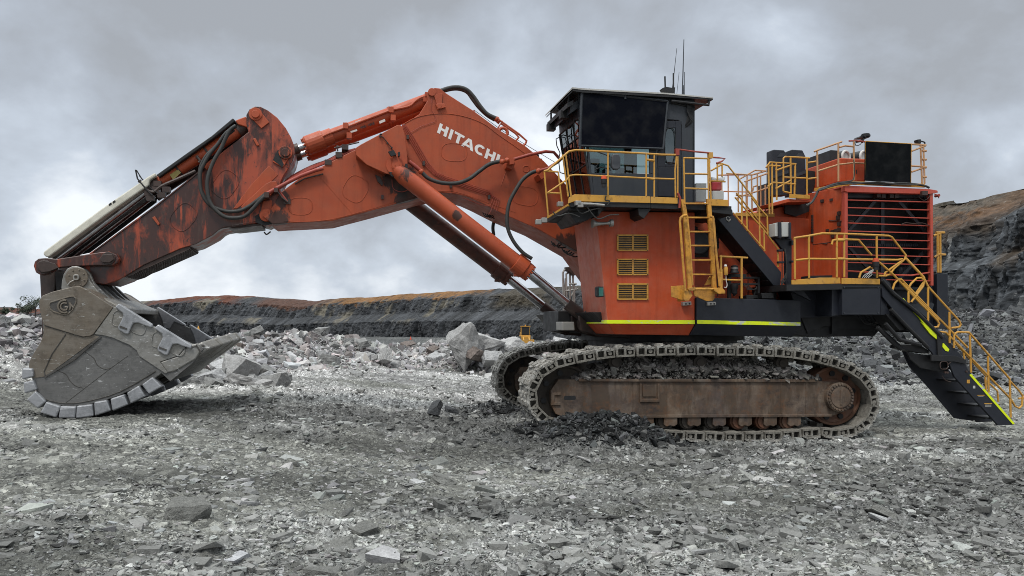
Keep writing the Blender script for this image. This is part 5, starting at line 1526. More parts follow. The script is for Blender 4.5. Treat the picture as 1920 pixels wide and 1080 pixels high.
# radiator roof rails
bm = B()
for a in ([(495, 150), (512, 142), (670, 87)], [(514, 146), (517, 372)], [(648, 96), (648, 338)], [(520, 272), (650, 232), (740, 222), (822, 226)], [(745, 84), (748, 332)], [(655, 122), (690, 112), (745, 118)]):
    T(bm, 7, a, -3.2 if a[0][0] < 640 else -3.5, .024)
for a in ([(1108, 103), (1203, 108)], [(1168, 110), (1178, 352)], [(1186, 112), (1194, 352)], [(1112, 146), (1200, 112)], [(1110, 240), (1205, 246)], [(1112, 278), (1205, 246)]): T(bm, 7, a, -3.5, .024)
for y in (145, 200, 250, 310): T(bm, 7, [(1180, y), (1204, y)], -3.5, .03)
part('handrail', bm, YELLOW_F, smooth=True)
bm = B(); T(bm, 7, [(715, 82), (760, 80), (820, 88)], -3.5, .022); part('handrail', bm, PIPE_P, smooth=True)
bm = B()
for a in ([(1265, 662), (1320, 662)], [(1275, 665), (1278, 915)], [(1292, 665), (1294, 915)], [(1255, 818), (1285, 800), (1326, 802)], [(1250, 682), (1290, 668)]): T(bm, 7, a, -3.0, .03)
part('handrail', bm, YELLOW, smooth=True)
# lower rear deck rails
bm = B()
for a in ([(366, 697), (460, 683), (545, 667), (700, 670), (965, 682), (985, 690), (1075, 805), (1068, 830), (1000, 890), (975, 925), (945, 937), (900, 935)],
          [(368, 838), (460, 828), (900, 833), (1020, 835), (1055, 830)], [(371, 700), (373, 955)], [(461, 684), (462, 948)], [(638, 672), (638, 945)], [(685, 673), (685, 945)], [(890, 685), (892, 950)],
          [(606, 738), (612, 712), (650, 703), (775, 708), (858, 805)], [(780, 948), (790, 915), (850, 880)], [(1075, 822), (1190, 945), (1192, 968), (1120, 1075)], [(1050, 840), (945, 915), (940, 935)]):
    T(bm, 7, a, -3.98, .027)
for y in (710, 828): T(bm, 7, [(640, y), (688, y)], -3.98, .035)
part('handrail', bm, YELLOW, smooth=True)
bm = B(); trace(bm, 7, [(905, 68), (1, 1)][:0] or [(782, 60), (845, 60), (846, 52), (790, 50)], -3.45, -3.2); disc(bm, 7, (820, 52), 6, -3.5, -3.2)
p = pt(7, (820, 50), -3.4)
for r_, dz in ((.12, 0.0), (.10, .03)): cyl(bm, p + Vector((0, 0, dz - .02)), p + Vector((0, 0, dz + .02)), r_, 20)
T(bm, 7, [(820, 56), (805, 72), (798, 92)], -3.42, .03); T(bm, 7, [(752, 90), (760, 112), (785, 105), (795, 92)], -3.42, .01, sm=3); T(bm, 7, [(760, 88), (800, 80)], -3.42, .03)
part('antenna_puck', bm, BLACK, smooth=True)
bm = B(); trace(bm, 7, [(1150, 72), (1170, 70), (1176, 85), (1170, 100), (1156, 98)], -3.5, -3.35); T(bm, 7, [(1172, 84), (1195, 92), (1190, 110)], -3.45, .02, sm=3); part('work_lamp', bm, BLACK, bevel=.01)
def beacon(k, cx_, cy_, s, w):
    bm = B(); lathe(bm, k, cx_, [(cy_ + 0.55 * s, .36 * s), (cy_ + .1 * s, .42 * s), (cy_ - .05 * s, .42 * s)], w); lathe(bm, k, cx_, [(cy_ + 1.0 * s, .3 * s), (cy_ + .55 * s, .3 * s)], w)
    o = part('beacon', bm, BLACK, smooth=True)
    c = B(); lathe(c, k, cx_, [(cy_ - .06 * s, .40 * s), (cy_ - .45 * s, .34 * s), (cy_ - .52 * s, .2 * s)], w); link('beacon_lens', c, BEACON, o, smooth=True)
beacon(5, 397, 830, 42, -4.12); beacon(7, 885, 850, 50, -4.12)
bm = B()
for i in range(4): T(bm, 7, [(875 + i * 5, 885), (860 - i * 8, 915), (820 + i * 14, 925), (800 + i * 12, 948)], -4.1, .009, 5, sm=3)
part('cable', bm, GREYBOX)

# ------------------------------------------------------------ boarding ladder hung on the front module
def ladder():
    w = -4.03
    bm = B()
    for a in ([(148, 20), (172, 170), (215, 855)], [(385, 15), (398, 180), (440, 850)]): 
        q = [pt(9, p, w) for p in a]
        for p_, q_ in zip(q[:-1], q[1:]):
            d = .05
            hexa(bm, [(p_.x - d, w - .02, p_.z), (p_.x + d, w - .02, p_.z), (p_.x + d, w + .05, p_.z), (p_.x - d, w + .05, p_.z), (q_.x - d, w - .02, q_.z), (q_.x + d, w - .02, q_.z), (q_.x + d, w + .05, q_.z), (q_.x - d, w + .05, q_.z)])
    o = part('ladder', bm, YELLOW_R); lab(o, 'scratched yellow boarding ladder')
    for i, (x0, x1, y) in enumerate(((160, 385, 52), (175, 392, 182), (190, 400, 312), (200, 408, 440), (210, 416, 573), (220, 428, 706))):
        c = B(); trace(c, 9, [(x0, y - 5), (x1, y - 3), (x1, y + 9), (x0, y + 9)], w - .03, w + .06); link('rung', c, YELLOW_R, o)
    c = B()
    T(c, 9, [(172, 862), (150, 600), (122, 220), (128, 190), (150, 170), (185, 165)], w - .12, .03); T(c, 9, [(500, 850), (460, 560), (432, 210), (425, 180), (400, 178)], w - .12, .03)
    T(c, 9, [(190, 168), (215, 420), (240, 810)], w - .16, .022); T(c, 9, [(425, 180), (450, 480), (485, 815)], w - .16, .022); T(c, 9, [(225, 845), (430, 845)], w - .1, .03)
    link('ladder_rail', c, YELLOW_R, o, smooth=True)
    c = B()
    trace(c, 9, [(42, 818), (168, 808), (165, 950), (150, 948), (46, 915)], w + .1, w + .14)
    trace(c, 9, [(165, 850), (215, 855), (240, 900), (205, 950), (170, 955), (160, 940)], w - .1, w + .3)
    trace(c, 9, [(245, 830), (410, 820), (430, 800), (445, 860), (440, 935), (420, 955), (370, 955), (300, 925), (255, 905)], w + .12, w + .17)
    trace(c, 9, [(200, 835), (262, 822), (270, 845), (240, 860), (205, 858)], w - .15, w + .02); trace(c, 9, [(432, 840), (505, 828), (540, 860), (540, 885), (480, 888), (440, 862)], w - .15, w + .02)
    trace(c, 9, [(350, 810), (400, 720), (415, 730), (412, 800)], w + .1, w + .14)
    rect(c, 9, 495, 690, 515, 860, w + .1, w + .2)
    link('ladder_bracket', c, YELLOW_R, o, bevel=.006)
    c = B()
    trace(c, 9, [(150, 962), (228, 958), (230, 992), (152, 998)], -3.42, -3.3); trace(c, 9, [(374, 962), (455, 962), (455, 992), (376, 998)], -3.42, -3.3)
    b_ = link('bump_stop', c, SILVER, o, bevel=.01)
    c = B()
    for a in ((178, 980), (210, 978), (408, 980), (438, 980)): disc(c, 9, a, 8, -3.425, -3.40, n=12)
    link('bump_stop_bolt', c, BLACK, o)
ladder()
# sack with canister on the deck
bm = B(); trace(bm, 5, [(1003, 812), (1030, 818), (1082, 806), (1078, 838), (1005, 836)], -3.7, -3.5); part('plastic_sack', bm, PAPER, bevel=.03)
bm = B(); trace(bm, 5, [(1005, 838), (1062, 838), (1062, 892), (1005, 892)], -3.72, -3.5); part('fire_extinguisher', bm, CANISTER, bevel=.04)
bm = B(); rect(bm, 5, 1008, 893, 1072, 942, -3.74, -3.5); part('tool_box', bm, GREYBOX, bevel=.01)
bm = B(); rect(bm, 5, 915, 850, 975, 955, -2.2, -1.7); part('grey_cabinet', bm, GREYBOX, bevel=.01)

# ------------------------------------------------------------ cab
def cab():
    w0, w1 = -3.3, -1.5
    q = lambda x, y, w=w0: pt(5, (x, y), w0)
    bm = B()
    def pan(pts, a, b): 
        v = [q(*p) for p in pts]; prism(bm, [(t.x, t.z) for t in v], a, b)
    for a, b in ((w0, w0 + .06), (w1 - .06, w1)):
        pan([(255, 365), (745, 372), (745, 490), (262, 480)], a, b)                    # above the windows
        pan([(330, 793), (690, 798), (690, 960), (345, 955)], a, b)                    # below the windows
        if a == w0: pan([(300, 640), (312, 640), (345, 955), (330, 955)], a, b); pan([(255, 480), (272, 480), (312, 640), (300, 640)], a, b)
        pan([(655, 480), (700, 485), (690, 798), (655, 795)], a, b)
    pan([(745, 372), (908, 400), (908, 960), (835, 960), (835, 520), (820, 495), (745, 490)], w0, w1)
    pan([(690, 760), (835, 760), (835, 960), (690, 960)], w0 + .02, w0 + .08)
    pan([(255, 350), (908, 385), (908, 402), (255, 372)], w0, w1)        # ceiling
    pan([(345, 950), (908, 958), (908, 966), (345, 962)], w0, w1)        # floor
    pan([(895, 400), (908, 400), (908, 960), (895, 960)], w0, w1)
    o = part('cab', bm, CABGREY, bevel=.004); lab(o, 'dark operator cab with sun screens')
    # door leaf
    c = B()
    for r in ((700, 500, 742, 760), (800, 500, 832, 760), (742, 500, 800, 540), (742, 742, 800, 760)):
        v = [q(r[0], r[1]), q(r[2], r[1]), q(r[2], r[3]), q(r[0], r[3])]; prism(c, [(t.x, t.z) for t in v], w0 - .015, w0 + .04)
    v = [q(702, 762), q(832, 762), q(832, 930), q(702, 925)]; prism(c, [(t.x, t.z) for t in v], w0 - .015, w0 + .015)
    d = link('cab_door', c, NAVY, o, bevel=.01)
    c = B(); ring_loop(c, 5, (770, 640), 30, 101, 0, w0 - .018, .011); link('door_gasket', c, BLACK, o)
    def pane(pts, a, nm='window_pane', t=.012):
        c = B(); v = [q(*p) for p in pts]; prism(c, [(t_.x, t_.z) for t_ in v], a, a + t); return link(nm, c, GLASS, o)
    pane([(742, 540), (800, 540), (800, 742), (742, 742)], w0 + .01)
    pane([(268, 480), (655, 485), (655, 795), (330, 793)], w0 + .03)
    pane([(268, 480), (655, 485), (655, 795), (330, 793)], w1 - .04)
    # windscreen, leaning
    a = q(258, 372); b = q(262, 480); c0 = q(340, 952)
    def ws(pa, pb, nm, mat, y0, y1, t=.02):
        c = B(); hexa(c, [(pa.x, y0, pa.z), (pa.x, y1, pa.z), (pa.x + t, y1, pa.z), (pa.x + t, y0, pa.z), (pb.x, y0, pb.z), (pb.x, y1, pb.z), (pb.x + t, y1, pb.z), (pb.x + t, y0, pb.z)]); return link(nm, c, mat, o)
    ws(a, b, 'visor_panel', CABGREY, w0 + .01, w1 - .01)
    ws(b, c0, 'windscreen', GLASS, w0 + .05, w1 - .05, .012)
    fr = B()
    for y in (w0 + .03, w1 - .03, w0 + .62, w0 + 1.2): tube(fr, [(b.x - .01, y, b.z), (c0.x - .01, y, c0.z)], .028 if y in (w0 + .03, w1 - .03) else .014, 6)
    m1 = b.lerp(c0, .55); m0 = b.lerp(c0, .2)
    for m_ in (b, m1, m0, c0): tube(fr, [(m_.x - .01, w0 + .03, m_.z), (m_.x - .01, w1 - .03, m_.z)], .02, 6)
    link('windscreen_frame', fr, BLACK, o)
    # wipers and front grab rail, mirror arm
    c = B()
    tube(c, [(b.x - .06, w0 + .3, b.z + .05), (m1.x - .08, w0 + .75, m1.z)], .014, 6); tube(c, [(b.x - .06, w0 + .9, b.z + .05), (m1.x - .08, w0 + 1.3, m1.z)], .014, 6)
    for w in (w1 - .05, w1 - .3):
        T(c, 5, [(200, 560), (128, 602), (132, 640), (150, 680), (142, 720), (150, 790), (170, 797), (200, 790)], w, .014, 6)
    T(c, 5, [(198, 730), (212, 742), (214, 790), (205, 830)], w1 - .2, .012, 6, sm=3)
    for i in range(4): T(c, 5, [(160 + i * 10, 575 + i * 5), (230, 500 + i * 22), (262, 480 + i * 30)], w1 + .3 - i * .4, .012, 6)
    link('wiper', c, BLACK, o)
    # interior: seat, console, monitors
    c = B(); s = q(560, 930)
    box(c, (s.x - .3, -2.7, s.z + .35), (s.x + .25, -2.2, s.z + .55)); box(c, (s.x + .2, -2.7, s.z + .5), (s.x + .36, -2.2, s.z + 1.25)); box(c, (s.x - .15, -2.6, s.z), (s.x + .15, -2.3, s.z + .4))
    link('seat', c, BLACK, o, bevel=.04)
    c = B(); m_ = q(370, 750); box(c, (m_.x - .12, -3.05, m_.z - .12), (m_.x + .1, -2.75, m_.z + .22)); box(c, (m_.x - .02, -2.95, m_.z - .9), (m_.x + .03, -2.85, m_.z - .1))
    for xx, zz in ((430, 700), (520, 745), (600, 740)): 
        m_ = q(xx, zz); box(c, (m_.x - .1, -2.0, m_.z - .3), (m_.x + .12, -1.8, m_.z + .15))
    link('console', c, PLASTIC, o, bevel=.01)
    # roof plates
    c = B()
    def rp(pts, a, b):
        v = [q(*p) for p in pts]; prism(c, [(t.x, t.z) for t in v], a, b)
    rp([(208, 330), (265, 337), (740, 362), (995, 384), (995, 391), (740, 375), (265, 350), (212, 342)], -3.45, -1.45)
    r_ = link('cab_roof', c, BLACK, o)
    c = B(); rp([(208, 321), (265, 327), (740, 353), (995, 378), (995, 384), (740, 361), (265, 336), (208, 329)], -3.46, -1.44); link('roof_edge', c, ROOFWHITE, o)
    # sloping sun visors at the front
    t0 = q(210, 324); 
    def visor(x0, z0, x1, z1, th, nm, mat, y0=-3.42, y1=-1.45):
        c = B(); A1 = q(x0, z0); B1 = q(x1, z1)
        hexa(c, [(A1.x, y0, A1.z), (A1.x, y1, A1.z), (A1.x, y1, A1.z - th), (A1.x, y0, A1.z - th), (B1.x, y0, B1.z), (B1.x, y1, B1.z), (B1.x, y1, B1.z - th), (B1.x, y0, B1.z - th)]); return link(nm, c, mat, o)
    visor(210, 324, 178, 352, .03, 'sun_visor', ROOFWHITE); visor(214, 334, 185, 362, .03, 'sun_visor', BLACK)
    visor(225, 382, 190, 400, .11, 'sun_visor', BLACK, -3.3, -1.45)
    visor(262, 372, 214, 405, .2, 'visor_bracket', CABGREY, -3.2, -1.5)
    c = B()
    for y in (-3.2, -2.4, -1.6): p_ = q(205, 352); box(c, (p_.x - .02, y, p_.z - .25), (p_.x + .02, y + .03, p_.z + .1))
    for y in (-2.9, -1.7): p_ = q(205, 430); box(c, (p_.x - .1, y, p_.z - .12), (p_.x + .1, y + .22, p_.z + .06))
    link('work_lamp', c, BLACK, o)
    # rear awning and cables
    c = B(); T(c, 5, [(775, 388), (900, 402), (985, 412), (988, 385)], -3.4, .035); T(c, 5, [(775, 395), (850, 415), (905, 408)], -3.3, .03)
    for i in range(7): T(c, 5, [(868 + i * 6, 405), (865 + i * 5, 440 + i * 8), (880 + i * 3, 480 + i * 4), (890 - i * 6, 500 + i * 6), (872, 470)], -3.36 + i * .01, .012, 5, sm=3)
    link('cable_bundle', c, BLACK, o)
    # side sun screen
    c = B(); v = [q(270, 338), q(748, 396), q(722, 662), q(252, 645)]
    prism(c, [(t.x, t.z) for t in v], -3.40, -3.38); s_ = part('sun_screen', c, SCREEN)
    c = B()
    for a, b in ((v[0], v[1]), (v[1], v[2]), (v[2], v[3]), (v[3], v[0])): tube(c, [(a.x, -3.40, a.z), (b.x, -3.40, b.z)], .028, 4)
    tube(c, [(q(266, 335).x, -3.40, q(266, 335).z), (q(256, 668).x, -3.40, q(256, 668).z)], .032, 4)
    tube(c, [(q(510, 362).x, -3.40, q(510, 362).z), (q(510, 384).x, -3.40, q(510, 384).z)], .03, 4)
    link('screen_frame', c, CABGREY, s_)
    c = B(); trace(c, 5, [(440, 700), (448, 685), (482, 684), (492, 700), (492, 762), (478, 775), (450, 773), (440, 758)], -3.85, -3.76); m_ = part('mirror', c, PLASTIC, bevel=.03)
    c = B(); T(c, 5, [(430, 690), (432, 780)], -3.82, .014); T(c, 5, [(432, 700), (345, 668), (330, 660)], -3.8, .014); T(c, 5, [(432, 770), (380, 760), (345, 775)], -3.8, .014); link('mirror_arm', c, BLACK, m_)
    # aerials
    c = B(); T(c, 5, [(740, 250), (742, 312)], -2.6, .022); T(c, 5, [(788, 232), (788, 312)], -2.6, .022); T(c, 5, [(807, 92), (780, 340)], -2.6, [.006, .012]); T(c, 5, [(788, 315), (795, 357)], -2.6, .014)
    trace(c, 5, [(727, 315), (745, 308), (785, 314), (798, 310), (796, 340), (768, 360), (742, 342)], -2.7, -2.5)
    T(c, 5, [(748, 340), (745, 360), (775, 360), (785, 345)], -2.65, .012, sm=3)
    part('aerial', c, BLACK)
    c = B(); T(c, 5, [(847, 42), (838, 364)], -3.0, [.010, .018]); T(c, 5, [(842, 300), (844, 364)], -3.2, .02); T(c, 5, [(820, 225), (806, 360)], -2.2, .006); T(c, 5, [(851, 225), (850, 366)], -2.0, .009)
    part('aerial', c, CABGREY)
    c = B(); T(c, 5, [(316, 330), (316, 318)], -2.8, .015); part('roof_stud', c, SILVER)
cab()

# ------------------------------------------------------------ boom
BW = 0.82
boom_out = [(512, 385), (525, 362), (560, 335), (613, 307), (667, 280), (740, 245), (786, 214), (802, 188), (801, 174), (806, 168), (815, 164.5), (825, 165.5), (834, 173),
            (887, 207), (940, 246), (983, 272), (1020, 302), (1053, 337), (1085, 372), (1140, 440), (1175, 500), (1180, 530), (1160, 550), (1130, 535), (1085, 473),
            (1010, 430), (947, 403), (900, 379), (880, 370), (853, 363), (827, 361), (787, 370), (740, 383), (700, 394), (623, 414), (575, 416.5), (532, 418.5), (512, 420), (498, 410)]
bm = B()
trace(bm, 0, boom_out, -BW, BW)
BOOM = part('boom', bm, BOOM_P, bevel=.015); lab(BOOM, 'orange boom with white lettering')
bm = B()   # welded flanges and seams standing proud of the side plate
T(bm, 3, [(762, 283), (830, 245), (900, 226), (980, 218), (1060, 224), (1150, 246), (1230, 282), (1300, 335), (1380, 390), (1450, 440)], -BW - .003, .012, 6, sm=4)
T(bm, 3, [(290, 565), (478, 780)], -BW, .006, 5); T(bm, 3, [(95, 822), (200, 828), (370, 812), (600, 752), (850, 680), (985, 655), (1080, 664), (1240, 720), (1400, 775)], -BW, .009, 5, sm=4)
T(bm, 3, [(762, 283), (790, 450), (820, 520)], -BW, .01, 5); T(bm, 3, [(1345, 545), (1318, 625)], -BW, .012, 5)
for c_, rx, ry, a in (((190, 740), 66, 48, 0), ((500, 643), 66, 72, 30), ((1055, 437), 72, 50, 4), ((1455, 683), 72, 52, 10)): ring_loop(bm, 3, c_, rx, ry, a, -BW, .010)
ring_loop(bm, 3, (1460, 530), 17, 17, 0, -BW, .014)
link('weld_seam', bm, BOOM_P, BOOM)
# hidden-side crest plate edges: top chord trim
bm = B()
for a in ([(1160, 197), (1170, 205)], ): T(bm, 3, [(1165, 200), (1168, 212)], -BW + .1, .02, 6)
disc(bm, 3, (930, 97), 22, -BW - .05, -BW); disc(bm, 3, (970, 175), 14, -BW - .08, -BW)
trace(bm, 3, [(950, 165), (1000, 160), (1008, 182), (962, 196)], -BW - .07, -BW)
trace(bm, 3, [(940, 110), (990, 105), (985, 165), (958, 170)], -BW - .04, -BW)
link('pin_boss', bm, CYL_P, BOOM, bevel=.006)
# HITACHI lettering, as painted strokes a few millimetres proud
def lettering():
    O = Vector((958, 325)); Ud = Vector((0.882, 0.471)); Vd = Vector((17, -53))
    bm = B()
    def poly(pts):
        pz = [(O + Ud * x + Vd * y) for x, y in pts]
        q = [pt(3, (p.x, p.y), -BW) for p in pz]
        prism(bm, [(v.x, v.z) for v in q], -BW - .005, -BW + .004)
    s = 18
    x = 0
    def H(x, w=58, cut=1.0):
        poly([(x, 0), (x + s, 0), (x + s, 1), (x, 1)]); poly([(x + w - s, 0), (x + w, 0), (x + w, 1), (x + w - s, 1)]); poly([(x + s, .4), (x + w - s, .4), (x + w - s, .63), (x + s, .63)])
    H(0)
    poly([(70, 0), (88, 0), (88, 1), (70, 1)])
    poly([(97, .77), (158, .77), (158, 1), (97, 1)]); poly([(119, 0), (137, 0), (137, .768), (119, .768)])
    # A
    poly([(152, 0), (171, 0), (178, .22), (203, .22), (210, 0), (230, 0), (202, 1), (180, 1)][:0] or [(152, 0), (171, 0), (192, .76), (192, 1), (181, 1)])
    poly([(230, 0), (211, 0), (192.2, .76), (192.2, 1), (203, 1)]); poly([(177, .17), (205, .17), (201, .38), (182, .38)])
    # C
    cx_, rx, ry = 266, 34, .5; n = 20; a0, a1 = math.radians(48), math.radians(312)
    for i in range(n):
        t0, t1 = a0 + (a1 - a0) * i / n, a0 + (a1 - a0) * (i + 1) / n
        poly([(cx_ + rx * math.cos(t0), .5 + ry * math.sin(t0)), (cx_ + rx * math.cos(t1), .5 + ry * math.sin(t1)), (cx_ + (rx - s) * math.cos(t1), .5 + (ry - .24) * math.sin(t1)), (cx_ + (rx - s) * math.cos(t0), .5 + (ry - .24) * math.sin(t0))])
    H(301)
    poly([(368, .12), (380, .3), (387, .42), (386, 1), (368, 1)])
    link('lettering', bm, WHITE_P, BOOM)
lettering()
# hard lines clipped along the boom side
bm = B()
for i in range(4):
    d = i * 11
    T(bm, 3, [(762 + d * .6, 283), (790 + d, 345), (880 + d, 500), (940 + d * .5, 560 - d * .3), (1010, 600 - d * .8), (1250, 680 - d * .8), (1310 - d, 700 - d * .3), (1290 - d, 770 - d)], -BW - .03, .009, 5)
T(bm, 3, [(945, 265), (870, 290), (805, 328)], -BW - .02, .006, 5); T(bm, 3, [(930, 130), (925, 190), (950, 240), (945, 265)], -BW - .03, .006, 5, sm=3)
T(bm, 3, [(705, 590), (712, 640), (760, 660), (810, 640)], -BW - .03, .01, 5, sm=3); T(bm, 3, [(1100, 690), (1200, 730), (1265, 745), (1250, 785)], -BW - .03, .008, 5, sm=3)
link('hydraulic_line', bm, PIPE_P, BOOM)
bm = B()
for a in ((882, 500), (792, 352), (1250, 690), (1035, 625), (650, 690)): rect(bm, 3, a[0] - 5, a[1] - 14, a[0] + 8, a[1] + 10, -BW - .06, -BW)
trace(bm, 3, [(610, 562), (640, 575), (655, 610), (650, 625), (625, 600)], -BW - .08, -BW)
trace(bm, 3, [(390, 440), (400, 432), (418, 465), (398, 470)], -BW - .02, -BW + .1)
link('line_clamp', bm, OILY, BOOM)
# top grab frames, lifting eye
bm = B()
for w in (-BW + .1, .6):
    T(bm, 3, [(1265, 355), (1325, 262), (1300, 262)], w, .026); T(bm, 3, [(1300, 250), (1420, 335), (1462, 372), (1455, 390), (1440, 402)], w, .03); T(bm, 3, [(1320, 275), (1400, 330), (1418, 352), (1395, 380)], w, .03)
T(bm, 3, [(1285, 250), (1310, 272)], -.4, .05)
c_ = pt(3, (1330, 325), -BW + .05); tube(bm, [c_ + Vector((math.cos(a), 0, math.sin(a))) * .12 for a in [i * math.pi / 10 for i in range(21)]], .045, 8, caps=False)
T(bm, 3, [(1355, 362), (1390, 375)], -.5, .04)
link('grab_frame', bm, CYL_P, BOOM, smooth=True)
# hoses
def hose(k, pts, w, r, mat=RUBBER, par=None, nm='hose', sm=8):
    c = B(); T(c, k, pts, w, r, 10, sm=sm); return link(nm, c, mat, par or BOOM, smooth=True)
hose(3, [(945, 105), (985, 88), (1040, 72), (1090, 72), (1130, 88), (1165, 125), (1200, 175), (1240, 220), (1290, 245)], -.55, .055)
hose(3, [(935, 110), (985, 94), (1045, 80), (1090, 82), (1130, 100), (1160, 140), (1195, 185), (1240, 228), (1285, 255)], -.15, .055)
hose(3, [(870, 545), (905, 580), (960, 603), (1020, 612), (1080, 608), (1140, 585), (1200, 540), (1250, 505), (1300, 490), (1340, 486)], -1.15, .052)
hose(3, [(1535, 540), (1490, 552), (1440, 590), (1400, 650), (1365, 720), (1352, 800), (1358, 870), (1390, 940), (1440, 1000), (1492, 1035)], -1.5, .05)
hose(3, [(1285, 812), (1275, 840), (1273, 870), (1278, 905)], .9, .05)
c = B(); T(c, 3, [(1340, 485), (1385, 478), (1480, 450), (1570, 432), (1615, 436), (1645, 470)], -1.2, .042, 10); T(c, 3, [(1535, 540), (1580, 528), (1640, 490), (1680, 450), (1720, 428), (1745, 424)], -1.6, .04, 10)
T(c, 3, [(800, 488), (830, 510), (868, 542)], -1.15, .055, 10); link('hard_pipe', c, PIPE_P, BOOM, smooth=True)
c = B()
for a, w in (((1352, 482), -1.2), ((1325, 490), -1.2), ((868, 545), -1.15), ((1530, 542), -1.55), ((940, 106), -.55), ((1295, 250), -.55)):
    p = pt(3, a, w); bmesh.ops.create_icosphere(c, subdivisions=2, radius=.075, matrix=Matrix.Translation(p))
trace(c, 3, [(1350, 500), (1398, 490), (1395, 510), (1378, 532), (1350, 520)], -1.1, -BW); trace(c, 3, [(1365, 470), (1395, 470), (1392, 500), (1368, 505)], -1.28, -1.0)
trace(c, 3, [(1528, 560), (1570, 545), (1570, 575), (1545, 588)], -1.3, -BW)
link('hose_fitting', c, CYL_P, BOOM)
c = B(); T(c, 3, [(1165, 198), (1330, 318), (1480, 408), (1620, 492)], -.3, .008, 5); link('guide_wire', c, CABGREY, BOOM)
c = B()
rs = random.Random(5)
for i in range(15): 
    x = 1560 + i * 12; y = 905 + i * 8
    T(c, 3, [(x - 20, y - 8), (x, y + rs.uniform(4, 22)), (x + 26, y + 4)], -.9 + rs.random() * 1.4, .018, 5, sm=3)
for i in range(7):
    x = 1520 + i * 18; y = 470 + i * 22
    p = pt(3, (x, y), -.7 + .1 * i); box(c, (p.x - .07, p.y, p.z - .02), (p.x + .06, p.y + .12, p.z + .1))
for i in range(5): T(c, 3, [(1215 + i * 12, 775 + i * 4), (1230 + i * 12, 798 + i * 3), (1255 + i * 8, 790)], -.6 + i * .2, .016, 5, sm=3)
link('cable_bundle', c, BLACK, BOOM)

# gusset plates that carry the lift cylinder heads, one each side
gus = [(500, 412), (530, 392), (735, 283), (752, 283), (765, 292), (778, 350), (790, 450), (792, 510), (770, 560), (735, 580), (700, 562), (670, 556), (562, 506), (503, 452)]
for s in (-1, 1):
    bm = B(); q = [pt(3, p, -1.28) for p in gus]
    pl = [(v.x, v.z) for v in q]
    prism(bm, pl, s * 1.28, s * 1.22); prism(bm, [(v.x, v.z) for v in [pt(3, p, -1.28) for p in ((735, 283), (752, 283), (790, 450), (792, 510), (775, 500), (772, 440))]], s * 1.215, s * (BW - .02))
    prism(bm, [(v.x, v.z) for v in [pt(3, p, -1.28) for p in ((500, 412), (735, 283), (740, 292), (508, 420))]], s * 1.215, s * (BW - .02)); prism(bm, [(v.x, v.z) for v in [pt(3, p, -1.28) for p in ((503, 452), (508, 446), (670, 540), (670, 556))]], s * 1.215, s * (BW - .02))
    g_ = part('cylinder_bracket', bm, BOOM_P, bevel=.012)
    c = B(); cc = pt(3, (732, 512), -1.28); cyl(c, (cc.x, s * 1.33, cc.z), (cc.x, s * 1.2, cc.z), .27, 32); cyl(c, (cc.x, s * 1.42, cc.z), (cc.x, s * 1.3, cc.z), .125, 24); cyl(c, (cc.x, s * 1.45, cc.z), (cc.x, s * 1.4, cc.z), .05, 16)
    link('pivot_pin', c, CYL_P, g_, smooth=True)
    if s < 0:
        c = B(); trace(c, 3, [(712, 455), (745, 455), (762, 515), (760, 548), (720, 548), (704, 520)], -1.40, -1.32); link('pin_keeper', c, CYL_P, g_, bevel=.01)
        c = B(); trace(c, 3, [(684, 432), (715, 424), (730, 450), (700, 458)], -1.5, -1.4); trace(c, 3, [(738, 436), (750, 434), (752, 456), (740, 458)], -1.5, -1.4)
        T(c, 3, [(705, 428), (704, 410), (680, 384), (655, 352), (640, 345), (636, 335)], -1.32, .012, 6); T(c, 3, [(636, 335), (650, 335)], -1.32, .02)
        for a in ((704, 410), (680, 384), (638, 346)): disc(c, 3, a, 5, -1.36, -1.3, n=8)
        link('grease_line', c, BLACK, g_)
        c = B(); trace(c, 3, [(792, 500), (798, 560), (780, 575), (740, 580), (700, 570), (688, 545), (720, 552), (760, 545), (776, 515), (780, 500)], -1.345, -1.30); link('grease_patch', c, BLACK, g_)

# ------------------------------------------------------------ boom lift cylinders (the near rods end below the body)
def lift_cyl(w):
    D = lambda x, y: Vector((pt(0, (x, y), -1.3).x, w, pt(0, (x, y), -1.3).z))
    a, b = D(757, 330), D(985, 506); e_ = D(1092, 592)
    bm = B(); dv = (b - a).normalized()
    tube(bm, [a - dv * .28, a, a + dv * .25, b - dv * .25], [.16, .22, .222, .222], 32)
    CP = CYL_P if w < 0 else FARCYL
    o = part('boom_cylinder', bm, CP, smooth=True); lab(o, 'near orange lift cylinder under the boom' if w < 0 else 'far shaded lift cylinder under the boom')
    c = B(); tube(c, [b - dv * .35, b - dv * .02], .275, 24); tube(c, [b - dv * .02, b + dv * .12], .24, 24)
    for i in range(12):
        an = i * math.pi / 6; up = Vector((0, 1, 0)); sd = dv.cross(up).normalized()
        p = b + dv * .1 + (up * math.cos(an) + sd * math.sin(an)) * .21; tube(c, [p, p + dv * .08], .03, 6)
    pp = b - dv * .1 + dv.cross(Vector((0, 1, 0))) * -.3
    tube(c, [pp, pp + Vector((0, 0, .12)), pp + Vector((-.1, 0, .2))], .07, 10)
    link('gland_collar', c, CP, o, bevel=.01)
    c = B(); tube(c, [b, e_], .125, 28); link('piston_rod', c, CHROME, o, smooth=True)
    c = B(); tube(c, [e_ - dv * .55, e_ + dv * .1], .155, 24); cyl(c, (e_.x + .2, w - .2, e_.z - .2), (e_.x + .2, w + .2, e_.z - .2), .30, 32); link('rod_eye', c, OILY, o, smooth=True)
lift_cyl(-1.30); lift_cyl(1.30)
bm = B()   # black grease round the near head and hinge plates at the lower end
trace(bm, 4, [(868, 990), (925, 990), (928, 1030), (870, 1030)], -1.8, -1.2)
part('lower_hinge', bm, SILVER, bevel=.02)
bm = B()
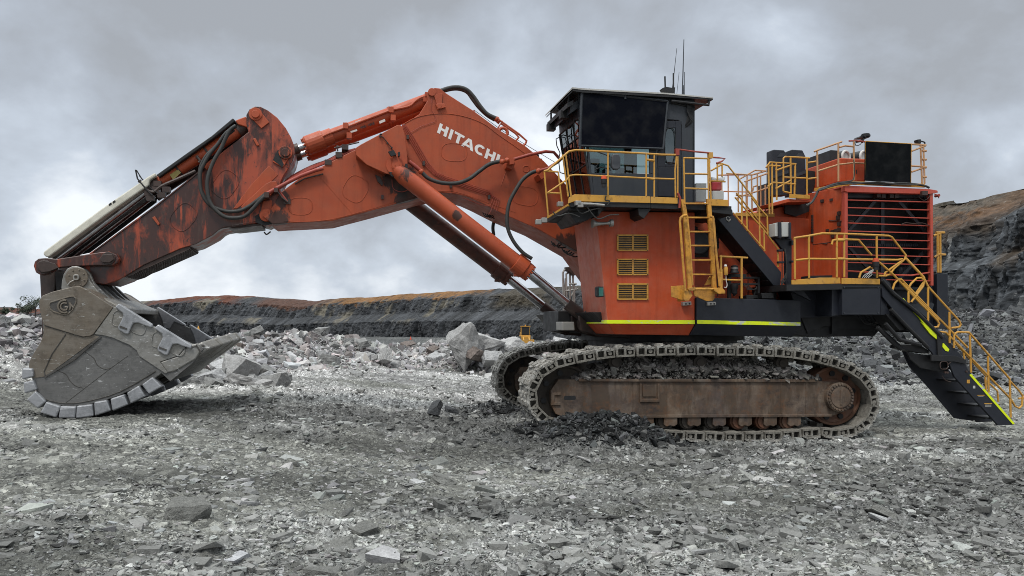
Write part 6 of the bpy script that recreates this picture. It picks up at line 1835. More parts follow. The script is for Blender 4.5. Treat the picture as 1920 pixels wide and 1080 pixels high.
for w in (-1.65, -.95, .95, 1.65):
    p = Vector((pt(0, (1097, 600), -1.3).x, 0, pt(0, (1097, 600), -1.3).z)); prism(bm, [(p.x - .3, p.z + .1), (p.x - .25, p.z - .28), (p.x + .3, p.z - .45), (p.x + 1.2, p.z - .5), (p.x + 1.2, p.z + .35), (p.x, p.z + .3)], w - .05, w + .05)
part('hinge_plate', bm, OILY, bevel=.02)
# rails of the far-side access platform, seen between boom and body
bm = B()
for a in ([(875, 870), (872, 765), (880, 750), (900, 750)], [(890, 880), (888, 770), (905, 760)], [(905, 890), (905, 745)], [(920, 900), (918, 745)], [(880, 850), (940, 840)], [(900, 815), (935, 815)], [(912, 870), (935, 830)], [(875, 950), (885, 790)], [(925, 980), (925, 820)]):
    T(bm, 4, a, 3.2, .035)
part('handrail', bm, SILVER, smooth=True)
bm = B(); trace(bm, 4, [(885, 738), (935, 733), (935, 775), (920, 778), (900, 760), (888, 755)], 3.1, 3.3); part('work_lamp', bm, OILY, bevel=.02)
bm = B(); trace(bm, 4, [(848, 935), (880, 950), (960, 985), (960, 1040), (870, 1040)], 2.0, 3.2); rect(bm, 4, 850, 940, 935, 1035, -.8, .8); part('front_frame', bm, BLACK, bevel=.02)

# ------------------------------------------------------------ arm (stick)
AW = 0.66
arm_out = [(215, 1010), (195, 975), (200, 935), (250, 905), (330, 842), (500, 716), (690, 578), (850, 455), (985, 345), (1060, 285), (1125, 235), (1180, 192), (1170, 150), (1170, 100), (1188, 68), (1215, 55), (1245, 56), (1285, 76),
           (1335, 115), (1380, 170), (1408, 220), (1424, 262), (1430, 300), (1420, 340), (1398, 380), (1368, 425), (1352, 460), (1344, 520), (1342, 580), (1336, 625), (1316, 660), (1280, 682), (1240, 672), (1150, 688),
           (1040, 706), (1020, 716), (990, 742), (900, 790), (820, 812), (620, 902), (500, 975), (420, 1004), (360, 995), (330, 1020), (290, 1045), (240, 1035)]
bm = B(); trace(bm, 2, arm_out, -AW, AW)
ARM = part('arm', bm, ARM_OIL, bevel=.015); lab(ARM, 'oil streaked orange arm between boom and bucket')
bm = B()
for c_, rx, ry, a in (((1058, 470), 60, 74, 35), ((835, 645), 58, 74, 40)): ring_loop(bm, 2, c_, rx, ry, a, -AW, .013)
T(bm, 2, [(330, 848), (690, 586), (985, 352)], -AW - .01, .02, 6); T(bm, 2, [(1040, 700), (1150, 680), (1230, 665)], -AW, .01, 5)
link('weld_seam', bm, ARM_OIL, ARM)
bm = B()
trace(bm, 2, [(1100, 600), (1190, 480), (1290, 370), (1340, 420), (1300, 460), (1180, 560), (1120, 600)], -AW - .012, -AW + .01)
trace(bm, 2, [(1140, 590), (1270, 470), (1300, 455), (1330, 455), (1338, 480), (1290, 540), (1230, 565), (1150, 600)], -AW - .12, -AW + .01)
trace(bm, 2, [(1205, 228), (1218, 222), (1240, 262), (1226, 266)], -AW - .06, -AW); trace(bm, 2, [(668, 648), (682, 640), (708, 680), (700, 690)], -AW - .07, -AW)
trace(bm, 2, [(940, 375), (985, 335), (990, 348), (958, 392)], -AW - .1, -AW)
link('arm_gusset', bm, BOOM_P, ARM, bevel=.01)
bm = B()
for c_, r0, r1, hw in (((1218, 95), 34, 20, .08), ((1378, 300), 35, 22, .1), ((1275, 634), 34, 16, .1)):
    disc(bm, 2, c_, r0, -AW - hw, -AW); disc(bm, 2, c_, r1, -AW - hw - .05, -AW)
trace(bm, 2, [(1190, 110), (1245, 80), (1292, 140), (1250, 172)], -AW - .05, -AW); trace(bm, 2, [(1350, 330), (1400, 325), (1365, 380), (1310, 350), (1330, 320)], -AW - .05, -AW); trace(bm, 2, [(1258, 560), (1305, 555), (1308, 630), (1245, 630)], -AW - .06, -AW)
link('pin_boss', bm, CYL_P, ARM, bevel=.008)
bm = B()
trace(bm, 2, [(1312, 340), (1335, 290), (1360, 280), (1350, 320), (1370, 365), (1362, 380)], -AW - .055, -AW); trace(bm, 2, [(1215, 640), (1240, 625), (1250, 660), (1290, 672), (1335, 650), (1320, 680), (1270, 690), (1225, 675)], -AW - .03, -AW)
link('grease_patch', bm, BLACK, ARM)
# wear ribs under the arm
bm = B()
for i in range(9):
    w = -AW + .04 + i * (2 * AW - .1) / 8
    q = [pt(2, p, -AW) for p in ((850, 796), (868, 800), (862, 812), (640, 910), (600, 925), (560, 948), (520, 960), (500, 962), (520, 940), (620, 890))]
    prism(bm, [(v.x, v.z - .02) for v in q], w, w + .045)
link('wear_rib', bm, OILY, ARM)
bm = B(); trace(bm, 2, [(1030, 700), (1110, 706), (1250, 690), (1250, 680), (1040, 690)], -AW + .1, AW - .1); link('belly_plate', bm, OILY, ARM)

# bucket cylinders with their guards along the top of the arm
for s in (-1, 1):
    w = s * .32
    D = lambda x, y: Vector((pt(2, (x, y), -.32).x, w, pt(2, (x, y), -.32).z))
    a, b, e_ = D(1170, 160), D(668, 488), D(150, 880)
    bm = B(); tube(bm, [a, b], .155, 24); o = part('bucket_cylinder', bm, CYL_P if s < 0 else OILY, smooth=True)
    dv = (b - a).normalized()
    c = B(); tube(c, [b - dv * .22, b + dv * .12], .2, 20); tube(c, [a - dv * .1, a + dv * .25], .2, 20); link('gland_collar', c, OILY, o, smooth=True)
    c = B(); tube(c, [b, e_], .082, 20); link('piston_rod', c, CHROME, o, smooth=True)
    if s < 0:
        c = B()
        for t_ in (.42, .72):
            m_ = a.lerp(b, t_); tube(c, [m_ - dv * .02, m_ + dv * .03], .175, 20)
        T(c, 2, [(905, 320), (925, 345), (918, 355)], -.5, .04); T(c, 2, [(600, 450), (640, 500), (680, 510), (720, 480), (800, 445), (900, 400)], -.55, .045, 8, sm=3)
        for x, y in ((650, 520), (690, 500), (720, 530), (700, 470), (745, 500), (660, 545)): 
            p = pt(2, (x, y), -.5); box(c, (p.x - .09, p.y - .08, p.z - .06), (p.x + .09, p.y + .08, p.z + .07))
        link('cylinder_piping', c, OILY, o)
        c = B(); trace(c, 2, [(762, 420), (805, 390), (822, 408), (780, 446)], -.49, -.46); link('placard', c, paint('faded_placard', (0.28, 0.22, 0.06), stain_amt=.4), o)
def strip(k, top, bot, w0, w1, th=.03):
    bm = B(); trace(bm, k, top + bot[::-1], w0, w0 + th); return bm
bm = B()
trace(bm, 2, [(1098, 117), (1113, 132), (1000, 222), (705, 434), (690, 420), (870, 292), (985, 212)], -.60, .60)
part('cylinder_guard', bm, BLACK, bevel=.02)
bm = B()
trace(bm, 2, [(88, 830), (120, 806), (400, 598), (590, 468), (645, 430), (683, 408), (688, 428), (655, 448), (648, 478), (600, 510), (420, 635), (118, 858), (98, 856), (88, 842)], -.62, .62)
GUARD = part('rod_guard', bm, CREAM, bevel=.03); lab(GUARD, 'cream painted rod guard with chipped edge')
bm = B(); trace(bm, 2, [(436, 576), (450, 566), (454, 576), (440, 586)], -.626, -.61); trace(bm, 2, [(456, 564), (470, 554), (474, 564), (460, 573)], -.626, -.61); link('marking', bm, BLACK, GUARD)
bm = B(); trace(bm, 2, [(125, 858), (420, 640), (640, 482), (655, 500), (640, 530), (400, 700), (180, 862)], -.20, .62); part('guard_rail', bm, BLACK)
bm = B(); trace(bm, 2, [(112, 862), (640, 478), (700, 505), (690, 566), (335, 834), (180, 868)], .45, .50); part('guard_panel', bm, BLACK)
bm = B(); T(bm, 2, [(585, 395), (600, 420), (618, 448)], -.6, .014); T(bm, 2, [(580, 393), (590, 440), (640, 500), (670, 530)], -.62, .018); T(bm, 2, [(600, 425), (660, 490), (700, 520)], -.58, .012); part('bent_rod', bm, BLACK)
bm = B(); trace(bm, 2, [(1110, 130), (1165, 108), (1195, 150), (1180, 168), (1125, 150)], -.6, .6); part('cylinder_head_block', bm, CYL_P, bevel=.02)
# big hoses looping over the arm
for a, w, r in (([(1115, 158), (1085, 180), (1060, 225), (1035, 280), (1000, 340), (975, 400), (962, 460), (965, 520), (975, 560), (1000, 600), (1050, 640), (1100, 650), (1160, 640), (1205, 600), (1240, 560), (1280, 525)], -.95, .048),
                ([(1105, 165), (1060, 200), (1020, 255), (975, 310), (945, 360), (925, 410), (925, 470), (935, 520), (965, 570), (1010, 598), (1070, 615), (1130, 612), (1180, 590), (1230, 555), (1278, 518)], -.85, .046),
                ([(1105, 180), (1050, 225), (1000, 275), (955, 320), (925, 380), (920, 440), (930, 500), (960, 555)], -.78, .04)):
    hose(2, a, w, r, par=ARM, sm=6)
c = B(); T(c, 2, [(1280, 520), (1330, 492), (1400, 455), (1460, 425), (1540, 395), (1580, 385)], -.95, .05, 10); link('hard_pipe', c, PIPE_P, ARM, smooth=True)
c = B(); T(c, 2, [(1430, 470), (1480, 440), (1580, 415)], -.85, .02); T(c, 2, [(1330, 500), (1360, 540), (1390, 565)], -.95, .02); rect(c, 2, 1318, 490, 1338, 512, -1.05, -.8); rect(c, 2, 1265, 512, 1290, 540, -1.05, -.8)
for i in range(2): T(c, 2, [(1265, 725), (1278, 738), (1300, 722)], -.2 * i, .02, 5, sm=3)
link('hose_fitting', c, OILY, ARM)
# hoses along the boom top to the arm
c = B()
for i in range(4): T(c, 3, [(75 + i * 6, 640 - i * 8), (140, 588 - i * 5), (250, 530 - i * 5), (345, 492 - i * 4), (420, 455 - i * 5), (500, 418)], -.75 + i * .16, .028, 6, sm=3)
T(c, 3, [(60, 640), (90, 680), (115, 715)], -.9, .03); rect(c, 3, 40, 632, 62, 660, -1.0, -.8)
link('hose_bundle', c, PIPE_P, BOOM, smooth=True)
c = B()
for x, y in ((345, 495), (405, 452), (115, 715), (440, 410)): 
    p = pt(3, (x, y), -.75); box(c, (p.x - .08, p.y - .1, p.z - .07), (p.x + .09, p.y + .6, p.z + .06))
T(c, 3, [(400, 430), (395, 400), (440, 412)], -.8, .02); T(c, 3, [(380, 412), (520, 380)], -.8, .02)
link('hose_clamp', c, OILY, BOOM)

# arm cylinders from the boom head to the arm hump
for s in (-1, 1):
    w = s * .40
    D = lambda x, y: Vector((pt(3, (x, y), -.40).x, w, pt(3, (x, y), -.40).z))
    a, b, e_ = D(915, 142), D(300, 372), D(110, 440)
    dv = (b - a).normalized()
    bm = B(); tube(bm, [a, b], .188, 32); o = part('arm_cylinder', bm, CYL_P, smooth=True)
    lab(o, 'near arm cylinder with stencilled number and stickers' if s < 0 else 'far arm cylinder beside the near one')
    c = B(); tube(c, [b - dv * .1, b + dv * .35, b + dv * .4], [.25, .25, .22], 20); tube(c, [b - dv * .35, b - dv * .1], .22, 24)
    for t_ in (.36, .745): m_ = a.lerp(b, t_); tube(c, [m_ - dv * .03, m_ + dv * .03], .21, 24)
    for i in range(12):
        an = i * math.pi / 6; up = Vector((0, 1, 0)); sd = dv.cross(up).normalized(); p = b + dv * .38 + (up * math.cos(an) + sd * math.sin(an)) * .19; tube(c, [p, p + dv * .07], .03, 6)
    tube(c, [a - dv * .22, a + dv * .05], .16, 20); cyl(c, (a.x + .12, w - .2, a.z - .0), (a.x + .12, w + .2, a.z), .24, 28)
    link('gland_collar', c, CYL_P, o, bevel=.008)
    c = B(); tube(c, [b, e_], .095, 24); link('piston_rod', c, CHROME, o, smooth=True)
    c = B(); cyl(c, (e_.x, w - .2, e_.z), (e_.x, w + .2, e_.z), .24, 28); tube(c, [e_, e_ - dv * .35], .14, 16); link('rod_eye', c, OILY, o, smooth=True)
    if s < 0:
        c = B(); T(c, 3, [(912, 122), (870, 128), (835, 150), (800, 178), (700, 200), (640, 222), (560, 252), (455, 292), (380, 320), (330, 340), (280, 368)], -.62, .03, 8, sm=3)
        link('hard_pipe', c, CYL_P, o, smooth=True)
        c = B()
        for x, y in ((700, 200), (445, 290), (712, 245), (465, 345), (905, 118), (895, 140)): p = pt(3, (x, y), -.6); box(c, (p.x - .07, p.y - .06, p.z - .07), (p.x + .06, p.y + .1, p.z + .08))
        link('pipe_clamp', c, CYL_P, o)
        def decal(pts, m_, nm):
            c = B(); trace(c, 3, pts, -.592, -.585); link(nm, c, m_, o)
        for pts in ([(455, 282), (490, 268), (496, 284), (460, 300)], [(496, 264), (528, 252), (536, 268), (502, 282)], [(632, 262), (665, 248), (668, 262), (636, 276)], [(470, 318), (508, 306), (510, 316), (474, 328)]): decal(pts, STICKER, 'sticker')
        # stencilled number 439-1223
        seg = {'4': 'bcfg', '3': 'abcdg', '9': 'abcdfg', '-': 'g', '1': 'bc', '2': 'abdeg'}
        O = Vector((531, 306)); ud = Vector((.945, -.325)); vd = Vector((-.325, -.945)) * 1.0; ud *= 1
        c = B()
        def st(x0, y0, x1, y1):
            q = [O + ud * x + vd * y for x, y in ((x0, y0), (x1, y0), (x1, y1), (x0, y1))]
            v = [pt(3, (p.x, p.y), -.595) for p in q]; prism(c, [(t.x, t.z) for t in v], -.600, -.585)
        for i, ch in enumerate('439-1223'):
            x = i * 10.6; W_, H_, k = 7.0, 13, 2.7
            for g_ in seg[ch]:
                st(*{'a': (x, H_ - k, x + W_, H_), 'b': (x + W_ - k, H_ / 2, x + W_, H_), 'c': (x + W_ - k, 0, x + W_, H_ / 2), 'd': (x, 0, x + W_, k), 'e': (x, 0, x + k, H_ / 2), 'f': (x, H_ / 2, x + k, H_), 'g': (x, H_ / 2 - k / 2, x + W_, H_ / 2 + k / 2)}[g_])
        link('stencilled_number', c, BLACK_INK, o)

# ------------------------------------------------------------ bucket links
for s in (-1, 1):
    w0, w1 = (-.92, -.72) if s < 0 else (.72, .92)
    q = [pt(2, p, -.92) for p in ((36, 905), (42, 882), (62, 866), (100, 862), (160, 868), (390, 832), (440, 828), (480, 845), (492, 868), (480, 892), (450, 905), (380, 902), (250, 906), (160, 915), (110, 948), (75, 955), (48, 940))]
    bm = B(); prism(bm, [(v.x, v.z) for v in q], w0, w1); o = part('bucket_link', bm, ARM_OIL if s < 0 else OILY, bevel=.02)
    if s < 0:
        c = B()
        for x, y, r in ((93, 908, 36), (433, 864, 34)): disc(c, 2, (x, y), r, -.96, -.9)
        trace(c, 2, [(60, 885), (90, 875), (150, 892), (168, 915), (120, 935), (80, 940), (58, 915)], -1.0, -.94); trace(c, 2, [(385, 870), (405, 845), (455, 842), (465, 870), (440, 888), (400, 885)], -1.0, -.94)
        link('link_pin', c, OILY, o, bevel=.01)
bm = B(); trace(bm, 2, [(68, 950), (150, 915), (155, 1000), (140, 1080), (150, 1180), (80, 1280), (75, 1080)], -.5, .5); part('dog_bone_link', bm, OILY, bevel=.03)
bm = B(); trace(bm, 2, [(150, 940), (215, 930), (200, 1010), (160, 1040)], -.55, .55); part('link_web', bm, BLACK)

# ------------------------------------------------------------ bucket
BK = 1.93
rim = [(245, 322), (300, 300), (420, 270), (460, 268), (500, 285), (560, 325), (660, 388), (680, 385), (880, 495), (1110, 600), (1135, 602), (1160, 640), (985, 760), (935, 772), (880, 812),
       (800, 852), (700, 895), (620, 925), (520, 952), (430, 962), (340, 958), (265, 935), (208, 872), (188, 822), (178, 760), (165, 735), (168, 705), (190, 660), (235, 590), (250, 540), (245, 470), (228, 400), (226, 350)]
BR = None
bm = B()
trace(bm, 1, rim, -BK, -BK + .1)
q = [pt(1, p, -BK) for p in rim]; rimw = [(v.x, v.z) for v in q]
BUCKET = part('bucket', bm, ST_GREY, bevel=.02); lab(BUCKET, 'huge worn steel bucket with rounded bottom and spade lip')
BUCKET_S = BUCKET
bm = B(); prism(bm, rimw, BK - .1, BK); link('far_side_plate', bm, ST_GREY, BUCKET, bevel=.02)
# shell: from the top round the back and the floor to the lip
def shell(idx_pts, th, w0, w1, nm, mat):
    q = [pt(1, p, -BK) for p in idx_pts]; P = [Vector((v.x, v.z)) for v in q]
    cen = sum(P, Vector((0, 0))) / len(P)
    inn = []
    for i, p in enumerate(P):
        a = P[max(i - 1, 0)]; b = P[min(i + 1, len(P) - 1)]; d = (b - a).normalized(); n_ = Vector((-d.y, d.x))
        if n_.dot(cen - p) < 0: n_ = -n_
        inn.append(p + n_ * th)
    bm = B(); 
    for i in range(len(P) - 1):
        hexa(bm, [(P[i].x, w0, P[i].y), (P[i + 1].x, w0, P[i + 1].y), (inn[i + 1].x, w0, inn[i + 1].y), (inn[i].x, w0, inn[i].y), (P[i].x, w1, P[i].y), (P[i + 1].x, w1, P[i + 1].y), (inn[i + 1].x, w1, inn[i + 1].y), (inn[i].x, w1, inn[i].y)])
    bmesh.ops.remove_doubles(bm, verts=bm.verts, dist=1e-4)
    return link(nm, bm, mat, BUCKET)
back = [(650, 392), (560, 330), (500, 292), (460, 274), (420, 276), (300, 306), (250, 328), (232, 350), (234, 400), (251, 470), (256, 540), (241, 590), (196, 660), (174, 705), (184, 765)]
shell(back, .09, -BK + .1, BK - .1, 'bucket_back', ST_BROWN)
floor_ = [(184, 765), (196, 822), (214, 870), (268, 930), (340, 952), (430, 956), (520, 946), (620, 919), (700, 890), (800, 846), (880, 806), (990, 752), (1130, 645)]
shell(floor_, .09, -BK + .1, BK - .1, 'bucket_floor', ST_DARK)
bm = B(); trace(bm, 1, [(245, 322), (300, 300), (420, 270), (460, 268), (500, 285), (560, 325), (655, 388), (540, 545), (520, 556), (480, 560), (440, 550), (252, 492), (246, 470), (228, 400), (226, 350)], -BK - .05, -BK)
link('cheek_plate', bm, ST_BROWN, BUCKET, bevel=.012)
bm = B(); trace(bm, 1, [(252, 496), (480, 563), (545, 549), (575, 560), (262, 790), (190, 800), (180, 762), (167, 735), (170, 705), (192, 660), (236, 590), (252, 540)], -BK - .015, -BK)
link('side_plate', bm, ST_BROWN, BUCKET, bevel=.006)
bm = B(); trace(bm, 1, [(657, 388), (682, 388), (880, 498), (1080, 610), (1030, 670), (925, 705), (970, 768), (955, 772), (900, 735), (805, 672), (790, 640), (750, 608), (650, 565), (590, 550), (543, 546)], -BK - .035, -BK)
link('side_plate', bm, ST_MID, BUCKET, bevel=.01)
bm = B(); trace(bm, 1, [(255, 800), (262, 785), (420, 685), (570, 560), (585, 562), (430, 695)], -BK - .03, -BK); T(bm, 1, [(262, 790), (255, 760), (300, 660), (380, 545)], -BK - .02, .012, 5)
T(bm, 1, [(208, 850), (250, 915), (380, 945), (520, 930), (700, 875), (900, 760)], -BK - .004, .014, 5, sm=3)
T(bm, 1, [(480, 640), (540, 680), (560, 720), (600, 745), (640, 742)], -BK, .010, 5, sm=3); T(bm, 1, [(330, 755), (380, 775), (405, 815), (440, 845), (480, 855)], -BK, .010, 5, sm=3)
T(bm, 1, [(380, 942), (640, 742), (740, 670)], -BK, .007, 5)
link('weld_seam', bm, ST_DARK, BUCKET)
# side emblem in its recess
bm = B(); trace(bm, 1, [(284, 378), (290, 362), (400, 328), (425, 326), (441, 340), (440, 360), (418, 405), (392, 428), (370, 432), (310, 415), (292, 400)], -BK - .053, -BK - .045); e0 = link('emblem_recess', bm, ST_DARK, BUCKET)
bm = B(); T(bm, 1, [(284, 378), (290, 362), (400, 328), (425, 326), (441, 340), (440, 360), (418, 405), (392, 428), (370, 432), (310, 415), (292, 400), (284, 378)], -BK - .055, .018, 6)
link('emblem_rim', bm, ST_BROWN, BUCKET)
bm = B()
def arc(cx_, cy_, r, a0, a1, w, rr):
    T(bm, 1, [(cx_ + r * math.cos(math.radians(a)), cy_ + r * math.sin(math.radians(a))) for a in np.linspace(a0, a1, 18)], w, rr, 6)
arc(372, 385, 36, -300, -70, -BK - .07, .024); arc(372, 385, 36, -40, 30, -BK - .07, .024); arc(372, 385, 21, -320, -50, -BK - .07, .022); T(bm, 1, [(376, 388), (392, 388), (388, 400)], -BK - .07, .02); T(bm, 1, [(404, 368), (425, 392)], -BK - .07, .02)
link('emblem', bm, ST_BROWN, BUCKET, smooth=True)
# wear shrouds along both side edges, each with a lock tab
def shroud(dx, dy, w0, w1, tab=True):
    bm = B()
    pts = [(663, 388), (686, 366), (880, 487), (878, 508), (828, 492), (800, 480), (770, 482), (752, 520), (742, 545), (722, 543), (684, 520), (680, 505), (712, 442), (708, 422)]
    q = [pt(1, (p[0] + dx, p[1] + dy), -BK - .11) for p in pts]
    prism(bm, [(v.x, v.z) for v in q], w0, w1)
    o = link('wear_shroud', bm, ST_PALE, BUCKET, bevel=.025)
    if tab:
        c = B(); trace(c, 1, [(692 + dx, 494 + dy), (735 + dx, 510 + dy), (732 + dx, 520 + dy), (690 + dx, 505 + dy)], -BK - .125, -BK - .10); link('shroud_slot', c, ST_DARK, BUCKET)
        c = B(); ring_loop(c, 1, (680 + dx, 455 + dy), 30, 44, 10, -BK - .04, .012); ring_loop(c, 1, (800 + dx, 512 + dy), 42, 32, 20, -BK - .04, .012); link('shroud_base', c, ST_MID, BUCKET)
shroud(0, 0, -BK - .11, -BK + .02); shroud(228, 122, -BK - .11, -BK + .02)
for dx, dy in ((0, 0), (228, 122)):
    bm = B(); q = [pt(1, (p[0] + dx, p[1] + dy), -BK - .11) for p in [(680, 380), (686, 366), (880, 487), (878, 500), (800, 470), (770, 520), (730, 515), (710, 440)]]
    prism(bm, [(v.x, v.z) for v in q], BK - .13, BK + .05); link('wear_shroud', bm, ST_PALE, BUCKET, bevel=.02)
# heel shrouds on the rim
segs = [[(822, 838), (880, 795), (932, 848), (862, 890)], [(735, 885), (800, 845), (838, 905), (757, 944)], [(640, 920), (715, 895), (738, 952), (652, 987)], [(545, 940), (615, 928), (637, 987), (550, 1016)], [(445, 962), (530, 953), (537, 1018), (441, 1031)],
        [(350, 963), (436, 965), (430, 1029), (340, 1028)], [(268, 938), (346, 964), (321, 1026), (235, 998)], [(205, 876), (262, 934), (217, 973), (155, 925)], [(135, 825), (190, 813), (210, 865), (141, 886)], [(128, 743), (186, 745), (190, 790), (126, 806)]]
for sgn in (-1, 1):
    for sg in segs:
        bm = B()
        q = [pt(1, p, -BK - .09) for p in sg]; cx_ = sum(v.x for v in q) / 4; cz_ = sum(v.z for v in q) / 4
        w0, w1 = (-BK - .09, -BK + .28) if sgn < 0 else (BK - .28, BK + .09)
        prism(bm, [(cx_ + (v.x - cx_) * 1.07, cz_ + (v.z - cz_) * 1.07) for v in q], w0, w1); link('heel_shroud', bm, ST_PALE, BUCKET, bevel=.03)
bm = B(); q = [pt(1, p, -BK) for p in ((208, 872), (262, 930), (340, 955), (430, 958), (520, 950), (620, 922), (700, 892), (800, 850), (880, 808), (900, 830), (640, 960), (430, 990), (260, 965), (190, 880))]
prism(bm, [(v.x, v.z) for v in q], -BK + .3, -BK + .6); prism(bm, [(v.x, v.z) for v in q], -.3, .3); prism(bm, [(v.x, v.z) for v in q], BK - .6, BK - .3); link('heel_runner', bm, ST_DARK, BUCKET, bevel=.02)
# spade lip with its shrouds: the middle reaches further out than the corners
tipN = pt(1, (1150, 612), -BK); rootN = pt(1, (955, 790), -BK)
ld = Vector((tipN.x - rootN.x, 0, tipN.z - rootN.z)).normalized()
ln = Vector((-ld.z, 0, ld.x))
le = Vector((.93, 0, .37))
def lip():
    n = 12; bm = B(); rows = []
    for i in range(n + 1):
        t = -1 + 2 * i / n; w = t * BK * 1.0
        ext = .60 * (1 - abs(t) ** 1.6)
        a = Vector((rootN.x, w, rootN.z)); b = Vector((tipN.x, w, tipN.z)) + le * ext
        m_ = a.lerp(b, .62)
        rows.append([a - ln * .16, m_ - ln * .20, b - ln * .13, b + ln * .04, m_ + ln * .10, a + ln * .12])
    V = [[bm.verts.new(p) for p in r] for r in rows]
    for i in range(n):
        for j in range(6): bm.faces.new((V[i][j], V[i][(j + 1) % 6], V[i + 1][(j + 1) % 6], V[i + 1][j]))
    bm.faces.new(V[0]); bm.faces.new(V[-1][::-1])
    link('bucket_lip', bm, ST_GREY, BUCKET, bevel=.01)
    for i in range(7):
        t = -1 + 2 * (i + .5) / 7; hw = BK / 7 * .86
        bm = B(); r = []
        for w in (t * BK - hw, t * BK + hw):
            e2 = .60 * (1 - abs(w / BK) ** 1.6) + .10
            b = Vector((tipN.x, w, tipN.z)) + le * e2; a = b - le * .4 - ld * .35
            r.append([a - ln * .25, b - ln * .17, b + ln * .07, a + ln * .16])
        hexa(bm, r[0] + r[1]); link('lip_shroud', bm, ST_MID, BUCKET, bevel=.04)
lip()
bm = B()
trace(bm, 1, [(925, 706), (1030, 672), (1085, 608), (1140, 598), (1165, 640), (1130, 690), (1010, 760), (970, 770)], -BK - .03, -BK + .2)
link('lip_corner', bm, ST_MID, BUCKET, bevel=.03)
bm = B(); T(bm, 1, [(1072, 630), (1082, 622), (1138, 614), (1160, 655)], -BK - .04, .014, 5); T(bm, 1, [(1135, 605), (1168, 660)], -BK - .04, .016, 5); disc(bm, 1, (1172, 612), 7, -BK - .05, -BK + .1, n=12); link('weld_seam', bm, ST_DARK, BUCKET)
# hinge ears and cross plate
for w0 in (-1.05, -.80, .68, .93):
    pts = [(362, 285), (365, 240), (375, 200), (395, 168), (425, 153), (455, 153), (490, 168), (512, 195), (530, 240), (580, 305), (600, 350), (480, 330)]
    q = [pt(1, p, -.95) for p in pts]
    bm = B(); prism(bm, [(v.x, v.z) for v in q], w0, w0 + .12); o = link('hinge_ear', bm, ST_MID, BUCKET, bevel=.02)
bm = B(); disc(bm, 1, (442, 218), 60, -1.10, -1.0); disc(bm, 1, (440, 216), 20, -1.14, -1.0, n=20)
for i in range(8): a = i * math.pi / 4 + .3; disc(bm, 1, (442 + 46 * math.cos(a), 218 + 46 * math.sin(a)), 5, -1.12, -1.05, n=8)
link('hinge_pin', bm, ST_BROWN, BUCKET, bevel=.01)
bm = B(); ring_loop(bm, 1, (440, 216), 13, 13, 0, -1.15, .02); T(bm, 1, [(430, 232), (405, 245), (392, 262)], -1.14, .018, sm=2); link('pin_ring', bm, SILVER, BUCKET)
bm = B()
c1 = pt(1, (480, 300), -BK); c2 = pt(1, (700, 375), -BK); c3 = pt(1, (560, 345), -BK)
hexa(bm, [(c1.x, -1.2, c1.z + .02), (c1.x, 1.2, c1.z + .02), (c1.x, 1.2, c1.z - .2), (c1.x, -1.2, c1.z - .2), (c2.x, -BK + .1, c2.z - .06), (c2.x, BK - .1, c2.z - .06), (c2.x, BK - .1, c2.z - .2), (c2.x, -BK + .1, c2.z - .2)])
link('top_plate', bm, ST_MID, BUCKET, bevel=.03)
bm = B()
for w in (-.9, -.45, 0.0, .5, .95):
    q = [pt(1, p, -.95) for p in ((520, 250), (545, 250), (640, 340), (700, 385), (540, 350))]
    prism(bm, [(v.x, v.z) for v in q], w - .06, w + .06)
link('stiffener_rib', bm, ST_GREY, BUCKET, bevel=.015)

# ------------------------------------------------------------ rear access stairs, folding lower flight
S0, S1 = -3.98, -3.22
bm = B()
up_ = [(275, 186), (300, 188), (330, 215), (345, 275), (470, 360), (600, 478), (660, 540), (745, 640), (738, 655), (690, 652), (590, 648), (560, 600), (480, 520), (350, 370), (285, 290)]
trace(bm, 8, up_, S0, S0 + .06); trace(bm, 8, up_, S1 - .06, S1)
STAIR = part('access_stair', bm, NAVY, bevel=.01); lab(STAIR, 'black rear access stair with yellow rails and reflective tape')
bm = B(); lo_ = [(655, 655), (745, 645), (765, 700), (1028, 1003), (1022, 1010), (935, 1013), (780, 840), (690, 740)]
trace(bm, 8, lo_, S0 - .02, S0 + .045); q = [pt(8, p, S0) for p in lo_]; prism(bm, [(v.x, v.z) for v in q], S1 - .06, S1)
link('lower_flight', bm, NAVY, STAIR, bevel=.01)
bm = B(); q = [pt(8, p, S0) for p in ((560, 610), (640, 640), (700, 740), (920, 995), (905, 1005), (800, 990), (640, 800), (540, 690), (500, 600))]
prism(bm, [(v.x, v.z) for v in q], S1 - .1, S1 - .06); link('far_stringer', bm, NAVY, STAIR)
for i in range(11):
    t = i / 10; x = 330 + t * 600; y = 255 + t * 700
    c = B(); q = [pt(8, p, S0) for p in ((x - 55, y + 14), (x + 40, y + 14), (x + 40, y + 24), (x - 55, y + 24))]; prism(c, [(v.x, v.z) for v in q], S0 + .06, S1 - .06); link('tread', c, BLACK, STAIR)
bm = B()
for a in ([(280, 195), (345, 270), (470, 370), (620, 520)], [(255, 460), (340, 545), (390, 585)], [(300, 440), (380, 530), (500, 560)], [(330, 360), (420, 455), (540, 575)]):
    T(bm, 8, a, S0 - .03 if a[0][0] > 260 else S0 + .1, .055)
T(bm, 8, [(270, 470), (440, 620), (560, 720)], S1, .05)
trace(bm, 8, [(388, 560), (490, 560), (545, 590), (545, 610), (470, 600), (385, 580)], S0 + .1, S0 + .5); trace(bm, 8, [(420, 600), (540, 620), (660, 650), (650, 720), (500, 690), (440, 640)], S0 + .15, S0 + .2)
trace(bm, 8, [(590, 480), (620, 490), (622, 640), (598, 640)], S0 - .05, S0); trace(bm, 8, [(560, 615), (700, 622), (755, 645), (752, 668), (690, 655), (560, 650)], S0 - .06, S0)
trace(bm, 8, [(300, 385), (360, 395), (420, 470), (380, 480)], S0 + .05, S0 + .6)
link('fold_arm', bm, BLACK, STAIR, bevel=.008)
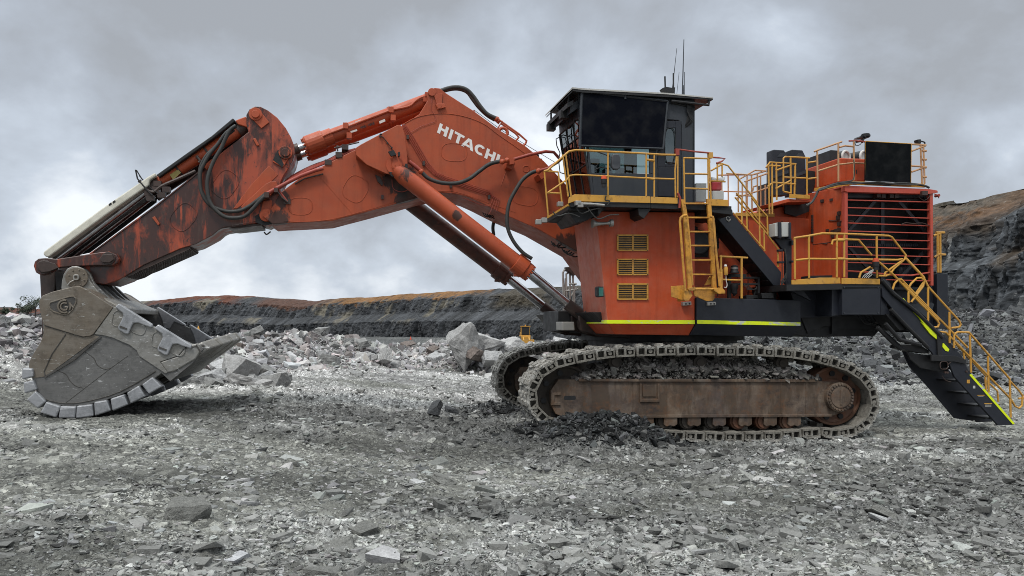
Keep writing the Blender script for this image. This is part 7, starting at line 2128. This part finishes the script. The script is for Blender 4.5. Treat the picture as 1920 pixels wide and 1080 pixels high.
bm = B()
ring_loop(bm, 8, (630, 675), 22, 22, 0, S0 - .05, .012)
for a in ((640, 715), (652, 716), (760, 710)): disc(bm, 8, a, 6, S0 - .05, S0, n=10)
T(bm, 8, [(650, 672), (670, 655)], S0 - .05, .008); T(bm, 8, [(620, 735), (640, 760), (670, 768)], S0, .008, sm=2)
link('pivot', bm, OILY, STAIR)
bm = B()
trace(bm, 8, [(390, 305), (402, 296), (500, 400), (610, 522), (600, 530), (520, 448), (490, 405), (440, 352)], S0 - .035, S0 + .01)
trace(bm, 8, [(500, 430), (560, 490), (595, 522), (592, 530), (555, 500)], S0 - .035, S0 + .01); trace(bm, 8, [(624, 550), (630, 552), (660, 585), (655, 597), (640, 594), (622, 572)], S0 - .015, S0)
trace(bm, 8, [(774, 730), (784, 723), (1028, 1002), (1018, 1008), (880, 850)], S0 - .03, S0 - .018)
link('reflective_stripe', bm, TAPE, STAIR)
bm = B(); rect(bm, 8, 760, 756, 776, 776, S0 - .03, S0 - .018); rect(bm, 8, 858, 888, 900, 893, S0 - .03, S0 - .018); rect(bm, 8, 818, 842, 858, 845, S0 - .03, S0 - .018); link('warning_sticker', bm, YELLOW, STAIR)
bm = B()
for i in range(3): rect(bm, 8, 862, 897 + i * 5, 896, 899 + i * 5, S0 - .028, S0 - .018)
rect(bm, 8, 794, 790, 806, 805, S0 - .028, S0 - .018); rect(bm, 8, 824, 848, 852, 850, S0 - .028, S0 - .018)
link('warning_sticker', bm, GREYBOX, STAIR)
bm = B()
for a in ([(415, 75), (505, 170), (522, 195), (540, 232), (715, 425), (724, 445), (716, 460), (670, 465)], [(540, 235), (540, 440)], [(660, 375), (662, 550)], [(265, 95), (345, 165), (500, 330), (590, 420), (603, 440), (596, 458), (570, 463)],
          [(430, 322), (430, 240), (445, 215), (478, 184), (500, 183), (520, 198), (512, 230), (445, 320)], [(340, 250), (352, 215), (372, 192), (390, 192), (560, 370), (762, 575)], [(400, 215), (480, 300), (600, 420)],
          [(686, 578), (686, 500), (705, 488), (770, 490), (850, 580), (1000, 752)], [(775, 505), (782, 715)], [(877, 622), (881, 828)], [(1000, 755), (1005, 968)], [(608, 487), (640, 490), (700, 550), (1003, 862)]):
    T(bm, 8, a, S0 - .02, .028)
link('handrail', bm, YELLOW, STAIR, smooth=True)
bm = B()
for a in ([(150, 180), (165, 150), (210, 122), (235, 135)], [(1003, 860), (1030, 905), (1052, 916), (1068, 902), (1072, 845), (1050, 815), (1005, 768)], [(862, 740), (866, 815)], [(865, 760), (900, 790), (930, 820), (936, 880)], [(740, 605), (744, 640)], [(695, 555), (740, 600), (870, 740)], [(1050, 862), (1080, 858)]):
    T(bm, 8, a, S1 if a[0][0] != 1003 else S0 - .02, .026)
link('handrail', bm, YELLOW, STAIR, smooth=True)
bm = B(); trace(bm, 8, [(440, 330), (560, 322), (575, 330), (545, 420), (460, 345)], -3.2, -2.9); part('guard_plate', bm, CABGREY)

# ------------------------------------------------------------ things in the distance
def loader():
    Y = 165.0; X = (985 - 960) / FPX * Y
    e0 = empty('wheel_loader', (X, Y, float(ground_h(np.array([X]), np.array([Y]))[0]) + 0.3), 0.1)
    tag(e0, 'small distant yellow wheel loader facing the camera beyond the pale rubble', 'wheel loader')
    bm = B(); box(bm, (-1.0, -1.0, 1.1), (1.0, 3.0, 1.9)); box(bm, (-.85, 1.4, 1.9), (.85, 3.2, 2.5)); box(bm, (-.95, -1.4, 1.0), (.95, -1.0, 1.6)); link('body', bm, YELLOW, e0, bevel=.08)
    bm = B()
    for x, y in ((-1.25, -.2), (1.25, -.2), (-1.25, 2.4), (1.25, 2.4)): cyl(bm, (x - .3, y, .8), (x + .3, y, .8), .8, 20)
    link('wheel', bm, RUBBER, e0, smooth=True)
    bm = B()
    for x, y in ((-.9, -.5), (.82, -.5), (-.9, 1.1), (.82, 1.1)): box(bm, (x, y, 2.0), (x + .08, y + .08, 3.7))
    box(bm, (-1.0, -.65, 3.7), (1.0, 1.3, 3.85)); box(bm, (-.12, -.2, 3.85), (.12, .1, 4.1)); link('cab_frame', bm, YELLOW, e0, bevel=.03)
    bm = B(); box(bm, (-.84, -.52, 1.95), (.84, 1.2, 3.68)); link('cab_window', bm, BLACK, e0, bevel=.1)
    bm = B(); tube(bm, [(-.6, -1.2, 1.5), (-.6, -2.2, .9), (-.6, -2.8, .4)], .16, 8); tube(bm, [(.6, -1.2, 1.5), (.6, -2.2, .9), (.6, -2.8, .4)], .16, 8)
    prism(bm, [(-1.5, .05), (1.5, .05), (1.5, 1.0), (-1.5, 1.0)], -3.4, -2.8); link('loader_bucket', bm, YELLOW, e0, bevel=.05)
loader()
def cone(pxx, pyy, Y, h, mat, label, cat='marker', nm='marker_cone'):
    X = (pxx - 960) / FPX * Y; z = CAMH - (pyy - HORY) / FPX * Y
    e0 = empty(nm, (X, Y, z)); tag(e0, label, cat)
    bm = B(); tube(bm, [(0, 0, 0), (0, 0, h)], [h * .3, h * .06], 14); link('cone', bm, mat, e0, smooth=True)
    bm = B(); box(bm, (-h * .38, -h * .38, -.05), (h * .38, h * .38, .03)); link('base', bm, mat, e0)
cone(770, 636, 90, .32, paint('red_marker', (.55, .06, .02)), 'tiny red marker cone on the floor beyond the middle heap')
cone(372, 622, 50, .38, YELLOW, 'tiny yellow marker cone seen beyond the bucket lip')

# tree on the far crest, left of the bucket
def leaf_mat():
    m, t, p = new_mat('dark_leaves'); g = G(t); c = g.coord()
    g.l(g.mix(g.noise(c, .8, 4), (.020, .030, .018), (.055, .070, .040)), p.inputs['Base Color']); p.inputs['Roughness'].default_value = .7
    return m
LEAF = leaf_mat()
def tree(pxx, Y, zb, h, wd, label, seed):
    rs = random.Random(seed); X = (pxx - 960) / FPX * Y
    e0 = empty('tree', (X, Y, zb)); tag(e0, label, 'tree', None)
    bm = B(); tube(bm, [(0, 0, -1), (.1 * h * .2, 0, h * .3), (0, 0, h * .6)], [h * .04, h * .03, h * .015], 8)
    for i in range(6):
        a = rs.uniform(0, 6.28); tube(bm, [(0, 0, h * (.2 + .06 * i)), (math.cos(a) * wd * .2, math.sin(a) * wd * .2, h * (.45 + .05 * i)), (math.cos(a) * wd * .36, math.sin(a) * wd * .36, h * (.6 + .05 * i))], [h * .018, h * .012, h * .005], 6)
    link('trunk', bm, OILY, e0, smooth=True)
    bm = B()
    cl = [(rs.uniform(-.42, .42) * wd, rs.uniform(-.42, .42) * wd, h * rs.uniform(.35, .92), rs.uniform(.10, .2) * wd) for _ in range(17)]
    for cx_, cy_, cz_, r in cl:
        for _ in range(110):
            v = Vector((rs.gauss(0, 1), rs.gauss(0, 1), rs.gauss(0, .7))); v = v.normalized() * r * rs.random() ** .4 * 1.15
            p = Vector((cx_, cy_, cz_)) + v; s = rs.uniform(.10, .26)
            a = Vector((rs.uniform(-1, 1), rs.uniform(-1, 1), rs.uniform(-1, 1))).normalized() * s; b = a.orthogonal().normalized() * s * .6
            bm.faces.new([bm.verts.new(p - a), bm.verts.new(p + b), bm.verts.new(p + a), bm.verts.new(p - b)])
    link('crown', bm, LEAF, e0)
zc_ = CAMH + (HORY - 586) / FPX * 275
tree(66, 268, zc_ - 1.5, 6.8, 8.5, 'dark spreading tree on the skyline just left of the bucket', 3)
tree(52, 270, zc_ - 1.5, 4.6, 6.0, 'smaller dark tree at the left foot of the skyline tree', 8)
tree(14, 276, zc_ - 1.0, 2.6, 4.0, 'low dark bush on the skyline at the far left', 12)
